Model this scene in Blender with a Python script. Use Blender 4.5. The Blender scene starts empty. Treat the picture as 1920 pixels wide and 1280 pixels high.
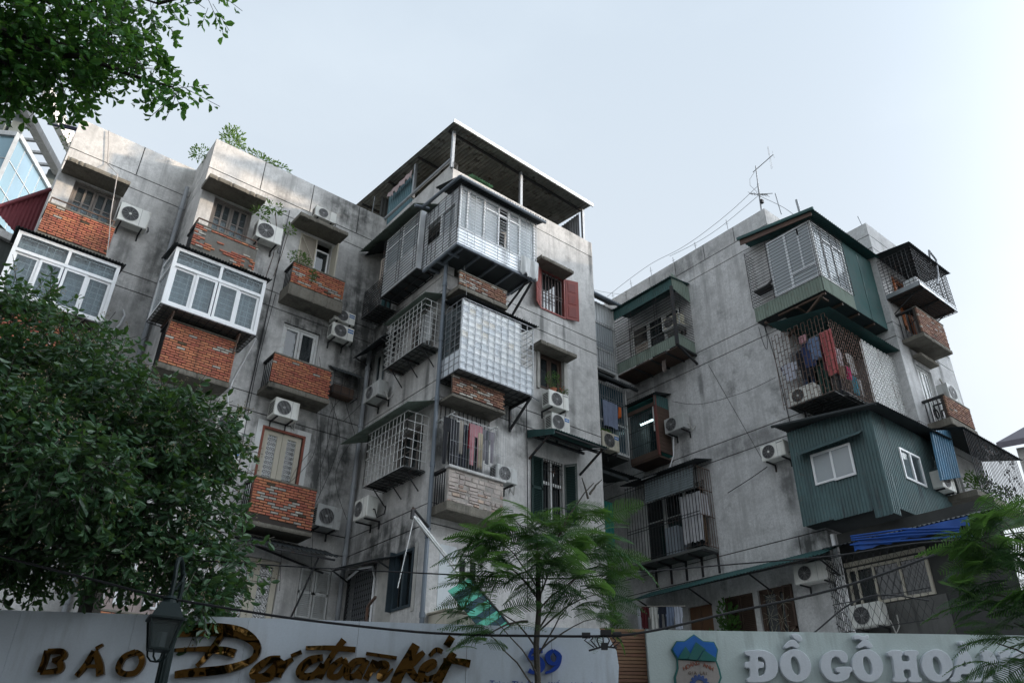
import bpy, bmesh, math, random
from mathutils import Vector, Matrix
R = math.radians
scene = bpy.context.scene
col = scene.collection
random.seed(7)

# ------------------------------------------------------------------ camera
PITCH, ROLL, AZ = R(30.454), R(0.887), R(51.707)
cam_d = bpy.data.cameras.new('camera')
cam = bpy.data.objects.new('camera', cam_d)
col.objects.link(cam)
cam_d.sensor_width = 36.0
cam_d.lens = 1475.85 / 1920 * 36.0
cam_d.clip_start, cam_d.clip_end = 0.05, 3000
_rt = Vector((math.sin(AZ), -math.cos(AZ), 0))
_fw = Vector((math.cos(AZ) * math.cos(PITCH), math.sin(AZ) * math.cos(PITCH), math.sin(PITCH)))
_up = _rt.cross(_fw)
_m = Matrix((_rt, _up, -_fw)).transposed() @ Matrix.Rotation(ROLL, 3, 'Z')
cam.matrix_world = Matrix.Translation((0, 0, 1.6)) @ _m.to_4x4()
scene.camera = cam

# ------------------------------------------------------------------ sky, sun, exposure
SUN_EL = R(13.5)
SUN_DIR = Vector((0.80 * math.cos(SUN_EL), -0.60 * math.cos(SUN_EL), math.sin(SUN_EL)))   # towards the sun
world = bpy.data.worlds.new('World')
scene.world = world
world.use_nodes = True
wn, wl = world.node_tree.nodes, world.node_tree.links
wn.clear()
w_out = wn.new('ShaderNodeOutputWorld')
w_bg = wn.new('ShaderNodeBackground')
w_sky = wn.new('ShaderNodeTexSky')
w_sky.sky_type = 'NISHITA'
w_sky.sun_disc = False
w_sky.sun_elevation = SUN_EL
w_sky.sun_rotation = math.atan2(SUN_DIR.x, SUN_DIR.y)
w_sky.air_density = 1.0
w_sky.dust_density = 1.6
w_sky.ozone_density = 2.0
# thin high haze and a few faint clouds, the same all round the dome
w_tc = wn.new('ShaderNodeTexCoord')
w_map = wn.new('ShaderNodeMapping')
w_map.inputs['Scale'].default_value = (1.0, 1.0, 2.2)
w_ns = wn.new('ShaderNodeTexNoise')
w_ns.inputs['Scale'].default_value = 2.3
w_ns.inputs['Detail'].default_value = 7
w_ns.inputs['Roughness'].default_value = 0.55
# haze: stronger and whiter towards the horizon, plus faint cloud streaks
w_sep = wn.new('ShaderNodeSeparateXYZ')
w_el = wn.new('ShaderNodeMapRange')
w_el.inputs['From Min'].default_value, w_el.inputs['From Max'].default_value = 0.15, 0.95
w_el.inputs['To Min'].default_value, w_el.inputs['To Max'].default_value = 0.97, 0.86
w_rmp = wn.new('ShaderNodeMapRange')
w_rmp.inputs['From Min'].default_value, w_rmp.inputs['From Max'].default_value = 0.45, 0.75
w_rmp.inputs['To Min'].default_value, w_rmp.inputs['To Max'].default_value = 0.0, 0.10
w_add = wn.new('ShaderNodeMath'); w_add.operation = 'ADD'; w_add.use_clamp = True
w_hz = wn.new('ShaderNodeMixRGB')
w_hz.inputs[1].default_value = (3.45, 3.66, 3.88, 1)
w_hz.inputs[2].default_value = (3.05, 3.5, 3.95, 1)
w_e2 = wn.new('ShaderNodeMapRange')
w_e2.inputs['From Min'].default_value, w_e2.inputs['From Max'].default_value = 0.25, 0.85
w_mix = wn.new('ShaderNodeMixRGB')
wl.new(w_tc.outputs['Generated'], w_map.inputs[0])
wl.new(w_map.outputs[0], w_ns.inputs['Vector'])
wl.new(w_tc.outputs['Generated'], w_sep.inputs[0])
wl.new(w_sep.outputs['Z'], w_el.inputs['Value'])
wl.new(w_sep.outputs['Z'], w_e2.inputs['Value'])
wl.new(w_e2.outputs[0], w_hz.inputs[0])
wl.new(w_ns.outputs['Fac'], w_rmp.inputs['Value'])
wl.new(w_el.outputs[0], w_add.inputs[0])
wl.new(w_rmp.outputs[0], w_add.inputs[1])
wl.new(w_add.outputs[0], w_mix.inputs[0])
wl.new(w_sky.outputs[0], w_mix.inputs[1])
wl.new(w_hz.outputs[0], w_mix.inputs[2])
# the haze is brighter on the sun's side of the dome
w_dot = wn.new('ShaderNodeVectorMath'); w_dot.operation = 'DOT_PRODUCT'
w_dot.inputs[1].default_value = tuple(SUN_DIR)
w_lin = wn.new('ShaderNodeMath'); w_lin.operation = 'MULTIPLY_ADD'; w_lin.inputs[1].default_value, w_lin.inputs[2].default_value = 0.01, 0.98
w_mx = wn.new('ShaderNodeMath'); w_mx.operation = 'MAXIMUM'; w_mx.inputs[1].default_value = 0.0
w_pw = wn.new('ShaderNodeMath'); w_pw.operation = 'POWER'; w_pw.inputs[1].default_value = 9.0
w_ma = wn.new('ShaderNodeMath'); w_ma.operation = 'MULTIPLY_ADD'; w_ma.inputs[1].default_value = 12.0
w_vm = wn.new('ShaderNodeVectorMath'); w_vm.operation = 'SCALE'
wl.new(w_tc.outputs['Generated'], w_dot.inputs[0])
wl.new(w_dot.outputs['Value'], w_lin.inputs[0])
wl.new(w_dot.outputs['Value'], w_mx.inputs[0])
wl.new(w_mx.outputs[0], w_pw.inputs[0])
wl.new(w_pw.outputs[0], w_ma.inputs[0])
wl.new(w_lin.outputs[0], w_ma.inputs[2])
wl.new(w_mix.outputs[0], w_vm.inputs[0])
wl.new(w_ma.outputs[0], w_vm.inputs['Scale'])
wl.new(w_vm.outputs[0], w_bg.inputs[0])
w_bg.inputs[1].default_value = 0.11
wl.new(w_bg.outputs[0], w_out.inputs[0])

sun_d = bpy.data.lights.new('sun', 'SUN')
sun = bpy.data.objects.new('sun', sun_d)
col.objects.link(sun)
sun_d.energy = 2.1
sun_d.angle = R(3.0)
sun_d.color = (1.0, 0.80, 0.60)
sun.rotation_euler = (-SUN_DIR).to_track_quat('-Z', 'Y').to_euler()

scene.view_settings.view_transform = 'Standard'
scene.view_settings.look = 'None'
scene.view_settings.exposure = 1.16
scene.view_settings.gamma = 1.0
scene.view_settings.use_curve_mapping = False
scene.cycles.max_bounces = 6
scene.cycles.transparent_max_bounces = 24

# ------------------------------------------------------------------ helpers
def W(x, y, z):
    return (x, y, z)

class Face:
    """a facade plane: u runs along it, d is the distance outwards, z is up"""
    def __init__(s, kind, pos):
        s.kind, s.pos = kind, pos
    def __call__(s, u, d, z):
        return (u, s.pos - d, z) if s.kind == 'front' else (s.pos - d, u, z)
    def lr(s, u0, u1, t):                 # t from the left end as seen from the street
        return u0 + (u1 - u0) * t if s.kind == 'front' else u1 + (u0 - u1) * t
    @property
    def sg(s):
        return 1 if s.kind == 'front' else -1

def front(y): return Face('front', y)
def side(x): return Face('side', x)

_cd = (math.cos(AZ), math.sin(AZ))
_sv = (math.sin(AZ), -math.cos(AZ))
def street(a, D, z):
    """street frame: a along the street, D across it from the far kerb, z up"""
    return (_cd[0] * D + _sv[0] * a, _cd[1] * D + _sv[1] * a, z)

class MB:
    def __init__(s, T=W):
        s.v, s.f, s.m, s.T, s.mi = [], [], [], T, 0
    def add(s, vs, fs, world=False):
        o = len(s.v)
        s.v += [Vector(p) if world else Vector(s.T(*p)) for p in vs]
        s.f += [tuple(i + o for i in f) for f in fs]
        s.m += [s.mi] * len(fs)
    def box(s, a0, a1, b0, b1, c0, c1):
        s.add([(a, b, c) for a in (a0, a1) for b in (b0, b1) for c in (c0, c1)],
              [(0, 1, 3, 2), (4, 6, 7, 5), (0, 4, 5, 1), (2, 3, 7, 6), (0, 2, 6, 4), (1, 5, 7, 3)])
    def poly(s, pts): s.add(pts, [tuple(range(len(pts)))])
    def prism(s, pts, off):
        n = len(pts)
        q = [tuple(p[i] + off[i] for i in range(3)) for p in pts]
        s.add(list(pts) + q, [tuple(range(n)), tuple(range(2 * n - 1, n - 1, -1))] + [(i, (i + 1) % n, n + (i + 1) % n, n + i) for i in range(n)])
    def tube(s, pts, r, n=6, cap=True):
        P = [Vector(s.T(*p)) for p in pts]
        rr = r if isinstance(r, (list, tuple)) else [r] * len(P)
        vs, fs = [], []
        t = (P[1] - P[0]).normalized()
        ref = Vector((0, 0, 1)) if abs(t.z) < .9 else Vector((1, 0, 0))
        nrm = t.cross(ref).normalized()
        for i, p in enumerate(P):
            if i == 0: t = P[1] - P[0]
            elif i == len(P) - 1: t = P[-1] - P[-2]
            else: t = (P[i + 1] - P[i]).normalized() + (P[i] - P[i - 1]).normalized()
            if t.length < 1e-9: t = Vector((0, 0, 1))
            t.normalize()
            nrm = (nrm - t * nrm.dot(t))
            if nrm.length < 1e-6: nrm = t.orthogonal()
            nrm.normalize()
            b = t.cross(nrm)
            for k in range(n):
                a = 2 * math.pi * (k + .5) / n
                vs.append(p + (nrm * math.cos(a) + b * math.sin(a)) * rr[i])
        for i in range(len(P) - 1):
            for k in range(n):
                fs.append((i * n + k, i * n + (k + 1) % n, (i + 1) * n + (k + 1) % n, (i + 1) * n + k))
        if cap:
            fs.append(tuple(range(n - 1, -1, -1)))
            fs.append(tuple(range((len(P) - 1) * n, len(P) * n)))
        s.add(vs, fs, True)
    def bar(s, p, q, w): s.tube([p, q], w * .7071, 4)
    def disc(s, u, d, z, r, n=24, th=.004):
        a = [(u + r * math.cos(2 * math.pi * i / n), d, z + r * math.sin(2 * math.pi * i / n)) for i in range(n)]
        s.prism(a, (0, -th, 0))
    def ring(s, u, d, z, r, w, n=24):
        pts = [(u + r * math.cos(2 * math.pi * i / n), d, z + r * math.sin(2 * math.pi * i / n)) for i in range(n + 1)]
        s.tube(pts, w, 4, False)
    def corr(s, p0, pu, pv, wave=.09, amp=.014, nv=1, sag=0.0, kind='sin', jag=0.0):
        """corrugated sheet: p0 corner, pu the far corner across the ridges, pv the far corner along them"""
        A, B, Cc = Vector(s.T(*p0)), Vector(s.T(*pu)), Vector(s.T(*pv))
        U, V = B - A, Cc - A
        N = U.cross(V).normalized()
        per = [0, .25, .5, .75] if kind == 'sin' else [0, .18, .32, .68, .82]
        hs = [0, 1, 0, -1] if kind == 'sin' else [-1, -1, 1, 1, -1]
        n = max(2, round(U.length / wave))
        cols = [((i + t) / n, h) for i in range(n) for t, h in zip(per, hs)] + [(1.0, hs[0])]
        vs, fs = [], []
        rj = random.Random(int(U.length * 977))
        jj = 0
        for ci, (t, h) in enumerate(cols):
            if ci % (len(per) * 9) == 0: jj = rj.uniform(0, jag)
            for k in range(nv + 1):
                w = k / nv
                e = jj * w
                vs.append(A + U * t + V * w + V.normalized() * e + N * (h * amp - sag * math.sin(w * math.pi)))
        for i in range(len(cols) - 1):
            for k in range(nv):
                a = i * (nv + 1) + k
                fs.append((a, a + 1, a + nv + 2, a + nv + 1))
        s.add(vs, fs, True)
    def build(s, name, mats, parent=None, bevel=0, smooth=False, loc=None, recalc=True):
        me = bpy.data.meshes.new(name)
        o = bpy.data.objects.new(name, me)
        base = Vector(loc) if loc is not None else Vector((0, 0, 0))
        off = base.copy()
        p = parent
        while p is not None:
            off += p.location
            p = p.parent
        me.from_pydata([v - off for v in s.v], [], s.f)
        for m in (mats if isinstance(mats, (list, tuple)) else [mats]): me.materials.append(m)
        if any(s.m): me.polygons.foreach_set('material_index', s.m)
        if recalc or bevel:
            bm = bmesh.new(); bm.from_mesh(me)
            bmesh.ops.recalc_face_normals(bm, faces=bm.faces)
            if bevel:
                bmesh.ops.bevel(bm, geom=list(bm.edges), offset=bevel, segments=1, affect='EDGES', clamp_overlap=True)
            bm.to_mesh(me); bm.free()
        if smooth: me.polygons.foreach_set('use_smooth', [True] * len(me.polygons))
        me.update()
        col.objects.link(o)
        o.location = base
        if parent is not None: o.parent = parent
        return o

def tag(o, label=None, cat=None, group=None, kind=None):
    if label: o['label'] = label
    if cat: o['category'] = cat
    if group: o['group'] = group
    if kind: o['kind'] = kind
    return o

def thing(name, label, cat, loc, group=None, kind=None):
    o = bpy.data.objects.new(name, None)
    o.empty_display_size = .2
    col.objects.link(o)
    o.location = loc
    return tag(o, label, cat, group, kind)

# ------------------------------------------------------------------ materials
def nodes(name):
    m = bpy.data.materials.new(name)
    m.use_nodes = True
    nt = m.node_tree
    nt.nodes.clear()
    out = nt.nodes.new('ShaderNodeOutputMaterial')
    b = nt.nodes.new('ShaderNodeBsdfPrincipled')
    nt.links.new(b.outputs[0], out.inputs[0])
    return m, nt, b, out

def nz(nt, vec, scale, detail=4, rough=.55, mul=None, loc=None):
    if mul or loc:
        mp = nt.nodes.new('ShaderNodeMapping')
        if mul: mp.inputs['Scale'].default_value = mul
        if loc: mp.inputs['Location'].default_value = loc
        nt.links.new(vec, mp.inputs[0]); vec = mp.outputs[0]
    n = nt.nodes.new('ShaderNodeTexNoise')
    n.inputs['Scale'].default_value = scale
    n.inputs['Detail'].default_value = detail
    n.inputs['Roughness'].default_value = rough
    nt.links.new(vec, n.inputs['Vector'])
    return n.outputs['Fac']

def mrange(nt, v, a, b, c=0, d=1):
    n = nt.nodes.new('ShaderNodeMapRange')
    n.inputs['From Min'].default_value, n.inputs['From Max'].default_value = a, b
    n.inputs['To Min'].default_value, n.inputs['To Max'].default_value = c, d
    nt.links.new(v, n.inputs['Value'])
    return n.outputs[0]

def math_(nt, op, a, b):
    n = nt.nodes.new('ShaderNodeMath'); n.operation = op
    for i, x in enumerate((a, b)):
        if isinstance(x, (int, float)): n.inputs[i].default_value = x
        else: nt.links.new(x, n.inputs[i])
    return n.outputs[0]

def mixc(nt, fac, c1, c2, mode='MIX'):
    n = nt.nodes.new('ShaderNodeMixRGB'); n.blend_type = mode
    for i, x in enumerate((fac, c1, c2)):
        if isinstance(x, (int, float)): n.inputs[i].default_value = x
        elif isinstance(x, (tuple, list)): n.inputs[i].default_value = (*x[:3], 1)
        else: nt.links.new(x, n.inputs[i])
    return n.outputs[0]

def bump(nt, b, h, strength=.3, dist=.01):
    n = nt.nodes.new('ShaderNodeBump')
    n.inputs['Strength'].default_value = strength
    n.inputs['Distance'].default_value = dist
    nt.links.new(h, n.inputs['Height'])
    nt.links.new(n.outputs[0], b.inputs['Normal'])

MATS = {}
def M(name, c, rough=.7, metal=0, var=.18, dirt=.3, dirtc=(.05, .05, .048), bmp=.15, scale=2.0, rnd=0.0, spec=.4, rust=0):
    if name in MATS: return MATS[name]
    m, nt, b, out = nodes(name)
    geo = nt.nodes.new('ShaderNodeNewGeometry').outputs['Position']
    n1 = nz(nt, geo, scale, 5)
    n2 = nz(nt, geo, 5, 4, .6, (1, 1, .12))
    n3 = nz(nt, geo, 55, 3)
    lo = tuple(x * (1 - var) for x in c); hi = tuple(min(1, x * (1 + var)) for x in c)
    cc = mixc(nt, mrange(nt, n1, .3, .7), lo, hi)
    cc = mixc(nt, mrange(nt, n3, .35, .65, 0, .25), cc, tuple(x * .75 for x in c))
    if dirt:
        f = math_(nt, 'MULTIPLY', mrange(nt, n2, .50, .72), mrange(nt, n1, .35, .62))
        cc = mixc(nt, math_(nt, 'MULTIPLY', f, dirt * 1.6), cc, dirtc)
    if rust:
        f = mrange(nt, nz(nt, geo, 7, 6, .7, None, (3, 1, 9)), .56, .66)
        cc = mixc(nt, math_(nt, 'MULTIPLY', f, rust), cc, (.16, .065, .03))
    if rnd:
        oi = nt.nodes.new('ShaderNodeObjectInfo')
        hsv = nt.nodes.new('ShaderNodeHueSaturation')
        nt.links.new(mrange(nt, oi.outputs['Random'], 0, 1, 1 - rnd, 1 + rnd), hsv.inputs['Value'])
        nt.links.new(mrange(nt, oi.outputs['Random'], 0, 1, .488, .512), hsv.inputs['Hue'])
        nt.links.new(cc, hsv.inputs['Color']); cc = hsv.outputs[0]
    nt.links.new(cc, b.inputs['Base Color'])
    b.inputs['Metallic'].default_value = metal
    nt.links.new(mrange(nt, n1, .3, .7, max(.05, rough - .12), min(1, rough + .12)), b.inputs['Roughness'])
    b.inputs['Specular IOR Level'].default_value = spec
    if bmp: bump(nt, b, n3, bmp, .01)
    MATS[name] = m
    return m

def ellipsoid_mask(nt, geo, c, r, soft=.55):
    s = nt.nodes.new('ShaderNodeVectorMath'); s.operation = 'SUBTRACT'
    nt.links.new(geo, s.inputs[0]); s.inputs[1].default_value = c
    k = nt.nodes.new('ShaderNodeVectorMath'); k.operation = 'MULTIPLY'
    nt.links.new(s.outputs[0], k.inputs[0]); k.inputs[1].default_value = (1 / r[0], 1 / r[1], 1 / r[2])
    l = nt.nodes.new('ShaderNodeVectorMath'); l.operation = 'LENGTH'
    nt.links.new(k.outputs[0], l.inputs[0])
    return mrange(nt, l.outputs['Value'], 1, 1 - soft)

def concrete(name, c, mould=(), amount=.5, streak=.5, pebble=.5, warm=None):
    m, nt, b, out = nodes(name)
    geo = nt.nodes.new('ShaderNodeNewGeometry').outputs['Position']
    big = nz(nt, geo, .55, 6, .6)
    mid = nz(nt, geo, 2.6, 7, .62)
    fine = nz(nt, geo, 34, 5, .75)
    grain = nz(nt, geo, 13, 5, .75, None, (2, 7, 1))
    vert = nz(nt, geo, 3.2, 6, .62, (1, 1, .10))
    vert2 = nz(nt, geo, 9, 4, .6, (1, 1, .07))
    vert3 = nz(nt, geo, 16, 5, .7, (1, 1, .05), (4, 4, 0))
    spots = nz(nt, geo, 1.1, 9, .68, None, (5, 2, 8))
    cc = mixc(nt, mrange(nt, big, .3, .7), tuple(x * .88 for x in c), tuple(min(1, x * 1.10) for x in c))
    cc = mixc(nt, mrange(nt, mid, .44, .70, 0, .75), cc, tuple(x * .58 for x in c))
    cc = mixc(nt, mrange(nt, mid, .36, .22, 0, .2), cc, (c[0] * 1.22, c[1] * 1.17, c[2] * 1.08))
    cc = mixc(nt, math_(nt, 'MULTIPLY', mrange(nt, vert, .52, .70), streak), cc, tuple(x * .42 for x in c))
    cc = mixc(nt, math_(nt, 'MULTIPLY', mrange(nt, vert2, .60, .72), streak * .55), cc, tuple(min(1, x * 1.25) for x in c))
    cc = mixc(nt, math_(nt, 'MULTIPLY', math_(nt, 'MULTIPLY', mrange(nt, vert3, .52, .68), mrange(nt, big, .40, .60)), streak * .9), cc, tuple(x * .50 for x in c))
    cc = mixc(nt, mrange(nt, fine, .44, .66, 0, pebble), cc, tuple(x * .62 for x in c))
    cc = mixc(nt, mrange(nt, grain, .50, .70, 0, pebble * .9), cc, tuple(x * .55 for x in c))
    cc = mixc(nt, mrange(nt, grain, .44, .30, 0, pebble * .5), cc, tuple(min(1, x * 1.18) for x in c))
    sp = math_(nt, 'MULTIPLY', mrange(nt, spots, .58, .74), amount)
    tot = sp
    for ent in mould:
        p, r = ent[:2]; st_ = ent[2] if len(ent) > 2 else .84
        k = ellipsoid_mask(nt, geo, p, r)
        k = math_(nt, 'MULTIPLY', k, mrange(nt, math_(nt, 'ADD', math_(nt, 'MULTIPLY', vert, .55), math_(nt, 'MULTIPLY', mid, .45)), .34, .55))
        tot = math_(nt, 'MAXIMUM', tot, math_(nt, 'MULTIPLY', k, st_))
    cc = mixc(nt, tot, cc, (.030, .034, .033))
    nt.links.new(cc, b.inputs['Base Color'])
    b.inputs['Roughness'].default_value = .93
    b.inputs['Specular IOR Level'].default_value = .15
    h = math_(nt, 'ADD', math_(nt, 'MULTIPLY', fine, .6), math_(nt, 'MULTIPLY', mid, 1.0))
    bump(nt, b, h, .45, .012)
    MATS[name] = m
    return m

def glassy(name, tint=(.10, .13, .14), see=.45, rough=.04):
    """window pane: part mirror, part see-through"""
    m = bpy.data.materials.new(name); m.use_nodes = True
    nt = m.node_tree; nt.nodes.clear()
    out = nt.nodes.new('ShaderNodeOutputMaterial')
    tr = nt.nodes.new('ShaderNodeBsdfTransparent'); tr.inputs[0].default_value = (.78, .84, .86, 1)
    pb = nt.nodes.new('ShaderNodeBsdfPrincipled')
    pb.inputs['Base Color'].default_value = (*tint, 1)
    pb.inputs['Roughness'].default_value = rough
    pb.inputs['Specular IOR Level'].default_value = .8
    geo = nt.nodes.new('ShaderNodeNewGeometry').outputs['Position']
    bump(nt, pb, nz(nt, geo, 1.7, 2), .05, .05)
    mx = nt.nodes.new('ShaderNodeMixShader')
    mx.inputs[0].default_value = 1 - see
    nt.links.new(tr.outputs[0], mx.inputs[1]); nt.links.new(pb.outputs[0], mx.inputs[2])
    nt.links.new(mx.outputs[0], out.inputs[0])
    MATS[name] = m
    return m

def leafmat(name, c, c2, trans=.35, rough=.45, byobj=False):
    m = bpy.data.materials.new(name); m.use_nodes = True
    nt = m.node_tree; nt.nodes.clear()
    out = nt.nodes.new('ShaderNodeOutputMaterial')
    geo = nt.nodes.new('ShaderNodeNewGeometry')
    rnd = geo.outputs['Random Per Island']
    if byobj: rnd = nt.nodes.new('ShaderNodeObjectInfo').outputs['Random']
    cc = mixc(nt, rnd, c, c2)
    cc = mixc(nt, mrange(nt, nz(nt, geo.outputs['Position'], .9, 3), .35, .65, 0, .5), cc, tuple(x * .6 for x in c))
    pb = nt.nodes.new('ShaderNodeBsdfPrincipled')
    nt.links.new(cc, pb.inputs['Base Color'])
    pb.inputs['Roughness'].default_value = rough
    pb.inputs['Specular IOR Level'].default_value = .35
    tl = nt.nodes.new('ShaderNodeBsdfTranslucent')
    nt.links.new(mixc(nt, .5, cc, (.16, .30, .03)), tl.inputs[0])
    mx = nt.nodes.new('ShaderNodeMixShader'); mx.inputs[0].default_value = trans
    nt.links.new(pb.outputs[0], mx.inputs[1]); nt.links.new(tl.outputs[0], mx.inputs[2])
    nt.links.new(mx.outputs[0], out.inputs[0])
    MATS[name] = m
    return m

MOULD = [((8.6, 18.05, 13.2), (1.1, .8, 3.6)), ((8.3, 18.1, 9.3), (1.0, .6, 2.4)), ((3.35, 19.6, 14.2), (.6, .9, 3.0), .7), ((7.9, 18.1, 17.3), (1.2, .5, .8)),
         ((9.05, 17.2, 12.8), (.4, 1.3, 2.0)), ((5.75, 18.1, 12.4), (.38, .4, 1.7)), ((9.05, 16.2, 6.9), (.5, 2.0, .8)), ((9.05, 15.1, 6.7), (.4, .5, .7)),
         ((17.4, 14.6, 13.3), (.5, 2.5, .9), .45), ((17.4, 12.8, 16.9), (.4, 2.0, .5), .45), ((11.4, 14.36, 10.0), (.9, .3, .5)), ((17.4, 11.6, 10.2), (.4, 1.6, .45), .45), ((17.4, 10.0, 7.0), (.4, 1.0, .8)),
         ((7.2, 18.1, 12.9), (1.3, .5, .5)), ((6.9, 18.1, 9.9), (1.2, .4, .4)), ((13.3, 14.36, 10.6), (.6, .3, 1.0), .45), ((9.3, 14.36, 9.0), (.45, .4, 1.0)),
         # runs below slab ends, sills and units
         ((6.12, 18.1, 9.9), (.10, .25, .9), .7), ((7.74, 18.1, 9.8), (.12, .25, 1.0), .7), ((5.06, 18.1, 9.6), (.10, .25, .8), .6), ((1.95, 19.75, 14.2), (.10, .25, .9), .6), ((2.3, 19.75, 14.1), (.35, .25, .8), .5), ((5.4, 18.1, 14.2), (.30, .25, .7), .5),
         ((10.9, 14.36, 9.0), (.16, .25, 1.1), .6), ((12.4, 14.36, 13.3), (.10, .25, .7), .55), ((13.25, 14.36, 13.3), (.08, .25, .6), .55), ((14.45, 14.36, 16.6), (.10, .3, 1.2), .6), ((10.95, 14.36, 7.4), (.3, .25, .8), .55), ((9.05, 14.9, 10.6), (.3, .12, .8), .6), ((9.05, 16.0, 10.7), (.3, .12, .7), .6), ((9.05, 15.3, 7.6), (.3, .15, .7), .6),
         ((17.4, 13.7, 10.6), (.3, .28, .8), .6), ((17.4, 10.6, 8.7), (.3, .30, .9), .6), ((17.4, 12.9, 12.6), (.3, .12, 1.0), .5), ((17.4, 12.95, 6.9), (.3, .12, .8), .6), ((20.9, 8.15, 12.5), (.12, .3, 1.0), .6), ((22.6, 8.15, 12.6), (.14, .3, 1.2), .6)]
CONC = concrete('weathered_concrete', (.64, .63, .615), MOULD, .6, .7, .5)
CONC2 = concrete('grey_render', (.66, .66, .66), [m for m in MOULD if m[0][0] > 10], .6, .6, .7)
SLAB = concrete('stained_slab', (.21, .195, .165), [], 1.0, .8, .7)
PLAST = concrete('pale_plaster', (.50, .49, .46), [], .2, .25, .15)
DKMORT = M('dark_joint_mortar', (.055, .045, .04), .95, 0, .2, 0)
MORTAR = concrete('old_mortar', (.20, .19, .17), [], .8, .4, .5)
GROOVE = M('dark_joint_filler', (.035, .034, .033), .95, 0, .2, 0)  # dark filler in the recessed wall joints
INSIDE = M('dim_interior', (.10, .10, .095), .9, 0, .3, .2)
BRICK = M('red_brick', (.47, .175, .105), .9, 0, .18, .45, (.10, .06, .05), .5, 3, .16)
BRICKP = M('worn_pale_brick', (.40, .37, .33), .9, 0, .2, .4, (.12, .11, .1), .4, 6, .15)
BRICKO = M('old_brown_brick', (.28, .15, .105), .9, 0, .25, .5, (.06, .05, .045), .4, 6, .25)
BRICKD = M('dark_brick', (.10, .075, .05), .9, 0, .25, .4, (.03, .03, .03), .4, 6, .2)
WHITE = M('white_pvc', (.84, .85, .86), .45, 0, .05, .12, (.25, .25, .24), .03)
WPAINT = M('white_painted_steel', (.66, .67, .66), .5, 0, .1, .45, (.16, .14, .12), .08, 2, 0, .4, .35)
ACW = M('air_conditioner_white', (.74, .74, .70), .5, 0, .06, .5, (.24, .21, .16), .05, 3, .18, .4, .12)
ACW2 = M('yellowed_casing', (.62, .58, .47), .55, 0, .1, .6, (.2, .17, .12), .05, 3, .12, .4, .25)
ACW3 = M('dull_grey_casing', (.50, .51, .50), .55, 0, .1, .6, (.18, .17, .15), .05, 3, .12, .4, .2)
ACG = M('fan_guard_grey', (.30, .30, .30), .5, 0, .1, .2)
BLACK = M('black_plastic', (.016, .016, .018), .6, 0, .2, 0)
GALV = M('galvanised_steel', (.33, .345, .36), .5, .55, .15, .4, (.10, .10, .10), .05)
ALU = M('aluminium_sheet', (.70, .72, .74), .42, .35, .12, .35, (.18, .18, .18), .05)
IRON = M('dark_iron', (.035, .037, .04), .7, .1, .25, .3, (.02, .02, .02), .1, 3, 0, .4, .4)
RUSTY = M('rusty_iron', (.15, .105, .085), .85, .15, .3, .4, (.04, .03, .03), .2, 4, 0, .3, .8)
GREENC = M('green_corrugated', (.035, .098, .095), .6, .1, .2, .35, (.03, .035, .035), .05, 1.5, 0, .4, .12)
GREENF = M('faded_green_corrugated', (.20, .25, .21), .7, .1, .2, .5, (.06, .065, .05), .05, 1.5, 0, .4, .25)
SLATE = M('slate_blue_corrugated', (.095, .155, .16), .6, .1, .25, .6, (.06, .075, .08), .05, 1.2, 0, .4, .22)
DKROOF = M('dark_corrugated_roof', (.045, .052, .055), .75, .1, .25, .4, (.02, .02, .02), .1)
BLUEC = M('blue_corrugated', (.06, .16, .25), .6, .1, .35, .3, (.06, .09, .11), .05, 1.4)
MAROON = M('maroon_corrugated', (.165, .035, .045), .6, .1, .15, .3, (.05, .02, .02), .05)
WSHEET = M('white_corrugated', (.55, .57, .58), .55, .1, .12, .45, (.2, .2, .19), .05)
DGLASS = glassy('dark_window_glass', (.022, .028, .03), .10)
GLASS = glassy('clear_window_glass', (.16, .18, .19), .74)
FROST = glassy('pale_window_glass', (.62, .65, .67), .5, .12)
BOXGL = glassy('box_window_glass', (.30, .32, .33), .80)
CURTAIN = M('pale_curtain', (.80, .82, .84), .9, 0, .12, .1)
DARKBLUE = M('blue_curtain', (.03, .035, .12), .9, 0, .2, 0)
WOODG = M('grey_weathered_wood', (.20, .18, .165), .85, 0, .2, .4)
WOODB = M('brown_wood', (.085, .055, .042), .8, 0, .3, .4)
REDSH = M('terracotta_painted_wood', (.27, .072, .062), .65, 0, .08, .2, (.12, .05, .04), .05)
GREENSH = M('dark_green_painted_wood', (.012, .034, .031), .65, 0, .2, .2)
DKBLUE = M('dark_blue_grey_wood', (.035, .055, .068), .6, 0, .2, .2)
CREAM = M('cream_paint', (.56, .52, .43), .7, 0, .08, .3)
PIPE = M('grey_pvc_pipe', (.34, .36, .385), .5, 0, .08, .4)
PIPEB = M('blue_grey_downpipe', (.17, .20, .235), .5, .1, .12, .35)
CABLE = M('black_cable', (.012, .012, .014), .6, 0, .1, 0)
GCABLE = M('grey_cable', (.20, .20, .20), .7, 0, .1, 0)
LABEL = M('blue_label', (.04, .16, .42), .5, 0, .05, 0)
TERRA = M('terracotta_pot', (.36, .14, .08), .85, 0, .15, .3)

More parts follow.
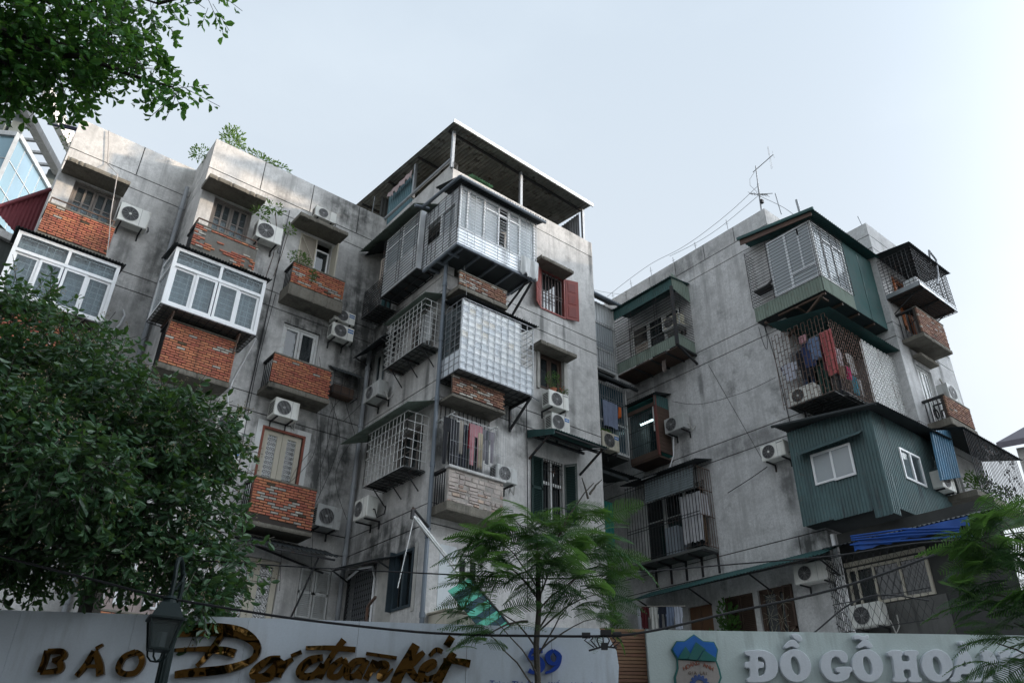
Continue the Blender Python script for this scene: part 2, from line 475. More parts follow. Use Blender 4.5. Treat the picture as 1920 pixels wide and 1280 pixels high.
# ------------------------------------------------------------------ the setting: ground, pavement, the row across the street
mb = MB(); mb.box(-600, 900, -600, 900, -.3, 0)
tag(mb.build('ground', M('concrete_ground', (.30, .295, .285), .9, 0, .2, .3)), kind='structure')
mb = MB(street); mb.box(-200, 200, -6.5, 6.45, .004, .01)
tag(mb.build('road', M('asphalt_road', (.055, .055, .056), .9, 0, .2, .2)), kind='structure')
mb = MB(street); mb.box(-200, 200, 6.45, 6.6, .004, .13)
tag(mb.build('kerb', M('kerb_stone', (.30, .29, .28), .9, 0, .15, .3)), kind='structure')
mb = MB(street)
mb.box(-40, 40, 6.6, 9.2, .004, .14)
tag(mb.build('pavement', M('paving_concrete', (.32, .31, .30), .9, 0, .15, .4)), kind='structure')
# houses on the camera's side of the street
ROWW = M('ochre_render', (.30, .27, .21), .9, 0, .12, .4)
row = [(-46, -26, 10, 'ochre terrace house behind the viewer, far left end of the near side'), (-26, -9, 12, 'wide cream shop house behind the viewer across the street'),
       (-9, 4, 9, 'narrow rendered house directly behind the viewer'), (4, 20, 11, 'broad grey house behind the viewer to the right')]
for a0, a1, h, lb in row:
    t = thing('street_house', lb, 'house', street((a0 + a1) / 2, -14, 0), 'houses on the near side of the street')
    mb = MB(street); mb.box(a0 + .05, a1 - .05, -24, -11, 0, h); mb.box(a0, a1, -24.2, -10.7, h + .003, h + .5)
    mb.build('wall', ROWW, t)
    for k in range(int(h // 3.3)):
        for j in range(int((a1 - a0) // 3.2)):
            m2 = MB(street); u = a0 + 1 + j * 3.2
            m2.box(u, u + 1.5, -10.99, -10.9, .9 + k * 3.3, 2.5 + k * 3.3)
            m2.build('window', DGLASS, t)

t = thing('unseen_sun_block', 'unseen tall block added at the right-hand end of the street to stop the low sun', 'building', street(92, 8, 0))  # unseen block, added to keep the low sun off the lower storeys
mb = MB(street); mb.box(80, 100, -30, 48, 0, 35.6); mb.build('wall', ROWW, t)
for k in range(10):
    for j in range(18):
        m2 = MB(street); u = -28 + j * 4.2; m2.box(79.9, 79.99, u, u + 2, 2 + k * 3.3, 3.8 + k * 3.3); m2.build('window', DGLASS, t)

# ------------------------------------------------------------------ walls with openings and recessed joints
def wall(name, F, u0, u1, z0, z1, mat, parent, openings=(), hj=(), vj=(), reveal=.2, cap=.16, gw=.026, gd=.022):
    """hj: joint heights; vj: (u, z0, z1) upright joints; openings: (u0, u1, z0, z1)"""
    us = {u0, u1}; zs = {z0, z1}
    for a, b, c, d in openings: us |= {max(a, u0), min(b, u1)}; zs |= {c, d}
    for z in hj: zs |= {z - gw / 2, z + gw / 2}
    for u, c, d in vj: us |= {u - gw / 2, u + gw / 2}; zs |= {c, d}
    us = sorted(x for x in us if u0 <= x <= u1); zs = sorted(x for x in zs if z0 <= x <= z1)
    nu, nzz = len(us) - 1, len(zs) - 1
    def kind(i, k):
        if i < 0 or k < 0 or i >= nu or k >= nzz: return None
        u, z = (us[i] + us[i + 1]) / 2, (zs[k] + zs[k + 1]) / 2
        for a, b, c, d in openings:
            if a < u < b and c < z < d: return -reveal
        for zz in hj:
            if abs(z - zz) < gw / 2: return -gd
        for uu, c, d in vj:
            if abs(u - uu) < gw / 2 and c < z < d: return -gd
        return 0.0
    mb = MB(F)
    for i in range(nu):
        for k in range(nzz):
            d = kind(i, k)
            mb.mi = 1 if d == -gd else 0
            if d > -reveal: mb.poly([(us[i], d, zs[k]), (us[i + 1], d, zs[k]), (us[i + 1], d, zs[k + 1]), (us[i], d, zs[k + 1])])
            mb.mi = 0
            e = kind(i + 1, k)
            if e is not None and e != d: mb.poly([(us[i + 1], d, zs[k]), (us[i + 1], e, zs[k]), (us[i + 1], e, zs[k + 1]), (us[i + 1], d, zs[k + 1])])
            e = kind(i, k + 1)
            if e is not None and e != d: mb.poly([(us[i], d, zs[k + 1]), (us[i], e, zs[k + 1]), (us[i + 1], e, zs[k + 1]), (us[i + 1], d, zs[k + 1])])
    if cap:
        n = max(2, int((u1 - u0) / .35)); rr = random.Random(int(u0 * 91 + u1 * 7))
        hs = [0] + [rr.uniform(-.004, .022) for _ in range(n - 1)] + [0]
        for i in range(n):
            a, b = u0 + (u1 - u0) * i / n, u0 + (u1 - u0) * (i + 1) / n
            mb.poly([(a, 0, z1), (b, 0, z1), (b, -.02, z1 + hs[i + 1]), (a, -.02, z1 + hs[i])])
            mb.poly([(a, -.02, z1 + hs[i]), (b, -.02, z1 + hs[i + 1]), (b, -cap, z1 + hs[i + 1]), (a, -cap, z1 + hs[i])])
        mb.poly([(u0, -cap, z1), (u1, -cap, z1), (u1, -cap, z1 - 1.2), (u0, -cap, z1 - 1.2)])
    return mb.build(name, [mat, GROOVE], parent, recalc=False)

ZU = [4.28, 7.38, 10.48, 13.58, 16.68]
HJ = [z for zu in ZU for z in (zu, zu - .47)]
FA1, FA2, FB, SB, SA2, SA1 = front(19.75), front(18.1), front(14.36), side(9.1), side(3.52), side(.33)
SC, FC, ST, FT = side(17.4), front(9.8), side(20.2), front(8.15)

bA = thing('apartment_block', 'weathered grey concrete apartment block with brick balconies, left and centre of the picture', 'building', (8, 20, 0))
TOP = 17.74
opA1 = [(.74, 1.88, 13.6, 15.76), (.74, 1.88, 10.5, 12.66), (.74, 1.88, 7.4, 9.56), (.74, 1.88, 4.3, 6.46)]
wall('front_wall', FA1, .33, 3.52, 0, TOP, CONC, bA, opA1, HJ, [(2.05, 16.7, TOP)])
wall('end_wall', SA1, 19.75, 27, 0, TOP, CONC, bA, (), HJ)
opA2 = [(3.88, 4.95, 13.6, 15.83), (3.88, 4.95, 10.5, 12.7), (3.88, 4.95, 7.4, 9.6), (3.8, 5.0, 4.3, 6.5),
        (6.42, 7.42, 13.6, 15.85), (6.42, 7.48, 11.3, 12.8), (6.42, 7.5, 7.4, 9.7), (6.2, 7.42, 4.3, 6.5), (7.93, 8.75, 5.3, 6.5)]
wall('front_wall', FA2, 3.52, 9.1, 0, TOP, CONC, bA, opA2, HJ, [(5.0, 16.7, TOP), (6.55, 16.7, TOP), (8.12, 16.7, TOP)])
wall('step_wall', SA2, 18.1, 19.75, 0, TOP, CONC, bA, (), HJ)
opB = [(9.35, 11.0, 13.6, 15.8), (12.36, 13.28, 13.88, 15.24), (9.4, 10.9, 10.5, 12.4), (12.29, 13.18, 11.3, 12.42), (9.5, 10.5, 7.4, 9.5), (12.38, 13.1, 7.6, 9.3), (9.9, 10.6, 4.5, 6.4)]
wall('front_wall', FB, 9.1, 14.55, 0, 17.25, CONC, bA, opB, HJ[:-1])
opBS = [(17.2, 17.95, 13.9, 15.6), (14.8, 16.4, 14.0, 15.6), (17.2, 17.95, 11.55, 12.68), (14.9, 15.9, 11.5, 12.5), (14.9, 16.2, 8.2, 9.5), (14.86, 15.66, 5.2, 6.48), (16.5, 17.9, 4.3, 6.45)]
wall('side_wall', SB, 14.36, 18.1, 0, 17.5, CONC, bA, opBS, HJ, [(16.6, 16.7, 17.5)])
mb = MB()   # far side, back, roofs and floors close the block
mb.box(14.39, 14.55, 14.53, 27, 0, 17.25); mb.box(.5, 14.55, 26.9, 27, 0, TOP)
mb.build('rear_wall', CONC, bA)
mb = MB(); mb.box(.5, 9.1, 19.95, 26.9, 16.75, 16.95); mb.box(3.7, 9.28, 18.3, 19.9, 16.75, 16.95); mb.box(9.3, 14.38, 14.56, 26.9, 16.75, 16.95)
mb.build('roof', SLAB, bA)
mb = MB()
for z in ZU[:4]:
    mb.box(.55, 8.8, 19.97, 24, z - .2, z - .04); mb.box(3.75, 8.8, 18.32, 19.9, z - .2, z - .04); mb.box(9.32, 14.3, 14.58, 24, z - .2, z - .04)
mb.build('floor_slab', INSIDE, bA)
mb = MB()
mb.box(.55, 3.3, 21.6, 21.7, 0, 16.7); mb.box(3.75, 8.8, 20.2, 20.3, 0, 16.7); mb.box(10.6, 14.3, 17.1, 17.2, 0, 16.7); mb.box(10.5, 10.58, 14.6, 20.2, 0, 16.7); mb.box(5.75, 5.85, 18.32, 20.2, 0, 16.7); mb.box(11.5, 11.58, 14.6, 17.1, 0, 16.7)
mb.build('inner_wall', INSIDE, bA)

bC = thing('apartment_block', 'grey concrete apartment block with a green rooftop pod, right side of the picture', 'building', (20, 14, 0))
TC = 17.28
opC = [(13.3, 15.6, 13.65, 15.7), (14.2, 15.2, 10.6, 12.4), (13.2, 15.6, 7.5, 9.6), (12.1, 13.0, 4.3, 6.3), (10.95, 11.95, 4.3, 6.32), (13.4, 14.2, 4.3, 6.25), (8.2, 9.45, 5.5, 6.35)]
wall('side_wall', SC, 9.8, 19.0, 0, TC, CONC2, bC, opC[:6], HJ, [(u, 16.7, TC) for u in (10.98, 12.16, 13.36, 14.48, 15.6)] + [(10.55, 6.92, 7.38)])
wall('front_wall', FC, 17.4, 20.2, 0, TC, CONC2, bC, [(17.8, 19.6, 13.7, 15.4), (17.8, 19.6, 10.6, 12.3), (17.8, 19.6, 7.5, 9.3)], HJ)
wall('step_wall', ST, 8.15, 9.8, 0, TC - .14, CONC2, bC, (), HJ)
wall('front_wall', FT, 20.2, 23.6, 0, TC - .14, CONC2, bC, [(20.95, 21.85, 13.6, 15.6), (20.95, 21.85, 10.5, 12.5), (20.95, 21.85, 7.4, 9.4)], HJ)
mb = MB(); mb.box(23.45, 23.6, 8.32, 20, 0, TC - .2); mb.box(17.57, 23.4, 19.9, 20, 0, TC)
mb.build('rear_wall', CONC2, bC)
mb = MB(); mb.box(17.6, 23.4, 10.0, 19.9, 16.7, 16.9); mb.box(20.4, 23.4, 8.35, 9.98, 16.7, 16.9)
mb.build('roof', SLAB, bC)
mb = MB()
for z in ZU[:4]: mb.box(17.62, 23.3, 10.0, 18.8, z - .2, z - .04); mb.box(20.42, 23.3, 8.37, 9.96, z - .2, z - .04)
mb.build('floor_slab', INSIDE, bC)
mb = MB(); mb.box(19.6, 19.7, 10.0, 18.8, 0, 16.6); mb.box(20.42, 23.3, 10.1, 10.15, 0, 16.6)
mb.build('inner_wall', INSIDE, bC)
# the recess between the two blocks
bR = thing('link_wall', 'shadowed concrete wall closing the recess between the two blocks', 'wall', (16, 17.6, 0))
wall('wall', front(17.6), 14.55, 17.4, 0, 16.6, CONC2, bR, [(15.2, 16.6, z, z + 2) for z in (13.7, 10.6, 7.5)], HJ[:-2])
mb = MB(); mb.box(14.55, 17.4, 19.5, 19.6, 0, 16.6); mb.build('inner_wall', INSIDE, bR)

# ------------------------------------------------------------------ windows, doors, slabs (parts of the blocks)
def rect_frame(mb, u0, u1, z0, z1, d0, d1, w):
    mb.box(u0, u1, d0, d1, z1 - w, z1); mb.box(u0, u1, d0, d1, z0, z0 + w)
    mb.box(u0, u0 + w, d0, d1, z0 + w, z1 - w); mb.box(u1 - w, u1, d0, d1, z0 + w, z1 - w)

def leaf_window(F, u0, u1, z0, z1, parent, mat=WOODG, d=-.12, npan=2, cols=2, split=.30, w=.055, curtain=True, glass=None, low=0.0):
    """hinged casements: npan leaves, each with `cols` tall panes split once"""
    mb = MB(F); rect_frame(mb, u0, u1, z0, z1, d - .05, d + .05, .06)
    o = mb.build('window', mat, parent)
    lw = (u1 - u0 - .12) / npan
    for i in range(npan):
        a, b = u0 + .06 + i * lw + .006, u0 + .06 + (i + 1) * lw - .006
        m2 = MB(F); rect_frame(m2, a, b, z0 + .065, z1 - .065, d - .02, d + .03, w)
        cw = (b - a - 2 * w - (cols - 1) * w) / cols
        for c in range(1, cols): m2.box(a + w + c * cw + (c - 1) * w, a + w + c * cw + c * w, d - .02, d + .03, z0 + .12, z1 - .12)
        zs_ = z1 - .12 - (z1 - z0) * split
        m2.box(a + w, b - w, d - .018, d + .022, zs_, zs_ + .03)
        if low: m2.box(a + w, b - w, d - .015, d + .015, z0 + .1, z0 + .1 + low)
        m2.build('casement', mat, o)
        m3 = MB(F)
        m3.box(a + w * .6, b - w * .6, d - .004, d + .004, z0 + .1, z1 - .1)
        m3.build('pane', glass or GLASS, o)
    if curtain:
        m4 = MB(F); m4.corr((u0 + .07, d - .09, z0 + .05), (u1 - .07, d - .09, z0 + .05), (u0 + .07, d - .09, z1 - (z1 - z0) * split - .12), .07, .012)
        m4.build('curtain', CURTAIN, o)
    return o

def slab(F, u0, u1, z0, z1, depth, parent, name='canopy_slab', mat=SLAB, drop=0.0):
    """cantilevered concrete slab with a chipped front edge"""
    mb = MB(F); n = 36; rr = random.Random(int(u0 * 131 + z0 * 17)); pr = []
    for i in range(n + 1):
        u = u0 + (u1 - u0) * i / n
        e = rr.uniform(-.003, .002) - (.025 if rr.random() < .07 else 0); f = rr.uniform(-.003, .003)
        pr.append([(u, 0, z0), (u, depth + e, z0 - drop + f), (u, depth + e + .01, z0 - drop + .04 + f), (u, depth + e, z1 - drop + f * .5), (u, 0, z1)])
    vs = [p for r in pr for p in r]; fs = []
    for i in range(n):
        for k in range(4): fs.append((i * 5 + k, (i + 1) * 5 + k, (i + 1) * 5 + k + 1, i * 5 + k + 1))
    fs.append((4, 3, 2, 1, 0)); fs.append(tuple(n * 5 + k for k in range(5)))
    mb.add(vs, fs)
    return mb.build(name, mat, parent)

for (F, u0, u1, z) in [(FA1, .36, 1.92, 15.82), (FA2, 3.47, 5.04, 15.88), (FA2, 6.07, 7.58, 15.95)]:
    slab(F, u0, u1, z - .02, z + .10, .66, bA, drop=.02)
slab(FB, 12.02, 13.28, 15.22, 15.33, .45, bA); slab(FB, 11.98, 13.3, 12.36, 12.47, .45, bA)
leaf_window(FA1, .74, 1.88, 13.62, 15.76, bA, WOODG, split=.22)
leaf_window(FA2, 3.88, 4.95, 13.62, 15.83, bA, WOODG, split=.22)
leaf_window(FA1, .74, 1.88, 4.3, 6.46, bA, WOODG); leaf_window(FA1, .74, 1.88, 7.4, 9.56, bA, WOODG)
leaf_window(FA2, 6.42, 7.48, 11.3, 12.8, bA, WPAINT, cols=1, split=.0, curtain=False, glass=DGLASS, w=.07)
# pink and white doors of the lowest flat behind the tree
leaf_window(FA2, 3.8, 5.0, 4.3, 6.5, bA, M('pink_grey_paint', (.36, .29, .27), .7), cols=1, split=0, low=.7, glass=DGLASS, w=.14, curtain=False)
mb = MB(FA2)
for a in (3.93, 4.53): rect_frame(mb, a + .06, a + .36, 5.05, 6.25, -.1, -.07, .05)
mb.build('white_trim', WHITE, bA)
# white door with a red surround and lattice panes
mb = MB(FA2); rect_frame(mb, 6.22, 7.66, 7.3, 9.86, 0, .03, .14); tag(mb.build('door_surround', WPAINT, bA), 'flat white painted band round the door')
mb = MB(FA2); rect_frame(mb, 6.36, 7.52, 7.3, 9.72, 0, .045, .06); tag(mb.build('door_frame', M('brick_red_paint', (.24, .075, .05), .7), bA), 'brick red door frame')
def lattice_door(F, u0, u1, z0, z1, parent, mat, d=-.06):
    mb = MB(F); mid = (u0 + u1) / 2
    for a, b in ((u0, mid - .005), (mid + .005, u1)):
        rect_frame(mb, a, b, z0, z1, d - .025, d + .025, .13); mb.box(a + .13, b - .13, d - .02, d + .02, z0 + .13, z0 + .75)
    o = mb.build('door', mat, parent)
    for a, b in ((u0, mid - .005), (mid + .005, u1)):
        m2 = MB(F); m2.box(a + .12, b - .12, d - .03, d - .024, z0 + .74, z1 - .12); m2.build('pane', DGLASS, o)
        m3 = MB(F); c0, c1, e0, e1 = a + .13, b - .13, z0 + .75, z1 - .13
        s = (c1 - c0) / 2; k = 0
        z = e0
        while z < e1 - .02:
            for j in range(2):
                cu, cz = c0 + s * (j + .5), z + s * .5
                m3.ring(cu, d, cz, s * .46, .006, 8)
                m3.bar((cu - s * .5, d, cz - s * .5), (cu + s * .5, d, cz + s * .5), .01); m3.bar((cu - s * .5, d, cz + s * .5), (cu + s * .5, d, cz - s * .5), .01)
            m3.bar((c0, d, z), (c1, d, z), .01); z += s
        m3.build('lattice', WPAINT, o)
    return o
lattice_door(FA2, 6.43, 7.45, 7.4, 9.68, bA, CREAM)
lattice_door(FA2, 6.24, 7.4, 4.32, 6.48, bA, CREAM, -.08)
# louvred pair, lowest floor
def louvre(F, u0, u1, z0, z1, parent, mat, d=-.03, name='shutter', step=.045):
    mb = MB(F); rect_frame(mb, u0, u1, z0, z1, d - .02, d + .02, .045); mb.box(u0, u1, d - .02, d + .02, (z0 + z1) / 2 - .03, (z0 + z1) / 2 + .03)
    o = mb.build(name, mat, parent)
    m2 = MB(F); z = z0 + .06
    while z < z1 - .07:
        m2.poly([(u0 + .04, d + .014, z), (u1 - .04, d + .014, z), (u1 - .04, d - .014, z + .035), (u0 + .04, d - .014, z + .035)]); z += step
    m2.box(u0 + .04, u1 - .04, d - .03, d - .024, z0 + .04, z1 - .04)
    m2.build('louvres', mat, o)
    return o
louvre(FA2, 7.95, 8.33, 5.32, 6.48, bA, WPAINT); louvre(FA2, 8.35, 8.73, 5.32, 6.48, bA, WPAINT)
# top right flat of the stepped wing: lattice grille half, open window half
mb = MB(FA2); rect_frame(mb, 6.42, 6.95, 14.0, 15.84, -.02, .02, .035)
for i in range(22): mb.bar((6.455 + i * .021, 0, 14.03), (6.455 + i * .021, 0, 15.8), .007)
mb.bar((6.44, .012, 15.8), (6.93, .012, 15.0), .02); mb.bar((6.93, .012, 15.0), (6.44, .012, 14.4), .02)
tag(mb.build('window_grille', CREAM, bA), 'cream folding bar grille over half the window')
mb = MB(FA2); mb.box(6.40, 6.96, -.06, -.05, 13.9, 15.84); mb.build('panel', M('pinkish_board', (.36, .29, .25), .8), bA)
mb = MB(FA2); rect_frame(mb, 6.97, 7.40, 14.0, 15.58, -.14, -.08, .045); o = mb.build('window', WHITE, bA)
m2 = MB(FA2); m2.box(7.0, 7.37, -.12, -.11, 14.02, 15.54); m2.build('pane', DGLASS, o)
mb = MB(FA2); mb.box(7.44, 7.48, 0, .38, 14.5, 15.75); mb.build('window_leaf', CREAM, bA)
# red shuttered window
F = FB
mb = MB(F); rect_frame(mb, 12.33, 13.31, 13.84, 15.27, -.08, .03, .05); o = mb.build('window', REDSH, bA)
m2 = MB(F)
for i in range(7): m2.bar((12.46 + i * .122, -.03, 13.9), (12.46 + i * .122, -.03, 15.22), .022)
for z in (14.42, 14.52): m2.bar((12.37, -.02, z), (13.27, -.02, z), .018)
m2.build('window_bars', M('brown_iron', (.10, .07, .065), .7), o)
m2 = MB(F); m2.box(12.36, 13.28, -.17, -.16, 13.9, 15.24); m2.build('pane', DGLASS, o)
def red_shutter(u0, d0, u1, d1):
    t = Vector((u1 - u0, d1 - d0)); n = Vector((-t.y, t.x)).normalized() * .018
    mb = MB(F)
    def pbox(a, b, z0, z1, k0, k1):
        p = [(u0 + t.x * s + n.x * k, d0 + t.y * s + n.y * k) for s, k in ((a, k0), (b, k0), (b, k1), (a, k1))]
        mb.prism([(q[0], q[1], z0) for q in p], (0, 0, z1 - z0))
    pbox(0, 1, 13.86, 15.26, -.6, .6)
    for z0, z1 in ((13.95, 14.33), (14.41, 14.75), (14.83, 15.16)): pbox(.18, .82, z0, z1, -1.2, 1.2)
    o = mb.build('shutter', REDSH, bA)
    m2 = MB(F); mb = m2
    for z0, z1 in ((13.95, 14.33), (14.41, 14.75), (14.83, 15.16)):
        for k in (-1.28, 1.28):
            pbox(.24, .76, z0 + .04, z1 - .04, k - .1, k + .1)
    m2.build('raised_panel', M('terracotta_paint_dark', (.22, .055, .048), .6), o)
red_shutter(13.32, .03, 13.72, .16); red_shutter(12.32, .03, 12.02, .22)
# window with plants, second from top
leaf_window(FB, 12.29, 13.18, 11.3, 12.42, bA, WOODB, cols=1, split=0, curtain=False, glass=DGLASS, w=.07)
mb = MB(FB); mb.box(12.2, 12.29, 0, .05, 11.25, 12.4); mb.box(13.18, 13.3, 0, .05, 11.25, 12.4); mb.build('window_jamb', PLAST, bA)
# door with green shutters under the green awning
mb = MB(FB); rect_frame(mb, 12.38, 13.1, 7.6, 9.3, -.1, -.04, .05); mb.box(12.66, 12.76, -.1, -.03, 7.6, 9.3); mb.box(12.38, 13.1, -.1, -.035, 8.62, 8.7); o = mb.build('window', WPAINT, bA)
m2 = MB(FB)
for i in range(9): m2.bar((12.42 + i * .08, -.02, 7.6), (12.42 + i * .08, -.02, 9.3), .014)
for z in (9.0, 9.12, 9.24): m2.bar((12.38, -.02, z), (13.1, -.02, z), .012)
m2.build('window_bars', IRON, o)
m2 = MB(FB); m2.box(12.38, 13.1, -.16, -.15, 7.6, 9.3); m2.build('pane', DGLASS, o)
louvre(FB, 12.0, 12.36, 7.6, 9.25, bA, GREENSH, .04); 
tl = MB(lambda u, d, z: FB(13.12 + u * .5, .02 + u * .85, z))
rect_frame(tl, 0, .36, 7.6, 9.28, -.02, .02, .05); o = tl.build('shutter', M('pale_green_grey_paint', (.22, .26, .25), .7), bA)
tl = MB(lambda u, d, z: FB(13.12 + u * .5, .02 + u * .85 + d, z))
z = 7.66
while z < 9.22: tl.poly([(.04, .012, z), (.32, .012, z), (.32, -.012, z + .03), (.04, -.012, z + .03)]); z += .045
tl.box(.04, .32, -.03, -.024, 7.65, 9.22); tl.build('louvres', GREENSH, o)
# side of the centre block
leaf_window(SB, 17.2, 17.95, 11.55, 12.68, bA, WPAINT, cols=1, split=0, curtain=True, glass=GLASS)
leaf_window(SB, 17.2, 17.95, 13.9, 15.6, bA, M('teal_paint', (.06, .15, .16), .6), cols=1, split=.3, curtain=False, glass=DGLASS)
leaf_window(SB, 14.9, 15.9, 11.5, 12.5, bA, WOODG, curtain=True)
leaf_window(SB, 14.9, 16.2, 8.2, 9.5, bA, WOODG, cols=2, curtain=False, glass=DGLASS)
mb = MB(SB); rect_frame(mb, 14.86, 15.66, 5.2, 6.48, -.1, .03, .06); mb.box(15.22, 15.30, -.08, .02, 5.2, 6.48); o = mb.build('window', DKBLUE, bA)
m2 = MB(SB); m2.box(14.88, 15.64, -.15, -.14, 5.2, 6.48); m2.build('pane', DGLASS, o)
mb = MB(SB); mb.box(15.66, 15.70, 0, .14, 5.2, 6.5); mb.build('shutter', DKBLUE, bA)
mb = MB(SB); mb.box(15.68, 16.35, 0, .012, 4.2, 6.42); tag(mb.build('wall_patch', PLAST, bA), 'freshly rendered pale wall panel')
mb = MB(SB); mb.box(14.72, 14.84, 0, .02, 5.1, 6.56); mb.build('wall_patch', PLAST, bA)
mb = MB(FB); mb.box(9.42, 9.86, 0, .012, 4.3, 6.5); mb.build('wall_patch', M('bluish_white_paint', (.58, .62, .64), .8, 0, .05, .2), bA)
leaf_window(FB, 9.9, 10.6, 4.5, 6.4, bA, WPAINT, cols=1, split=0, curtain=False, glass=DGLASS)
# folding gate on the lowest side flat
mb = MB(SB); rect_frame(mb, 16.5, 17.9, 4.3, 6.45, -.06, 0, .05)
o = mb.build('folding_gate', IRON, bA)
m2 = MB(SB)
for i in range(13):
    u = 16.56 + i * .1
    m2.bar((u, -.03, 4.3), (u, -.03, 6.42), .012)
    for k in range(16):
        m2.bar((u, -.035, 4.35 + k * .13), (u + .1, -.035, 4.48 + k * .13), .006); m2.bar((u, -.025, 4.48 + k * .13), (u + .1, -.025, 4.35 + k * .13), .006)
m2.build('scissor_bars', GALV, o)
m2 = MB(SB); m2.tube([(16.5 + .02, .03, 4.4), (16.5, .03, 6.1), (16.62, .05, 6.38), (17.2, .06, 6.45), (17.9, .04, 6.3)], .03, 6); m2.build('white_arch_pipe', WHITE, o)
# recess openings and right block openings
for (F_, u0, u1, z0, z1) in [(SC, 13.3, 15.6, 13.65, 15.7), (SC, 13.2, 15.6, 7.5, 9.6)]:
    leaf_window(F_, u0, u1, z0, z1, bC, WPAINT, npan=3, cols=1, split=.3, curtain=False, glass=DGLASS)
leaf_window(SC, 10.95, 11.95, 4.3, 6.32, bC, WOODB, cols=1, split=0, curtain=False, glass=DGLASS)
louvre(SC, 10.95, 11.2, 4.3, 6.3, bC, WOODB, .04); louvre(SC, 12.1, 12.52, 4.3, 6.3, bC, WOODB, -.04); louvre(SC, 12.55, 12.98, 4.3, 6.3, bC, WOODB, -.04)
mb = MB(SC); mb.box(13.42, 13.8, -.1, -.06, 4.3, 6.24); mb.box(13.82, 14.18, -.1, -.06, 4.3, 6.24); mb.build('door', M('varnished_door', (.17, .09, .05), .6), bC)
leaf_window(FT, 20.95, 21.85, 10.5, 12.5, bC, WPAINT, cols=2, split=.0, curtain=True, glass=FROST)
leaf_window(FT, 20.95, 21.85, 13.6, 15.6, bC, M('orange_brown_wood', (.42, .16, .07), .7), cols=1, split=.0, curtain=False, glass=DGLASS)
leaf_window(FT, 20.95, 21.85, 7.4, 9.4, bC, WPAINT, cols=1, split=.0, curtain=False, glass=DGLASS)
slab(FT, 20.9, 21.9, 12.62, 12.72, .25, bC)

# ------------------------------------------------------------------ brick balconies
BL, BH, BG = .182, .047, .018
def brick_mesh(L, name='brick'):
    mb = MB(); mb.box(-L / 2, L / 2, -.022, .022, -BH / 2, BH / 2)
    me = bpy.data.meshes.new(name)
    me.from_pydata(mb.v, [], mb.f)
    bm = bmesh.new(); bm.from_mesh(me); bmesh.ops.recalc_face_normals(bm, faces=bm.faces)
    bmesh.ops.bevel(bm, geom=[e for e in bm.edges if all(v.co.y < 0 for v in e.verts)], offset=.004, segments=1, affect='EDGES')
    bm.to_mesh(me); bm.free()
    return me
BMESH = {}
def bricks(parent, F, u0, u1, z0, z1, d, seed, keep=lambda r, c, nr, nc: True, pale=.02, dark=.015, palefn=None, mat=None, rowh=BH, L=BL):
    rr = random.Random(seed)
    nr = int((z1 - z0 + BG) / (BH + BG))
    for r in range(nr):
        z = z1 - BH / 2 - r * (BH + BG)
        x = u0 - (0 if r % 2 == 0 else L / 2)
        c = 0; nc = int((u1 - u0) / (L + BG)) + 1
        while x < u1 - .03:
            a, b = max(x, u0), min(x + L, u1)
            x += L + BG; c += 1
            if b - a < .045 or not keep(r, c - 1, nr, nc): continue
            q = round(b - a, 3)
            mt = mat or BRICK; t = rr.random()
            if t < pale: mt = BRICKP
            elif t < pale + dark: mt = BRICKD
            if palefn and palefn(r, c - 1, nr, nc): mt = BRICKP
            key = (q, mt.name)
            if key not in BMESH:
                BMESH[key] = brick_mesh(q); BMESH[key].materials.append(mt)
            o = bpy.data.objects.new('brick', BMESH[key]); col.objects.link(o)
            p = Vector(F((a + b) / 2, d + rr.uniform(-.005, .004), z + rr.uniform(-.002, .002)))
            o.parent = parent; o.location = p - parent.location
            o.rotation_euler = (rr.uniform(-.02, .02), rr.uniform(-.006, .006), rr.uniform(-.012, .012))

def balcony(label, F, u0, u1, zf, zt, depth, parent=None, slabd=.02, keep=None, pale=.02, dark=.015, palefn=None, mat=None, rails=True, hand=True, seed=1, slabz=.13, panel=True, backmat=None, zb=None):
    t = thing('brick_balcony', label, 'balcony', F((u0 + u1) / 2, 0, zf - slabz), 'concrete and brick balconies')
    slab(F, u0 - .02, u1 + .02, zf - slabz, zf, depth + slabd, t, 'floor_slab')
    zb = zf if zb is None else zb
    mb = MB(F); mb.box(u0 + .004, u1 - .004, depth - .09, depth - .016, zb, zt); mb.build('mortar_backing', backmat or DKMORT, t)
    if panel: bricks(t, F, u0, u1, zb + .01, zt - .01, depth - .012, seed, keep or (lambda *a: True), pale, dark, palefn, mat)
    mb = MB(F); mb.box(u0 - .012, u1 + .012, depth - .11, depth + .012, zt, zt + .05); mb.build('coping', SLAB, t, bevel=.008)
    if rails:
        for u in (u0 + .03, u1 - .03):
            mb = MB(F)
            for k in range(5): mb.bar((u, depth * (k + .5) / 5.5, zf), (u, depth * (k + .5) / 5.5, zt), .02)
            mb.box(u - .04, u + .04, 0, depth - .1, zt - .02, zt + .04)
            mb.build('side_railing', IRON, t)
    if hand:
        mb = MB(F); mb.bar((u0 + .03, depth - .04, zt + .22), (u1 - .05, depth - .04, zt + .22), .03)
        mb.bar((u0 + .03, depth - .04, zt + .05), (u0 + .03, depth - .04, zt + .22), .025); mb.bar((u1 - .06, depth - .04, zt + .05), (u1 - .06, depth - .04, zt + .22), .025)
        mb.bar((u0 + .03, 0, zt + .2), (u0 + .03, depth - .04, zt + .22), .025)
        mb.build('handrail', RUSTY, t)
    return t

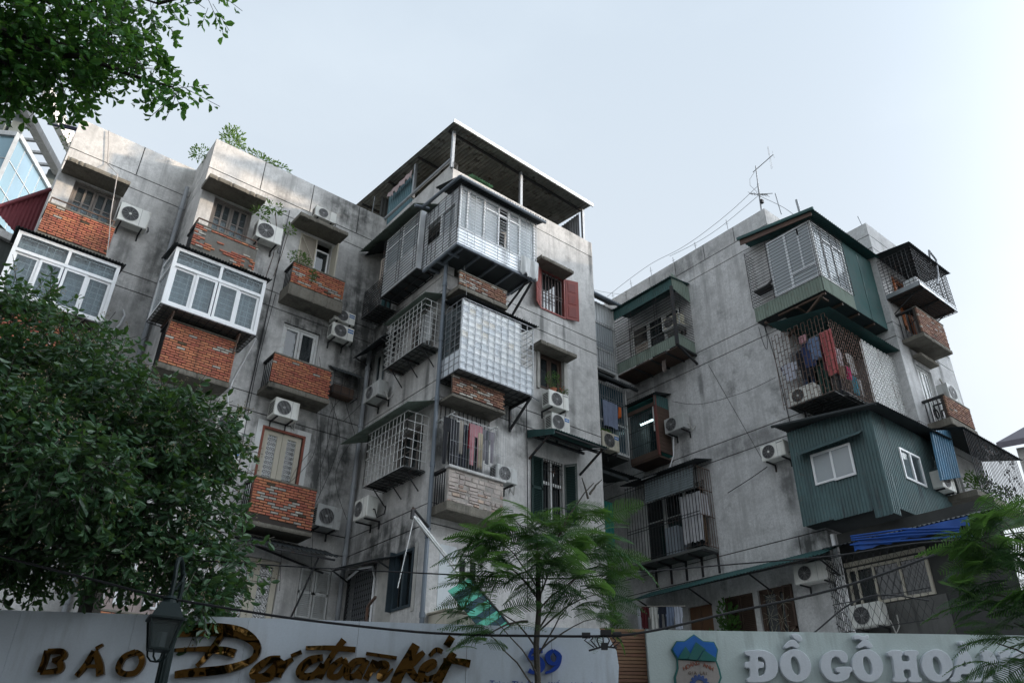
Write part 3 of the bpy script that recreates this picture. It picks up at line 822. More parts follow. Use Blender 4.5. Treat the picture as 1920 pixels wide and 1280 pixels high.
balcony('orange brick balcony with brown handrail at top left, above the leftmost white window box', FA1, .34, 1.92, 13.42, 14.30, .68, seed=3, pale=.02, dark=.04)
def keepA(r, c, nr, nc):
    if r == 0 or (c == 0 and r < 10): return True
    if c == 1 and r in (1, 3, 5, 8, 9): return True
    if c == nc - 1 and r in (7, 8, 9, 10, 11): return True
    return (r, c) in {(4, 3), (7, 2), (7, 4), (6, 5), (7, 5), (7, 6), (8, 4), (8, 5), (8, 6), (6, 7), (5, 7), (9, 2), (10, 5), (10, 6), (11, 6), (11, 7), (9, 1), (8, 2), (6, 6), (9, 6)}
balcony('balcony with most of its bricks fallen off, second column of the left wing', FA2, 3.46, 5.11, 13.40, 14.24, .68, seed=5, keep=keepA, pale=.12, backmat=MORTAR)
balcony('orange brick balcony under the second white window box, above the tree', FA2, 3.46, 5.11, 10.22, 11.34, .68, seed=9, pale=.03, hand=False,
        palefn=lambda r, c, nr, nc: (r, c) in {(3, 3), (4, 7), (5, 7), (4, 6), (5, 6)})
balcony('orange brick balcony of the lowest flat in the second column, behind the tree', FA2, 3.46, 5.11, 3.9, 4.75, .68, seed=10, hand=False)
balcony('red brick balcony with green plant, top floor next to the centre block', FA2, 6.16, 7.72, 13.66, 14.34, .6, seed=13, slabz=.36, pale=.03, hand=False,
        palefn=lambda r, c, nr, nc: (r, c) in {(4, 0), (4, 1), (5, 1), (5, 3), (6, 4), (5, 4), (7, 6), (8, 2), (9, 7), (6, 6), (7, 7)})
balcony('complete red brick balcony below the open white window', FA2, 6.08, 7.70, 10.60, 11.40, .68, seed=17, pale=.02, dark=.0, hand=False)
balcony('red and white patched brick balcony below the white lattice door', FA2, 6.18, 7.75, 7.10, 8.13, .68, seed=21, hand=False, slabz=.10,
        palefn=lambda r, c, nr, nc: (r in (4, 5, 6, 7, 8) and c in (1, 2)) and (r + c) % 2 == 0 or (r, c) in {(2, 2), (2, 3), (3, 2), (7, 5), (6, 5), (8, 4), (9, 4), (9, 3), (11, 3), (12, 4), (6, 2), (5, 1), (9, 6)},
        keep=lambda r, c, nr, nc: not (r >= nr - 2 and c < 3) and not (r == nr - 1 and c < 6))
for (lb, z, sd) in [('orange brick balcony of the leftmost column, second floor down, half hidden by leaves', 10.3, 31), ('orange brick balcony of the leftmost column, third floor down, behind the leaves', 7.2, 32)]:
    balcony(lb, FA1, .34, 1.92, z, z + .85, .68, seed=sd, hand=False)
# brick slivers of the centre block
balcony('sliver of old brick balcony tucked under the big aluminium pod', FB, 9.14, 10.66, 12.92, 13.34, .6, seed=41, mat=BRICKO, pale=.2, rails=False, hand=False, slabz=.12)
balcony('old brown brick balcony front below the white tiled cage', FB, 9.12, 10.66, 9.84, 10.34, .6, seed=43, mat=BRICKO, pale=.22, rails=False, hand=False, slabz=.06)
# tower balconies of the right block
balcony('sagging brown brick balcony below the wire cage at far right', FT, 20.5, 22.1, 13.06, 13.88, .6, seed=51, mat=BRICKO, pale=.04, hand=False, slabz=.12)
balcony('brown brick balcony with coiled cables on its railing at far right', FT, 20.66, 22.12, 10.52, 11.16, .6, seed=53, mat=BRICKO, pale=.03, hand=False, slabz=.2)
mb = MB(FT)
t = thing('cable_coil', 'coil of black cable hung on the far right balcony rail', 'cable', FT(20.65, .3, 10.7), 'cable coils')
for r_, c_ in ((.13, 0), (.12, .015), (.14, -.012)): mb.ring(20.64, .3 + c_, 10.72, r_, .008, 16)
mb.T = lambda u, d, z: (20.62, 8.15 - (u - 20.64) - .32, z)
mb.build('loops', CABLE, t)
# stone faced balcony, centre block
t = thing('stone_balcony', 'crumbling pinkish stone balcony with a laundry rack above it', 'balcony', FB(9.9, 0, 7.05), 'concrete and brick balconies')
slab(FB, 9.12, 10.70, 7.06, 7.26, .62, t, 'floor_slab')
mb = MB(FB); mb.box(9.14, 10.68, .5, .592, 7.26, 8.02); mb.build('mortar_backing', concrete('stone_mortar', (.42, .39, .36), [], .4, .3, .6), t)
rs = random.Random(4); STONE = M('pink_grey_rough_stone', (.46, .40, .365), .95, 0, .25, .5, (.2, .17, .15), .8, 5, .10); STONE2 = M('rusty_rough_stone', (.44, .33, .27), .95, 0, .25, .4, (.15, .12, .1), .6, 5, .15)
z = 7.265
while z < 7.97:
    h = rs.uniform(.05, .12); u = 9.14
    if z + h > 8.0: h = 8.0 - z
    while u < 10.67:
        w = rs.uniform(.08, .34); w = min(w, 10.68 - u)
        gap = any(abs(u + w / 2 - g) < .035 for g in (9.6, 10.1))
        if not gap and w > .03:
            mb = MB(FB); j = lambda: rs.uniform(-.014, .014)
            a, b, c, e = u + .004, u + w - .004, z + .004, z + h - .004
            f = .60 + rs.uniform(-.012, .02)
            mb.add([(a, .58, c), (b, .58, c), (b, .58, e), (a, .58, e), (a + .014 + j(), f, c + .012 + j() * .4), (b - .014 + j(), f + j() * .5, c + .012 + j() * .4), (b - .014 + j(), f, e - .012 + j() * .4), (a + .014 + j(), f + j() * .5, e - .012 + j() * .4)],
                   [(4, 5, 6, 7), (0, 1, 5, 4), (1, 2, 6, 5), (2, 3, 7, 6), (3, 0, 4, 7)])
            mb.build('stone', STONE2 if rs.random() < .2 else STONE, t)
        u += w
    z += h
mb = MB(FB); mb.box(9.11, 10.72, .47, .66, 8.02, 8.09); mb.build('coping', CONC, t, bevel=.012)
mb = MB(FB)
for k in range(5): mb.bar((9.16, .06 + k * .09, 7.26), (9.16, .06 + k * .09, 8.03), .018)
mb.box(9.11, 9.2, 0, .47, 8.0, 8.06); mb.build('side_railing', IRON, t)

# ------------------------------------------------------------------ white pvc window boxes of the left wing
def window_box(label, F, u0, u1, z0, z1, depth, roof=.1):
    t = thing('window_box', label, 'window box', F((u0 + u1) / 2, 0, z0), 'white glazed balcony boxes')
    zt = z0 + (z1 - z0) * .70
    mb = MB(F); w = .085
    rect_frame(mb, u0, u1, z0, z1, depth - .07, depth, w)
    mb.box(u0 + w, u1 - w, depth - .068, depth - .002, zt - .04, zt + .04)
    mid = (u0 + u1) / 2
    mb.box(mid - .035, mid + .035, depth - .066, depth - .004, zt + .04, z1 - w)
    mb.build('frame', WHITE, t)
    iw = (u1 - u0 - 2 * w) / 4
    for i in range(4):
        a, b = u0 + w + i * iw, u0 + w + (i + 1) * iw
        dd = depth - (.045 if i in (0, 3) else .02)
        m2 = MB(F); rect_frame(m2, a + (.012 if i == 2 else 0), b - (.012 if i == 1 else 0), z0 + w - .01, zt - .04, dd - .03, dd, .06); s = m2.build('sash', WHITE, t)
        m3 = MB(F); m3.box(a + .05, b - .05, dd - .018, dd - .012, z0 + w + .04, zt - .09); m3.build('pane', BOXGL, s)
    for a, b in ((u0 + w, mid - .035), (mid + .035, u1 - w)):
        m3 = MB(F); m3.box(a, b, depth - .04, depth - .034, zt + .04, z1 - w); m3.build('pane', BOXGL, t)
    for u in (u0, u1):                                      # side walls: frame and pane
        m2 = MB(F); e = .035 if u == u0 else -.035
        ua, ub = sorted((u, u + e * 2))
        m2.box(ua, ub, 0, depth - .07, z0, z0 + w); m2.box(ua, ub, 0, depth - .07, z1 - w, z1); m2.box(ua, ub, 0, .07, z0 + w, z1 - w); m2.box(ua, ub, .07, depth - .07, zt - .03, zt + .03)
        s = m2.build('side_frame', WHITE, t)
        m3 = MB(F); m3.box(u + e - .003, u + e + .003, .07, depth - .07, z0 + w, z1 - w); m3.build('pane', FROST, s)
    mb = MB(F); dd = depth - .085                                # white security bars behind the panes
    for (a, b) in ((u0 + .12, mid - .12), (mid + .12, u1 - .12)):
        n = 10
        for k in range(n): z = z0 + .12 + (z1 - z0 - .24) * k / (n - 1); mb.bar((a, dd, z), (b, dd, z), .016)
        for s_ in (.38, .62, .80): mb.bar((a + (b - a) * s_, dd, z0 + .1), (a + (b - a) * s_, dd, z1 - .1), .016)
    mb.build('security_bars', WHITE, t)
    mb = MB(F); mb.corr((u0 + .08, depth - .2, z0 + .05), (u1 - .08, depth - .2, z0 + .05), (u0 + .08, depth - .2, z1 - .1), .16, .02); mb.build('curtain', M('grey_net_curtain', (.60, .62, .64), .9, 0, .15, .1), t)
    mb = MB(F); mb.corr((mid - .07, depth - .15, z0 + .05), (mid + .07, depth - .15, z0 + .05), (mid - .07, depth - .15, zt), .05, .012); tag(mb.build('curtain', DARKBLUE, t), 'narrow dark blue curtain')
    mb = MB(F); mb.corr((u0 - .09, -.0, z1 + .20), (u1 + .09, 0, z1 + .20), (u0 - .09, depth + .10, z1 + .035), .075, .016); mb.build('roof', DKROOF, t)
    mb = MB(F)
    n = 12
    for k in range(n + 1): u = u0 + (u1 - u0) * k / n; mb.bar((u, 0, z0 - .02), (u, depth, z0 - .02), .016)
    for k in range(8): d = depth * k / 7; mb.bar((u0, d, z0 - .035), (u1, d, z0 - .035), .016)
    mb.build('floor_grid', IRON, t)
    mb = MB(F); mb.box(u0 + .02, u1 - .02, .02, depth - .08, z0 + .01, z0 + .03); mb.build('floor_board', M('dirty_board', (.17, .16, .14), .9), t)
    for u in (u0 + .35, u1 - .35):
        mb = MB(F); mb.bar((u, 0, z0 - .06), (u, depth - .1, z0 - .06), .04); mb.bar((u, .7, z0 - .5), (u, depth - .12, z0 - .07), .03); mb.build('bracket', RUSTY, t)
    return t
window_box('leftmost white framed window box with sliding panes and bars', FA1, 0.0, 2.28, 11.38, 13.06, 1.05)
window_box('white framed window box second from left, above a brick balcony', FA2, 3.1, 5.40, 11.50, 13.12, 1.05)

# ------------------------------------------------------------------ bar cages, generic
def bar_panel(mb, F, ax, c, a0, a1, z0, z1, na, nzb, w, off=.0):
    """grid of bars: ax 'u' = panel parallel to the facade at d=c, 'd' = panel across it at u=c"""
    P = (lambda s, z, e: (s, c + e, z)) if ax == 'u' else (lambda s, z, e: (c + e, s, z))
    rj = random.Random(int(a0 * 37 + z0 * 11)); j = lambda: rj.uniform(-.011, .011)
    if na:
        for k in range(na + 1):
            s = a0 + (a1 - a0) * k / na
            mb.bar(P(s + (j() if 0 < k < na else 0), z0, 0), P(s + (j() if 0 < k < na else 0), z1, 0), w)
    if nzb:
        for k in range(nzb + 1):
            z = z0 + (z1 - z0) * k / nzb
            mb.bar(P(a0, z + (j() if 0 < k < nzb else 0), w * .9), P(a1, z + (j() if 0 < k < nzb else 0), w * .9), w)

def floor_grid(F, u0, u1, d0, d1, z, n, k, w, mat, parent, name='floor_grid', board=None):
    mb = MB(F)
    for i in range(n + 1): u = u0 + (u1 - u0) * i / n; mb.bar((u, d0, z), (u, d1, z), w)
    for i in range(k + 1): d = d0 + (d1 - d0) * i / k; mb.bar((u0, d, z - w), (u1, d, z - w), w)
    o = mb.build(name, mat, parent)
    if board:
        mb = MB(F); mb.box(u0 + .02, u1 - .02, d0 + .01, d1 - .02, z + w, z + w + .02); mb.build('floor_board', board, parent)
    return o
BOARD = M('grey_floor_board', (.12, .125, .12), .9, 0, .25, .4)

# big aluminium pod wrapping the top corner of the centre block
t = thing('balcony_pod', 'large silver sheet and glass pod wrapping the top corner of the centre block', 'balcony enclosure', (10, 14.3, 13.8), 'enclosed balconies')
FP, SP = front(13.36), side(8.74)
zb, zs, zt = 13.83, 14.32, 15.72
mb = MB(FP)
def sheets(mb, F, u0, u1, z0, z1, d=0, step=.098):
    z = z0
    while z < z1 - .01:
        e = min(z + step - .006, z1); mb.box(u0, u1, d - .012, d, z, e); mb.box(u0, u1, d - .02, d - .011, e, min(z + step, z1)); z += step
sheets(mb, FP, 8.74, 11.30, zb, zs); mb.build('front_sheeting', ALU, t)
mb = MB(FP); mb.box(8.74, 11.3, -.05, .012, zs, zs + .05); mb.box(8.74, 11.3, -.05, .012, zt - .05, zt)
for u in (8.74, 8.98, 9.52, 10.0, 10.34, 10.72, 11.25): mb.box(u, u + .05, -.05, .01, zs + .05, zt - .05)
mb.box(9.57, 10.72, -.048, .008, 15.38, 15.43); mb.build('window_frame', WHITE, t)
for a, b, mt in ((8.79, 8.98, FROST), (9.03, 9.52, FROST), (9.57, 10.0, FROST), (10.39, 10.72, FROST), (10.77, 11.25, FROST)):
    m2 = MB(FP); m2.box(a, b, -.03, -.024, zs + .05, zt - .05); m2.build('pane', mt, t)
m2 = MB(FP); m2.corr((8.8, -.2, zs), (9.95, -.2, zs), (8.8, -.2, zt - .05), .1, .015); m2.corr((10.45, -.2, zs), (11.25, -.2, zs), (10.45, -.2, zt - .05), .1, .015); m2.build('curtain', M('bright_curtain', (.62, .63, .62), .9, 0, .1, .1), t)
mb = MB(SP); sheets(mb, SP, 13.38, 14.95, zb, 14.50); sheets(mb, SP, 13.38, 14.95, 15.28, zt); sheets(mb, SP, 13.38, 13.5, 14.50, 15.28); mb.build('side_sheeting', ALU, t)
mb = MB(SP); rect_frame(mb, 13.5, 14.95, 14.50, 15.28, -.05, .015, .05); mb.box(14.16, 14.22, -.05, .012, 14.55, 15.23); mb.build('window_frame', WHITE, t)
m2 = MB(SP); m2.box(13.55, 14.16, -.03, -.024, 14.55, 15.23); m2.build('pane', FROST, t)
mb = MB(FP)
for k in range(19): z = zb + .02 + k * (zt - zb - .04) / 18; mb.bar((8.70, .05, z), (11.32, .05, z), .011)
for u in (8.72, 9.0, 9.22, 9.56, 9.98, 10.3, 10.36, 10.7, 10.95, 11.1, 11.3): mb.bar((u, .06, zb), (u, .06, zt), .012)
mb.build('front_bars', GALV, t)
mb = MB(SP)
for k in range(19): z = zb + .02 + k * (zt - zb - .04) / 18; mb.bar((13.30, .05, z), (14.97, .05, z), .011)
for u in (13.34, 13.6, 13.66, 13.95, 14.3, 14.5, 14.7, 14.92): mb.bar((u, .06, zb), (u, .06, zt), .012)
mb.build('side_bars', IRON, t)
mb = MB(); mb.corr((8.55, 13.10, 15.80), (11.55, 13.10, 15.80), (8.55, 14.36, 16.22), .09, .016); mb.build('roof', DKROOF, t)
mb = MB(); mb.tube([(8.56, 13.12, 15.77), (11.5, 13.12, 15.74)], .045, 8); mb.tube([(8.56, 13.15, 15.78), (8.56, 15.0, 15.92)], .05, 8); mb.build('gutter', PIPEB, t)
mb = MB(); mb.box(8.72, 11.31, 13.34, 13.40, zb - .07, zb); mb.box(8.72, 8.78, 13.40, 14.95, zb - .07, zb)
for x in (8.95, 9.5, 10.05, 10.6, 11.15): mb.bar((x, 13.38, zb - .03), (x, 14.36, zb - .03), .06)
for y in (13.8, 14.3, 14.7): mb.bar((8.72, y, zb - .05), (9.1, y, zb - .05), .06)
mb.build('floor_frame', PIPEB, t)
mb = MB(); mb.box(8.76, 11.28, 13.42, 14.34, zb, zb + .03); mb.box(8.8, 9.08, 14.34, 14.93, zb, zb + .03); mb.build('floor_board', DKROOF, t)
mb = MB(); mb.bar((11.24, 13.42, zb - .07), (11.24, 14.36, 13.0), .05); mb.bar((11.1, 13.42, zb - .07), (11.1, 14.36, zb - .55), .045); mb.build('brace', IRON, t)
# crumpled white cloth at the right end of the pod
def cloth_sheet(mb, F, u0, u1, z0, z1, d, folds=5, amp=.03, ragged=.04, seed=1, nu=18, nzz=8, thick=.006, taper=0.0):
    rr = random.Random(seed); ph = [rr.uniform(0, 6.28) for _ in range(4)]
    bot = [rr.uniform(-ragged, ragged) for _ in range(nu + 1)]
    for sgn in (1, -1):
        vs, fs = [], []
        for i in range(nu + 1):
            for k in range(nzz + 1):
                s, v = i / nu, k / nzz
                c = (u0 + u1) / 2 + (s - .5) * (u1 - u0) * (1 - taper * v)
                z = z1 + (z0 + bot[i] - z1) * v
                e = amp * (.35 + .65 * v) * (math.sin(s * folds * 6.28 + ph[0] + v * .8) + .5 * math.sin(s * folds * 11 + ph[1] - v * 1.5))
                vs.append((c, d + e + sgn * thick / 2, z))
        for i in range(nu):
            for k in range(nzz): a = i * (nzz + 1) + k; fs.append((a, a + 1, a + nzz + 2, a + nzz + 1))
        mb.add(vs, fs)
mb = MB(FP); cloth_sheet(mb, FP, 10.75, 11.36, 13.78, 14.35, .09, 2, .035, .05, 5)
tag(mb.build('plastic_sheet', M('dirty_white_plastic', (.48, .49, .49), .6, 0, .2, .4), loc=FP(11.05, .1, 13.8), smooth=True), 'crumpled white plastic sheet tied to the end of the silver pod', 'plastic sheet')

# silver side pod left of it
t = thing('balcony_pod', 'silver barred pod on the side of the centre block, under a grey eave', 'balcony enclosure', (8.8, 15.9, 13.8), 'enclosed balconies')
SS = side(8.55); z0, z1 = 13.86, 15.82
mb = MB(SS); sheets(mb, SS, 14.98, 16.82, z0, 14.62); mb.build('side_sheeting', ALU, t)
mb = MB(SS); rect_frame(mb, 14.98, 16.82, 14.62, z1, -.05, .01, .05); mb.box(15.86, 15.92, -.05, .008, 14.67, z1 - .05); mb.box(15.03, 16.77, -.048, .006, 15.40, 15.44); mb.build('window_frame', WHITE, t)
for a, b in ((15.03, 15.86), (15.92, 16.77)): m2 = MB(SS); m2.box(a, b, -.03, -.024, 14.67, z1 - .05); m2.build('pane', FROST, t)
m2 = MB(SS); m2.corr((15.0, -.2, 14.6), (16.8, -.2, 14.6), (15.0, -.2, z1), .12, .02); m2.build('curtain', CURTAIN, t)
mb = MB(); mb.box(8.55, 8.74, 14.965, 14.98, z0, z1); mb.box(8.55, 9.1, 16.80, 16.82, z0, z1); mb.build('end_sheeting', ALU, t)
mb = MB(SS)
for k in range(20): z = z0 + .02 + k * (z1 - z0 - .04) / 19; mb.bar((14.95, .05, z), (16.84, .05, z), .011)
for u in (14.97, 15.1, 15.82, 15.97, 16.72, 16.83): mb.bar((u, .06, z0), (u, .06, z1), .012)
mb.build('side_bars', IRON, t)
mb = MB(); mb.corr((8.28, 14.95, 15.92), (8.28, 18.05, 16.02), (9.1, 14.95, 16.32), .09, .016); mb.build('roof', GREENF, t)
mb = MB(); mb.tube([(8.3, 14.93, 15.83), (8.75, 14.93, 15.95)], .045, 8); mb.build('gutter', PIPEB, t)
floor_grid(SB, 14.98, 16.82, 0, .55, z0 - .03, 5, 2, .03, IRON, t, 'floor_frame', DKROOF)
# dark wire basket between pod and wing
t = thing('wire_cage', 'dark wire mesh cage in the shaded corner under the grey eave', 'cage', (8.8, 17.2, 13.7), 'barred balcony cages')
mb = MB(SB); bar_panel(mb, SB, 'u', .55, 16.86, 17.85, 13.62, 14.52, 12, 10, .012); mb.build('side_grille', IRON, t)
floor_grid(SB, 16.86, 17.85, 0, .55, 13.62, 8, 4, .016, IRON, t, 'floor_grid', BOARD)
mb = MB(); mb.corr((8.5, 17.2, 16.0), (8.5, 18.3, 16.02), (9.1, 17.2, 16.4), .08, .015); mb.build('roof', DKROOF, t)

# cage L : white square grid on the side, second floor from top
def grid_cage(label, F, u0, u1, z0, z1, depth, nu, nzb, nd, mat, w=.011, roof=None, roofmat=DKROOF, board=BOARD, name='wire_cage', ends='both'):
    t = thing(name, label, 'cage', F((u0 + u1) / 2, 0, z0), 'barred balcony cages')
    mb = MB(F); bar_panel(mb, F, 'u', depth, u0, u1, z0, z1, nu, nzb, w); mb.build('front_grille', mat, t)
    for u in ((u0, u1) if ends == 'both' else ((u0,) if ends == 'lo' else (u1,))):
        mb = MB(F); bar_panel(mb, F, 'd', u, 0, depth, z0, z1, nd, nzb, w); mb.build('end_grille', mat, t)
    floor_grid(F, u0, u1, 0, depth, z0, nu, nd, w, IRON, t, 'floor_grid', board)
    if roof:
        ov, hi, lo = roof
        mb = MB(F); mb.corr((u0 - ov, 0, z1 + hi), (u1 + ov, 0, z1 + hi), (u0 - ov, depth + ov, z1 + lo), .08, .015); mb.build('roof', roofmat, t)
    for u in (u0 + .2, (u0 + u1) / 2, u1 - .2):
        mb = MB(F); mb.bar((u, 0, z0 - .03), (u, depth, z0 - .03), .03); mb.bar((u, .02, z0 - .42), (u, depth * .7, z0 - .04), .022); mb.build('bracket', IRON, t)
    return t
t = grid_cage('white square-grid cage with plants inside, left of the downpipe', SB, 14.40, 16.28, 11.30, 12.60, .52, 10, 8, 3, WPAINT, roof=(.10, .30, .10), roofmat=GREENF)
mb = MB(SB); cloth_sheet(mb, SB, 14.5, 15.0, 11.6, 12.5, .2, 2, .03, .03, 8); tag(mb.build('curtain_cloth', M('grey_white_cloth', (.42, .43, .43), .9), loc=SB(14.7, .2, 11.6), smooth=True), 'grey white cloth hanging inside the grid cage', 'cloth')
# cage with white tiled panels, centre block front
t = thing('tiled_cage', 'big cage of white panels behind a square steel grid, centre block', 'balcony enclosure', FB(10.2, 0, 10.4), 'enclosed balconies')
u0, u1, z0, z1, dp = 9.1, 11.34, 10.40, 12.36, .85
mb = MB(FB); bar_panel(mb, FB, 'u', dp + .03, u0, u1, z0, z1, 11, 11, .014); mb.build('front_grille', GALV, t)
mb = MB(FB); bar_panel(mb, FB, 'd', u0 - .02, 0, dp, z0, z1, 4, 11, .014); mb.build('end_grille', GALV, t)
mb = MB(FB); bar_panel(mb, FB, 'd', u1, 0, dp, z0, z1, 4, 11, .014); mb.build('end_grille', WPAINT, t)
TILE = [M('white_wall_panel', (.82, .84, .85), .5, 0, .06, .2), M('cream_wall_panel', (.76, .73, .67), .5, 0, .08, .2), M('bluish_wall_panel', (.68, .72, .76), .5, 0, .06, .2)]
rt = random.Random(6); sx, sz = (u1 - u0) / 11, (z1 - z0) / 11
for i in range(11):
    for k in range(11):
        if i >= 9 and k > 3: continue
        a, b = u0 + i * sx, u0 + (i + 1) * sx; c, e = z0 + k * sz, z0 + (k + 1) * sz
        m2 = MB(FB); q = rt.uniform(-.004, .004)
        m2.box(a + .003, b - .003, dp - .012 + q, dp - .002 + q, c + .003, e - .003)
        m2.build('panel', TILE[2] if k < 3 else TILE[rt.choice((0, 0, 1, 0, 2))], t)
for i in range(4):
    for k in range(3):
        m2 = MB(FB); m2.box(u0 - .004, u0 + .006, i * dp / 4 + .003, (i + 1) * dp / 4 - .003, z0 + k * sz + .003, z0 + (k + 1) * sz - .003); m2.build('panel', TILE[2], t)
m2 = MB(FB); m2.box(u0 + .01, u0 + .018, .02, dp - .02, z0 + 3 * sz, z1 - .1); m2.build('pane', GLASS, t)
mb = MB(FB); mb.corr((u0 - .08, 0, z1 + .28), (u1 + .14, 0, z1 + .28), (u0 - .08, dp + .12, z1 + .06), .08, .016); mb.build('roof', DKROOF, t)
floor_grid(FB, u0, u1, 0, dp, z0 - .02, 11, 4, .016, IRON, t, 'floor_grid', BOARD)
mb = MB(FB); mb.bar((11.3, 0, z0 - .06), (11.3, dp, z0 - .05), .05); mb.bar((11.3, dp - .02, z0 - .06), (11.3, .02, 9.75), .05); mb.bar((11.3, .02, z0), (11.3, .02, 9.7), .05); mb.build('bracket', IRON, t)
# white cage lower on the side
t = grid_cage('white barred cage with a sheet roof, lower side of the centre block', SB, 14.68, 16.56, 8.18, 9.56, .57, 11, 6, 3, WPAINT, w=.013)
mb = MB(SB); mb.corr((14.4, 0, 9.9), (17.7, 0, 9.9), (14.4, .78, 9.62), .08, .015); mb.build('roof', GREENF, t)

# ------------------------------------------------------------------ recess enclosures between the blocks
t = thing('glazed_enclosure', 'tall white corrugated enclosure with a barred window in the recess between the blocks', 'balcony enclosure', (15.6, 15.5, 13.5), 'enclosed balconies')
FE = front(15.5)
mb = MB(FE); mb.corr((14.6, 0, 15.3), (16.5, 0, 15.3), (14.6, 0, 16.1), .13, .012, kind='trap'); mb.corr((14.6, 0, 13.6), (16.5, 0, 13.6), (14.6, 0, 14.28), .13, .012, kind='trap'); mb.build('front_sheeting', WSHEET, t)
mb = MB(FE); rect_frame(mb, 14.6, 16.55, 13.55, 15.32, -.04, .03, .07); mb.box(14.67, 16.48, -.03, .028, 14.28, 14.36); mb.box(15.5, 15.56, -.03, .026, 14.36, 15.25); mb.box(16.5, 16.58, -.05, .05, 13.4, 16.1); mb.build('window_frame', WPAINT, t)
m2 = MB(FE); m2.box(14.67, 16.48, -.02, -.014, 14.36, 15.25); m2.build('pane', FROST, t)
mb = MB(FE)
for k in range(20): mb.bar((14.65 + k * .097, .08, 13.6), (14.65 + k * .097, .08, 15.28), .012)
for z in (13.62, 13.72, 14.3, 14.38, 14.48, 15.15, 15.26): mb.bar((14.6, .09, z), (16.5, .09, z), .012)
mb.build('window_bars', GALV, t)
mb = MB(FE); mb.corr((14.5, -.3, 16.5), (16.75, -.3, 16.5), (14.5, .3, 16.2), .09, .016); mb.build('roof', DKROOF, t)
mb = MB(FE); mb.tube([(14.5, .3, 16.16), (16.72, .3, 16.12)], .06, 8); mb.build('gutter', PIPEB, t)
mb = MB(FE); mb.box(14.58, 16.5, -1.2, -.02, 13.5, 13.56); mb.build('floor_board', BOARD, t)
t = thing('glazed_enclosure', 'white framed enclosure with vertical bars and a towel, between the two blocks', 'balcony enclosure', (15.8, 15.4, 10.7), 'enclosed balconies')
FE2 = front(15.4)
mb = MB(FE2); rect_frame(mb, 14.6, 16.80, 10.75, 13.05, -.05, .03, .09); mb.box(14.69, 16.71, -.04, .028, 11.68, 11.76); mb.box(15.5, 15.58, -.04, .026, 11.76, 12.96); mb.build('window_frame', WPAINT, t)
for a, b, c, e in ((14.69, 15.5, 11.76, 12.96), (15.58, 16.71, 11.76, 12.96), (14.69, 16.71, 10.84, 11.68)): m2 = MB(FE2); m2.box(a, b, -.03, -.024, c, e); m2.build('pane', M('blue_green_glass', (.035, .075, .095), .15, 0, .3, .1, spec=.7), t)
mb = MB(FE2)
for k in range(21): mb.bar((14.7 + k * .1, .06, 10.8), (14.7 + k * .1, .06, 13.0), .018)
for z in (11.66, 11.78, 12.42, 12.5): mb.bar((14.6, .075, z), (16.8, .075, z), .012)
mb.build('window_bars', GALV, t)
mb = MB(FE2); mb.corr((14.5, -.3, 13.35), (17.1, -.3, 13.35), (14.5, .25, 13.14), .09, .016); mb.tube([(14.5, .26, 13.1), (17.1, .26, 13.06)], .05, 8); mb.build('roof', DKROOF, t)
mb = MB(FE2); mb.box(14.58, 16.8, -1.2, -.02, 10.68, 10.74); mb.build('floor_board', BOARD, t)
# teal sheet at the lower recess with dark ledge
t = thing('sheet_screen', 'bright teal corrugated screen in the recess beside the right block', 'screen', (15.5, 15.9, 7.5))
mb = MB(); mb.corr((14.58, 15.9, 8.0), (16.5, 15.9, 8.0), (14.58, 15.9, 9.4), .13, .014, kind='trap'); mb.build('sheeting', M('teal_corrugated', (.03, .20, .17), .6, .1, .15, .2), t)
mb = MB(); mb.corr((14.55, 15.2, 10.1), (17.0, 15.2, 10.1), (14.55, 16.6, 10.35), .1, .015); mb.box(14.58, 16.6, 15.3, 15.36, 9.95, 10.05); mb.build('ledge', DKROOF, t)

# ------------------------------------------------------------------ right block: cages and pods
# green cage with sheet apron, top floor of the side wall
t = thing('balcony_cage', 'green roofed barred cage with a faded sheet apron, side of the right block', 'balcony enclosure', SC(14, 0, 13.5), 'enclosed balconies')
d0, ua, ub = .85, 12.92, 15.52
mb = MB(SC); mb.corr((ua, d0, 13.58), (ub, d0, 13.58), (ua, d0, 13.95), .085, .012); mb.build('front_apron', GREENF, t)
mb = MB(SC); mb.corr((ua, .02, 13.5), (ua, d0, 13.58), (ua, .02, 13.95), .085, .012); mb.build('end_apron', GREENF, t)
mb = MB(SC); mb.corr((ua - .02, d0 + .02, 15.62), (ub, d0 + .02, 15.62), (ua - .02, d0 + .02, 15.96), .085, .012); mb.build('front_fascia', GREENC, t)
mb = MB(SC); mb.corr((ua - .02, .02, 15.4), (ua - .02, d0, 15.62), (ua - .02, .02, 15.99), .085, .012); mb.build('end_fascia', GREENF, t)
mb = MB(SC); mb.corr((ua - .08, 0, 16.12), (ub + .05, 0, 16.12), (ua - .08, d0 + .12, 15.99), .085, .014); mb.build('roof', GREENC, t)
mb = MB(SC)
for k in range(17): z = 13.95 + k * (15.62 - 13.95) / 16; mb.bar((ua, d0, z), (ub, d0, z), .012)
for u in (13.6, 13.7, 14.7, 14.8): mb.bar((u, d0 + .012, 13.95), (u, d0 + .012, 15.62), .012)
mb.build('front_bars', IRON, t)
mb = MB(SC)
for k in range(17): z = 13.95 + k * (15.5 - 13.95) / 16; mb.bar((ua, 0, z), (ua, d0, z), .012)
mb.build('end_bars', IRON, t)
mb = MB(SC); mb.box(ua - .03, ua + .05, d0 - .04, d0 + .05, 13.58, 15.7); mb.build('post', IRON, t)
mb = MB(SC); mb.box(ub - .05, ub + .02, d0 - .04, d0 + .03, 13.58, 15.7); mb.build('post', IRON, t)
mb = MB(SC); mb.bar((ua, 0, 13.2), (ua, d0, 13.56), .06); mb.bar((ua, 0, 13.5), (ua, d0, 13.56), .06); mb.build('brace', IRON, t)
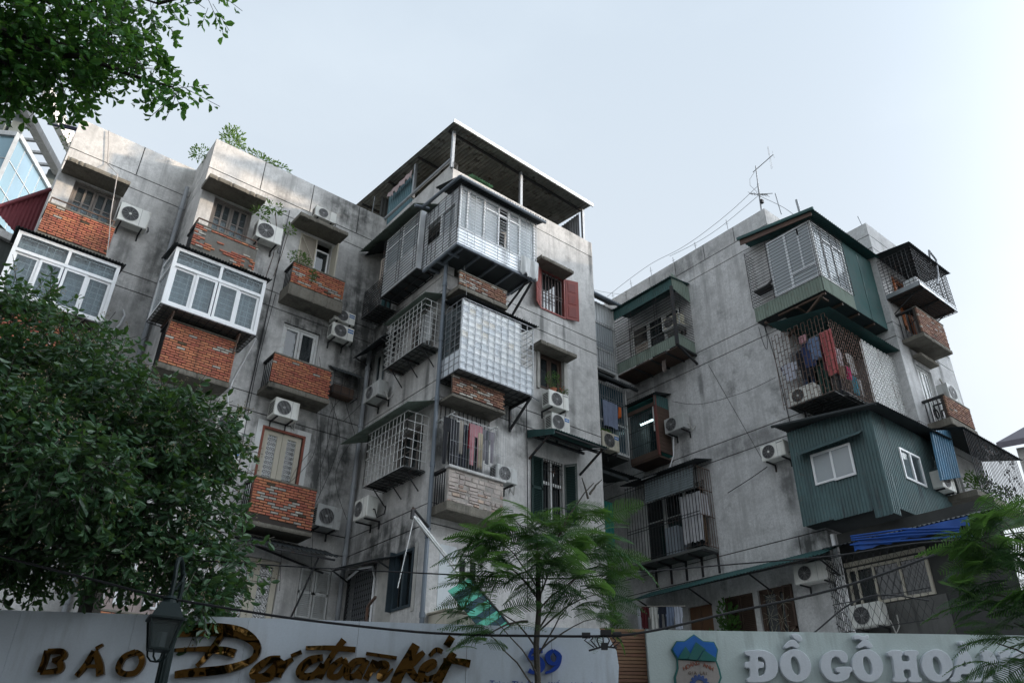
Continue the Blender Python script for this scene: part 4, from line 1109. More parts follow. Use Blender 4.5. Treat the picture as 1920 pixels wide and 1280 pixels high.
mb = MB(SC); mb.box(ua + .02, ub - .02, 0, d0 - .03, 13.52, 13.56); mb.build('floor_board', WOODB, t)
for u in (13.4, 14.0, 14.7): mb = MB(SC); mb.bar((u, 0, 13.5), (u, d0, 13.5), .05); mb.build('joist', IRON, t)
mb = MB(SC); mb.tube([(ua - .1, .5, 14.85), (ub + .2, .75, 14.7)], .018, 6); mb.build('clothes_pole', M('bamboo', (.32, .30, .26), .8), t)
mb = MB(SC); rect_frame(mb, 13.05, 13.75, 14.55, 15.1, .45, .48, .03); mb.box(13.05, 13.75, .1, .46, 14.53, 14.56); mb.build('shelf_frame', WPAINT, t)
# wooden cage with the fluorescent tube
t = thing('balcony_cage', 'brown wooden balcony box with a lit tube lamp inside, right block', 'balcony enclosure', SC(14.7, 0, 10.5), 'enclosed balconies')
d0, ua, ub = .62, 14.2, 15.32
mb = MB(SC); 
for k in range(12):
    z = 10.62 + k * .125; mb.box(ua - .02, ua + .02, .02, d0, z + .004, z + .121)
mb.build('end_boarding', WOODB, t)
mb = MB(SC); mb.corr((ua - .02, .02, 12.1), (ua - .02, d0 + .05, 12.1), (ua - .02, .02, 12.5), .085, .012); mb.build('end_fascia', GREENC, t)
mb = MB(SC); mb.box(ua - .03, ua + .04, d0 - .04, d0 + .02, 10.5, 12.45); mb.build('corner_post', M('dull_red_wood', (.17, .055, .045), .8), t)
mb = MB(SC); mb.box(ua + .02, ub, d0 - .02, d0 + .02, 10.5, 10.68); mb.box(ua + .02, ub, d0 - .03, d0 + .03, 12.1, 12.22); mb.build('rail', WOODB, t)
mb = MB(SC)
for k in range(13): u = ua + .06 + k * (ub - ua - .06) / 12; mb.bar((u, d0, 10.6), (u, d0, 12.15), .012)
for z in (11.0, 11.5): mb.bar((ua, d0 + .01, z), (ub, d0 + .01, z), .012)
mb.build('front_bars', IRON, t)
m2 = MB(SC); m2.box(ua + .06, ub - .02, d0 - .06, d0 - .054, 10.68, 12.1); m2.build('pane', glassy('teal_glass', (.01, .05, .05), .72), t)
mb = MB(SC); mb.box(ua + .05, ua + .12, d0 - .03, d0, 11.3, 12.1); mb.build('white_post', WPAINT, t)
mb = MB(SC); mb.corr((ua - .18, 0, 12.62), (ub + .2, 0, 12.62), (ua - .18, d0 + .12, 12.46), .085, .014); mb.build('roof', DKROOF, t)
mb = MB(SC); mb.box(ua, ub, 0, d0, 10.44, 10.5); mb.build('floor_board', WOODB, t)
mb = MB(SC); mb.box(14.2, 15.6, -1.2, -1.15, 10.5, 12.6); mb.box(14.2, 15.6, -1.2, .55, 12.42, 12.45); mb.build('inner_wall', M('teal_wall_paint', (.05, .22, .21), .8, 0, .1, .1), t)
lamp = thing('tube_lamp', 'lit white fluorescent tube inside the brown wooden balcony box', 'lamp', SC(14.9, .1, 11.75))
mb = MB(SC); mb.tube([(14.55, .28, 11.86), (15.12, .28, 11.86)], .022, 8)
em, nt, b_, out_ = nodes('tube_light'); b_.inputs['Emission Color'].default_value = (.85, 1, .97, 1); b_.inputs['Emission Strength'].default_value = 5.0; b_.inputs['Base Color'].default_value = (.8, .8, .8, 1)
mb.build('tube', em, lamp)
mb = MB(SC); mb.box(14.5, 15.16, .25, .31, 11.885, 11.93); mb.build('fitting', WHITE, lamp)
# floor 2 cage with roller sheet
t = thing('balcony_cage', 'long barred balcony cage with a grey corrugated blind, lower right block', 'balcony enclosure', SC(14.3, 0, 7.5), 'enclosed balconies')
d0, ua, ub = .62, 12.96, 15.65
mb = MB(SC)
for k in range(26): u = ua + (ub - ua) * k / 25; mb.bar((u, d0, 7.56), (u, d0, 9.86), .014)
for z in (7.6, 8.42, 8.5, 9.15, 9.8): mb.bar((ua, d0 + .012, z), (ub, d0 + .012, z), .016)
mb.build('front_bars', IRON, t)
mb = MB(SC)
for k in range(7): d = d0 * k / 6; mb.bar((ua, d, 7.56), (ua, d, 9.8), .014)
for z in (7.6, 8.42, 9.15, 9.8): mb.bar((ua, 0, z), (ua, d0, z), .016)
mb.build('end_bars', RUSTY, t)
mb = MB(SC); mb.corr((13.05, d0 + .05, 9.18), (13.05, d0 - .02, 9.86), (14.85, d0 + .05, 9.18), .075, .014); mb.build('blind', M('grey_blue_sheet', (.21, .245, .26), .6, .1, .15, .4), t)
mb = MB(SC); mb.corr((ua - .15, 0, 10.1), (ub + .1, 0, 10.1), (ua - .15, d0 + .15, 9.92), .09, .015); mb.build('roof', DKROOF, t)
mb = MB(SC); mb.box(ua, ub, 0, d0, 7.48, 7.55); mb.build('floor_board', BOARD, t)
mb = MB(SC); mb.box(13.9, 14.35, .1, .5, 7.56, 8.35); mb.build('cupboard', M('pale_blue_board', (.30, .34, .38), .8), t)
for k in range(5): mb = MB(SC); mb.bar((13.0 + k * .55, .02, 6.95), (13.0 + k * .55, .02, 7.48), .05); mb.bar((13.0 + k * .55, 0, 7.45), (13.0 + k * .55, d0, 7.45), .05); mb.build('bracket', IRON, t)
# top corner pod: green sheeting, barred glass
t = thing('balcony_pod', 'dark green corrugated pod with barred windows wrapping the top corner of the right block', 'balcony enclosure', (18, 9.2, 13.4), 'enclosed balconies')
S7, F7 = side(17.0), front(8.32)
mb = MB(S7); mb.corr((8.34, 0, 13.36), (10.46, 0, 13.36), (8.34, 0, 13.82), .085, .012); mb.build('side_apron', GREENF, t)
mb = MB(F7); mb.corr((17.0, 0, 13.36), (18.55, 0, 13.36), (17.0, 0, 13.82), .085, .012); mb.build('front_apron', GREENF, t)
mb = MB(F7); mb.corr((18.55, 0, 13.36), (20.22, 0, 13.36), (18.55, 0, 15.75), .085, .012); mb.build('front_sheeting', GREENC, t)
mb = MB(F7); mb.box(19.35, 19.38, .012, .02, 13.36, 15.7); mb.build('sheet_seam', GREENC, t)
mb = MB(S7); rect_frame(mb, 8.36, 9.74, 13.84, 15.7, -.05, .0, .05); mb.box(9.12, 9.19, -.05, 0, 13.89, 15.65); mb.box(8.72, 8.77, -.05, 0, 14.3, 15.4); mb.box(8.41, 9.12, -.05, 0, 14.25, 14.31); mb.build('window_frame', ALU, t)
for a, b, c, e in ((9.19, 9.69, 13.89, 15.65), (8.77, 9.12, 14.31, 15.65), (8.41, 8.72, 14.31, 15.65), (8.41, 9.12, 13.89, 14.25)): m2 = MB(S7); m2.box(a, b, -.03, -.024, c, e); m2.build('pane', FROST, t)
mb = MB(F7); rect_frame(mb, 17.02, 18.55, 13.84, 15.7, -.05, 0, .05); mb.box(17.45, 17.5, -.05, 0, 13.89, 15.65); mb.box(17.95, 18.0, -.05, 0, 14.2, 15.3); mb.box(17.5, 18.5, -.05, 0, 15.25, 15.3); mb.build('window_frame', WPAINT, t)
for a, b in ((17.07, 17.45), (17.5, 17.95), (18.0, 18.5)): m2 = MB(F7); m2.box(a, b, -.03, -.024, 13.89, 15.65); m2.build('pane', FROST, t)
m2 = MB(); m2.corr((17.18, 8.5, 13.85), (18.5, 8.5, 13.85), (17.18, 8.5, 15.6), .1, .02); m2.corr((17.18, 8.5, 13.85), (17.18, 9.7, 13.85), (17.18, 8.5, 15.6), .1, .02); m2.build('curtain', M('pale_grey_curtain', (.55, .56, .57), .9), t)
mb = MB(S7)
for k in range(19): z = 13.84 + k * 1.86 / 18; mb.bar((8.3, .03, z), (10.47, .03, z), .011)
for u in (8.36, 9.75, 10.46): mb.bar((u, .04, 13.8), (u, .04, 15.75), .014)
mb.build('side_bars', IRON, t)
mb = MB()
for k in range(19): z = 13.84 + k * 1.86 / 18; mb.bar((17.0, 10.46, z), (17.4, 10.46, z), .011)
mb.build('end_bars', IRON, t)
mb = MB(F7)
for k in range(19): z = 13.84 + k * 1.86 / 18; mb.bar((16.97, .03, z), (18.55, .03, z), .011)
for u in (17.0, 17.4, 17.85, 18.2, 18.54): mb.bar((u, .04, 13.8), (u, .04, 15.75), .012)
mb.build('front_bars', IRON, t)
mb = MB(); mb.corr((16.8, 10.5, 16.22), (16.8, 10.5, 16.22) if 0 else (20.3, 10.5, 16.22), (16.8, 8.05, 15.82), .1, .016); mb.build('roof', GREENC, t)
mb = MB(); mb.prism([(16.86, 10.48, 16.02), (16.86, 8.15, 15.68), (16.86, 8.15, 15.80), (16.86, 10.48, 16.20)], (.03, 0, 0)); mb.build('side_fascia', M('faded_brown_board', (.13, .085, .07), .8), t)
mb = MB(); mb.box(16.78, 16.85, 8.05, 10.52, 15.84, 15.9) if 0 else mb.prism([(16.78, 10.52, 16.19), (16.78, 8.03, 15.78), (16.78, 8.03, 15.87), (16.78, 10.52, 16.28)], (.05, 0, 0)); mb.build('roof_edge', GREENC, t)
mb = MB(); mb.box(17.02, 20.2, 8.34, 9.78, 13.36, 13.40); mb.box(17.02, 17.38, 9.78, 10.45, 13.36, 13.40); mb.build('floor_board', DKROOF, t)
mb = MB()
for p_, q_ in [((x, 8.36, 13.31), (x, 9.8, 13.31)) for x in (17.1, 17.9, 18.7, 19.5)] + [((17.02, y, 13.25), (17.4, y, 13.25)) for y in (8.5, 9.2, 10.2)] + [((17.05, 8.4, 13.3), (17.4, 9.8, 12.75))]:
    mb = MB(); mb.bar(p_, q_, .06); mb.build('joist', WOODB, t)
mb = MB(S7); mb.box(9.85, 10.4, -.33, -.02, 14.35, 14.38); mb.bar((9.8, -.1, 14.5), (10.4, -.3, 14.42), .05); mb.build('shelf', IRON, t)
# clothes cage
t = thing('wire_cage', 'rusty staggered-bar cage full of laundry below the green pod', 'cage', (18, 9.2, 10.4), 'barred balcony cages')
S8, F8 = side(16.86), front(8.40)
def brick_grille(mb, F, u0, u1, z0, z1, cw, ch, w):
    n = round((u1 - u0) / cw); m_ = round((z1 - z0) / ch)
    for i in range(n + 1):
        u = u0 + (u1 - u0) * i / n; mb.bar((u, 0, z0), (u, 0, z1), w)
    for i in range(n):
        a, b = u0 + (u1 - u0) * i / n, u0 + (u1 - u0) * (i + 1) / n
        for k in range(m_ + 1):
            z = z0 + (z1 - z0) * (k + (.5 if i % 2 else 0)) / m_
            if z <= z1: mb.bar((a, .005, z), (b, .005, z), w)
mb = MB(S8); brick_grille(mb, S8, 8.40, 10.0, 10.44, 12.62, .10, .27, .012); mb.build('side_grille', RUSTY, t)
mb = MB(F8); brick_grille(mb, F8, 16.86, 18.5, 10.44, 12.5, .10, .27, .012); mb.build('front_grille', RUSTY, t)
mb = MB(F8); brick_grille(mb, F8, 18.52, 20.18, 10.44, 12.45, .085, .2, .022); mb.build('front_grille', WPAINT, t)
m2 = MB(F8); m2.box(18.52, 20.18, -.05, -.04, 10.44, 12.45); m2.build('back_panel', M('white_sheet_panel', (.48, .49, .47), .8, 0, .1, .3), t)
mb = MB(); mb.corr((16.7, 9.95, 12.95), (20.2, 9.95, 12.95), (16.7, 8.15, 12.62), .1, .015); mb.build('roof', GREENC, t)
floor_grid(F8, 16.86, 20.18, -1.4, 0, 10.44, 22, 8, .014, IRON, t, 'floor_grid')
mb = MB(); mb.box(17.4, 20.1, 8.5, 9.75, 10.47, 10.5); mb.box(16.9, 17.38, 8.6, 9.9, 10.47, 10.49); mb.build('floor_board', BOARD, t)
# slate blue pod
t = thing('balcony_pod', 'big slate blue corrugated pod with two white windows at lower right', 'balcony enclosure', (18, 9, 7.3), 'enclosed balconies')
S9, F9 = side(16.95), front(7.9)
def corr_wall(mb, F, u0, u1, z0, z1, hole, wave=.082, amp=.012):
    a, b, c, e = hole
    mb.corr((u0, 0, z0), (min(a, b), 0, z0), (u0, 0, z1), wave, amp, kind='trap'); mb.corr((b, 0, z0), (u1, 0, z0), (b, 0, z1), wave, amp, kind='trap')
    mb.corr((a, 0, z0), (b, 0, z0), (a, 0, c), wave, amp, kind='trap'); mb.corr((a, 0, e), (b, 0, e), (a, 0, z1), wave, amp, kind='trap')
mb = MB(S9); corr_wall(mb, S9, 8.3, 10.1, 7.42, 9.86, (8.55, 9.55, 8.32, 9.06)); mb.build('side_sheeting', SLATE, t)
mb = MB(S9); mb.corr((7.9, .004, 7.20), (8.3, .004, 7.20), (7.9, .004, 9.80), .08, .012, kind='trap'); mb.build('side_sheeting', SLATE, t)
mb = MB(S9); mb.corr((8.32, .014, 7.38), (9.28, .014, 7.38), (8.32, .014, 8.30), .082, .012, kind='trap'); mb.build('patch_sheet', SLATE, t)
mb = MB(F9); corr_wall(mb, F9, 16.95, 20.15, 7.40, 9.72, (17.97, 18.91, 8.28, 9.02)); mb.build('front_sheeting', SLATE, t)
mb = MB(F9); mb.corr((16.95, .01, 7.22), (17.3, .01, 7.22), (16.95, .01, 8.2), .082, .012, kind='trap'); mb.build('patch_sheet', SLATE, t)
mb = MB(S9); rect_frame(mb, 8.53, 9.57, 8.30, 9.08, -.04, .04, .05); mb.box(9.02, 9.07, -.03, .03, 8.35, 9.03); o = mb.build('window', WHITE, t)
m2 = MB(S9); rect_frame(m2, 8.50, 9.05, 8.27, 9.06, .04, .07, .05); m2.build('sash', WHITE, o)
for a, b, dd in ((8.55, 9.0, .05), (9.07, 9.52, 0)): m2 = MB(S9); m2.box(a, b, dd, dd + .005, 8.34, 9.04); m2.build('pane', FROST, o)
m2 = MB(S9); m2.corr((9.1, -.15, 8.3), (9.5, -.15, 8.3), (9.1, -.15, 9.05), .06, .012); m2.build('curtain', CURTAIN, o)
mb = MB(F9); rect_frame(mb, 17.95, 18.93, 8.26, 9.04, -.04, .04, .05); mb.box(18.4, 18.46, -.03, .045, 8.31, 8.99); o = mb.build('window', WHITE, t)
for a, b in ((18.0, 18.4), (18.46, 18.88)): m2 = MB(F9); m2.box(a, b, 0, .005, 8.3, 9.0); m2.build('pane', GLASS, o)
m2 = MB(F9); m2.corr((18.0, -.15, 8.3), (18.9, -.15, 8.3), (18.0, -.15, 9.0), .07, .012); m2.build('curtain', CURTAIN, o)
mb = MB(S9); mb.prism([(8.15, 0, 9.30), (8.15, .28, 9.12), (8.15, .27, 9.10), (8.15, 0, 9.27)], (1.68, 0, -.04)); mb.build('window_hood', SLATE, t)
mb = MB(); mb.corr((16.6, 10.3, 10.02), (20.3, 10.3, 10.12), (16.6, 7.5, 9.66), .09, .016); mb.tube([(16.62, 10.3, 10.0), (16.62, 7.55, 9.64)], .04, 6); mb.build('roof', DKROOF, t)
mb = MB(); mb.box(17.0, 20.1, 7.95, 9.78, 7.42, 7.46); mb.box(17.0, 17.38, 9.78, 10.05, 7.42, 7.46); mb.build('floor_board', DKROOF, t)
# wire cage on the tower
t = grid_cage('black wire cage with boxes inside, top of the far right tower', FT, 20.22, 22.42, 14.32, 15.66, .98, 20, 12, 8, IRON, w=.012, board=M('brown_boards', (.14, .105, .09), .9))
mb = MB(FT); mb.corr((20.1, 0, 15.85), (22.6, 0, 15.85), (20.1, 1.08, 15.74), .1, .015); mb.build('roof', DKROOF, t)
mb = MB(FT); mb.box(20.22, 22.42, .97, .99, 14.33, 14.47); mb.box(20.21, 20.225, 0, .97, 14.33, 14.47); mb.build('kick_plate', GALV, t)
mb = MB(FT); mb.box(20.9, 21.0, .02, .06, 13.7, 15.3); tag(mb.build('door_post', M('orange_paint', (.48, .15, .05), .6), t), 'orange painted post')
tag((lambda m: (m.box(20.35, 20.9, .5, .9, 14.36, 14.72), m.box(20.37, 20.88, .52, .88, 14.722, 14.76), m)[2].build('storage_box', WHITE, None, bevel=.02, loc=FT(20.6, .7, 14.36)))(MB(FT)), 'white plastic storage box inside the black wire cage', 'box')
tag((lambda m: (m.tube([(21.25, .6, 14.36), (21.25, .6, 14.75)], .17, 14), m.tube([(21.25, .6, 14.75), (21.25, .6, 14.8)], .12, 14), m)[2].build('water_drum', ALU, None, loc=FT(21.25, .6, 14.36)))(MB(FT)), 'pale round drum standing in the black wire cage', 'drum')
# low tower cage with plants, blue sheet
t = thing('balcony_cage', 'dark roofed wire balcony with potted plants at the right edge', 'balcony enclosure', FT(21.2, 0, 8.3), 'enclosed balconies')
mb = MB(FT); mb.corr((20.2, 0, 10.25), (23.7, 0, 10.25), (20.2, 1.0, 9.98), .1, .016); mb.build('roof', DKROOF, t)
mb = MB(FT); bar_panel(mb, FT, 'u', .95, 20.3, 23.3, 8.3, 9.95, 30, 0, .014)
rg = random.Random(2)
for k in range(36): u = 20.3 + rg.random() * 2.8; z = 8.4 + rg.random() * 1.4; mb.bar((u, .95, z), (u + .1, .95, z + rg.choice((.1, -.1, 0))), .012); mb.ring(u, .955, z, .06, .006, 8)
mb.build('front_grille', IRON, t)
mb = MB(FT); mb.box(20.0, 23.4, 0, .95, 8.16, 8.3); mb.build('floor_slab', SLAB, t)
mb = MB(FT); mb.corr((18.95, .62, 8.35), (20.15, .62, 8.72), (19.3, .55, 9.75), .14, .02, kind='trap'); tag(mb.build('blue_sheet', BLUEC, t), 'bright blue corrugated sheet hung beside the slate pod')

# canopy roof on the centre block
t = thing('roof_canopy', 'dark corrugated roof canopy on steel posts above the centre block', 'canopy', (11.5, 17, 17.2))
mb = MB(); mb.corr((8.88, 14.15, 18.80), (14.42, 14.15, 18.62), (8.88, 21.5, 19.75), .12, .016); mb.build('roof_sheet', M('rust_stained_dark_sheet', (.20, .205, .19), .8, .05, .4, .9, (.035, .03, .025), .1, 1.6, 0, .3, .35), t)
mb = MB(); mb.prism([(8.86, 14.10, 18.74), (14.46, 14.10, 18.56), (14.46, 14.10, 18.68), (8.86, 14.10, 18.86)], (0, .04, 0)); mb.build('front_fascia', M('bright_zinc', (.78, .78, .76), .4, .3, .05, .15), t)
mb = MB(); 
for y in (14.5, 16.2, 18.0, 19.8): e = (y - 14.15) * .129; mb.prism([(8.95, y, 18.68 + e), (14.35, y, 18.50 + e), (14.35, y, 18.56 + e), (8.95, y, 18.74 + e)], (0, .06, 0))
mb.build('purlin', IRON, t)
for x, y, zb_, zt_ in ((9.08, 14.42, 17.3, 18.72), (11.66, 14.45, 17.2, 18.64), (14.28, 14.45, 17.1, 18.54), (9.1, 16.55, 17.6, 18.98)):
    mb = MB(); mb.bar((x, y, zb_), (x, y, zt_), .085); mb.build('post', GALV, t)
mb = MB(); mb.corr((9.2, 16.6, 17.6), (9.2, 18.3, 17.6), (9.2, 16.6, 18.85), .12, .014, kind='trap'); mb.build('side_sheet', M('teal_grey_sheet', (.10, .19, .22), .6, .1, .15, .3), t)
mb = MB(); mb.corr((9.2, 18.9, 17.7), (14.3, 18.9, 17.7), (9.2, 18.9, 19.3), .12, .014, kind='trap'); mb.build('back_sheet', M('dull_sheet', (.10, .105, .105), .8, .1, .15, .3), t)
mb = MB(); mb.corr((14.28, 14.6, 17.15), (14.28, 17.6, 17.15), (14.28, 14.6, 18.5), .12, .014, kind='trap'); mb.build('side_sheet', GALV, t)
mb = MB(); mb.tube([(9.02, 18.2, 17.72), (9.02, 14.7, 17.58), (9.05, 14.45, 17.62)], .045, 8); mb.tube([(9.0, 18.25, 17.72), (9.0, 18.25, 16.5)], .05, 8); mb.build('gutter_pipe', PIPE, t)
mb = MB(side(9.05)); cloth_sheet(mb, None, 16.6, 18.1, 18.55, 18.78, .02, 4, .03, .08, 3, 26, 4)
tag(mb.build('torn_cloth', M('dusty_pink_cloth', (.42, .33, .33), .9), None, smooth=True, loc=(9.03, 17.3, 18.5)), 'torn dusty pink cloth under the roof canopy', 'cloth')
mb = MB(); mb.corr((9.7, 14.28, 17.33), (10.5, 14.28, 17.30), (9.7, 14.5, 17.42), .09, .03); tag(mb.build('plastic_scrap', M('pale_green_plastic', (.18, .42, .24), .6), None, loc=(10, 14.3, 17.3)), 'scrap of pale green plastic on the parapet under the canopy', 'plastic scrap')

# ------------------------------------------------------------------ awnings
t = thing('awning', 'green corrugated awning on struts over the green shuttered window', 'awning', FB(12.8, 0, 9.4), 'sheet awnings')
mb = MB(FB); mb.corr((11.88, 0, 9.92), (13.78, 0, 9.92), (11.88, 1.06, 9.60), .085, .015); mb.build('sheet', GREENC, t)
mb = MB(FB); mb.prism([(11.87, 0, 9.70), (11.87, 1.05, 9.46), (11.87, 1.05, 9.60), (11.87, 0, 9.92)], (.012, 0, 0)); mb.build('end_flap', GREENC, t)
mb = MB(FB)
for u in (11.95, 13.7): mb.bar((u, 0, 9.15), (u, .85, 9.58), .045); mb.bar((u, 0, 9.86), (u, 1.02, 9.56), .03)
mb.bar((11.9, 1.0, 9.56), (13.76, 1.0, 9.56), .035); mb.build('strut', IRON, t)
mb = MB(FB); mb.box(11.9, 13.75, .1, .16, 9.70, 9.76); mb.box(11.9, 13.75, .6, .66, 9.58, 9.63); mb.build('batten', IRON, t)
t = thing('awning', 'small black sheet awning above the air conditioner in the shaded corner', 'awning', SB(17, 0, 12.6), 'sheet awnings')
mb = MB(SB); mb.corr((16.4, 0, 12.85), (18.0, 0, 12.85), (16.4, .6, 12.36), .09, .012); mb.build('sheet', DKROOF, t)
mb = MB(SB); mb.bar((16.5, 0, 12.2), (16.5, .55, 12.36), .03); mb.bar((17.9, 0, 12.2), (17.9, .55, 12.36), .03); mb.build('strut', IRON, t)
t = thing('awning', 'dark drooping awning over the lowest doors of the left wing', 'awning', FA2(7.3, 0, 6.7), 'sheet awnings')
mb = MB(FA2); mb.corr((6.1, 0, 6.95), (8.5, 0, 6.95), (6.1, .85, 6.62), .12, .02); mb.build('sheet', DKROOF, t)
mb = MB(FA2); mb.bar((6.2, .8, 6.55), (8.4, .8, 6.55), .04); mb.bar((8.0, .75, 6.55), (7.4, .3, 4.2), .035); mb.bar((6.2, 0, 6.85), (8.5, .05, 6.4), .04); mb.build('strut', IRON, t)
t = thing('awning', 'black curved awning over the folding gate', 'awning', SB(16.8, 0, 6.4), 'sheet awnings')
mb = MB(SB); mb.corr((15.55, .0, 6.42), (17.9, 0, 6.62), (15.55, .5, 6.28), .1, .012); mb.build('sheet', DKROOF, t)
mb = MB(SB); mb.bar((15.7, .46, 6.26), (17.85, .46, 6.44), .03); mb.bar((15.7, 0, 6.1), (15.7, .45, 6.27), .03); mb.bar((17.8, 0, 6.2), (17.8, .45, 6.42), .03); mb.build('strut', IRON, t)
t = thing('awning', 'long green sheet awning low on the side wall of the right block', 'awning', SC(12.4, 0, 6.5), 'sheet awnings')
mb = MB(SC); mb.corr((9.4, 0, 6.95), (15.5, 0, 6.86), (9.4, 1.05, 6.53), .1, .016); mb.build('sheet', GREENC, t)
mb = MB(SC); mb.box(9.45, 15.4, .9, .94, 6.48, 6.52)
for u in (9.6, 11.5, 13.4, 15.2): mb.bar((u, 0, 6.2), (u, .9, 6.5), .03)
mb.build('strut', IRON, t)
t = thing('corner_shed', 'small sheet roof over a dark hole in the shaded corner of the left wing', 'shed', FA2(8.2, 0, 11.1))
mb = MB(FA2); mb.corr((7.85, 0, 11.98), (8.75, 0, 11.98), (7.85, .52, 11.62), .09, .012); mb.build('roof', DKROOF, t)
mb = MB(FA2)
for u in (7.9, 8.15, 8.4, 8.65): mb.bar((u, .4, 11.0), (u, .4, 11.7), .012)
for z in (11.05, 11.3, 11.5): mb.bar((7.9, .4, z), (8.65, .4, z), .012)
for u in (7.9, 8.65): mb.bar((u, 0, 11.05), (u, .4, 11.05), .02)
mb.build('bars', IRON, t)
mb = MB(FA2); mb.box(7.95, 8.6, .02, .3, 11.02, 11.35); mb.build('clutter', WOODB, t, bevel=.04)
# blue tarp, lattice front at lower right
t = thing('tarpaulin', 'bright blue tarpaulin strip stretched over the lattice front at lower right', 'tarpaulin', (16.6, 8, 6.5))
mb = MB(); 
for k in range(3):
    z = 6.84 - k * .045
    mb.tube([(16.62, 8.8, z), (16.6, 7.6, z - .12 - .02 * k), (16.62, 6.5, z - .34)], .018, 6)
mb.T = W
cl = MB(side(16.66)); cloth_sheet(cl, None, 6.3, 8.8, 6.52, 6.70, .0, 3, .02, .03, 9, 30, 4); mb.v += cl.v; 
o_ = len(mb.v) - len(cl.v); mb.f += [tuple(i + o_ for i in f) for f in cl.f]; mb.m += cl.m
TARP = M('blue_tarpaulin', (.015, .085, .36), .45, 0, .15, .1)
mb.build('sheet', TARP, t)
mb = MB(); mb.tube([(16.62, 6.3, 6.3), (16.62, 8.85, 6.66)], .02, 6); mb.build('edge_pole', TARP, t)
t = thing('lattice_enclosure', 'dark diamond lattice enclosure with framed glass below the blue tarpaulin', 'balcony enclosure', (17, 8.6, 4.8), 'enclosed balconies')
SL = side(17.35)
mb = MB(SL); rect_frame(mb, 7.6, 9.45, 5.5, 6.35, -.04, .02, .06)
for u in (8.2, 8.8, 9.2): mb.box(u, u + .05, -.03, .018, 5.56, 6.29)
mb.box(7.6, 9.5, -.06, .0, 6.4, 6.5); mb.build('window_frame', CREAM, t)
m2 = MB(SL); m2.box(7.6, 9.4, -.02, -.014, 5.5, 6.3); m2.build('pane', DGLASS, t)
mb = MB(SL); mb.box(7.4, 9.5, -.03, .0, 4.2, 5.48); mb.build('low_wall', M('shade_dark_wall', (.12, .12, .115), .9, 0, .3, .6), t)  # wall colour darkened to stand for shade from pod, tarpaulin and trees
mb = MB(SL); mb.box(6.0, 9.55, -.06, -.045, 4.2, 7.2); mb.build('shade_backing', M('shade_dark_backing', (.06, .062, .06), .9, 0, .3, .4), t)  # dark sheet added to stand for the unlit room behind the lattice
mb = MB(SL); mb.corr((6.0, -.05, 6.95), (9.6, -.05, 6.95), (6.0, .7, 6.72), .1, .015); mb.build('roof', DKROOF, t)
mb = MB(SL)
n = 15
for k in range(-5, n):
    a = 7.4 + k * .16
    p0, p1 = max(7.4, a), min(9.6, a + .8)
    if p1 > p0: mb.bar((p0, .62, 4.9 + (p0 - a) * 2), (p1, .62, 4.9 + (p1 - a) * 2), .007); mb.bar((p0, .63, 6.5 - (p0 - a) * 2), (p1, .63, 6.5 - (p1 - a) * 2), .007)
for z in (4.9, 5.5, 6.5): mb.bar((7.4, .62, z), (9.6, .62, z), .014)
mb.build('lattice', IRON, t)
mb = MB(SL); 
for k in range(8): d = .08 * k; mb.bar((9.6, d, 4.9), (9.6, d + .0, 6.5), .01); mb.bar((9.6, 0, 4.9 + k * .2), (9.6, .62, 5.1 + k * .2), .01)
mb.build('end_lattice', IRON, t)

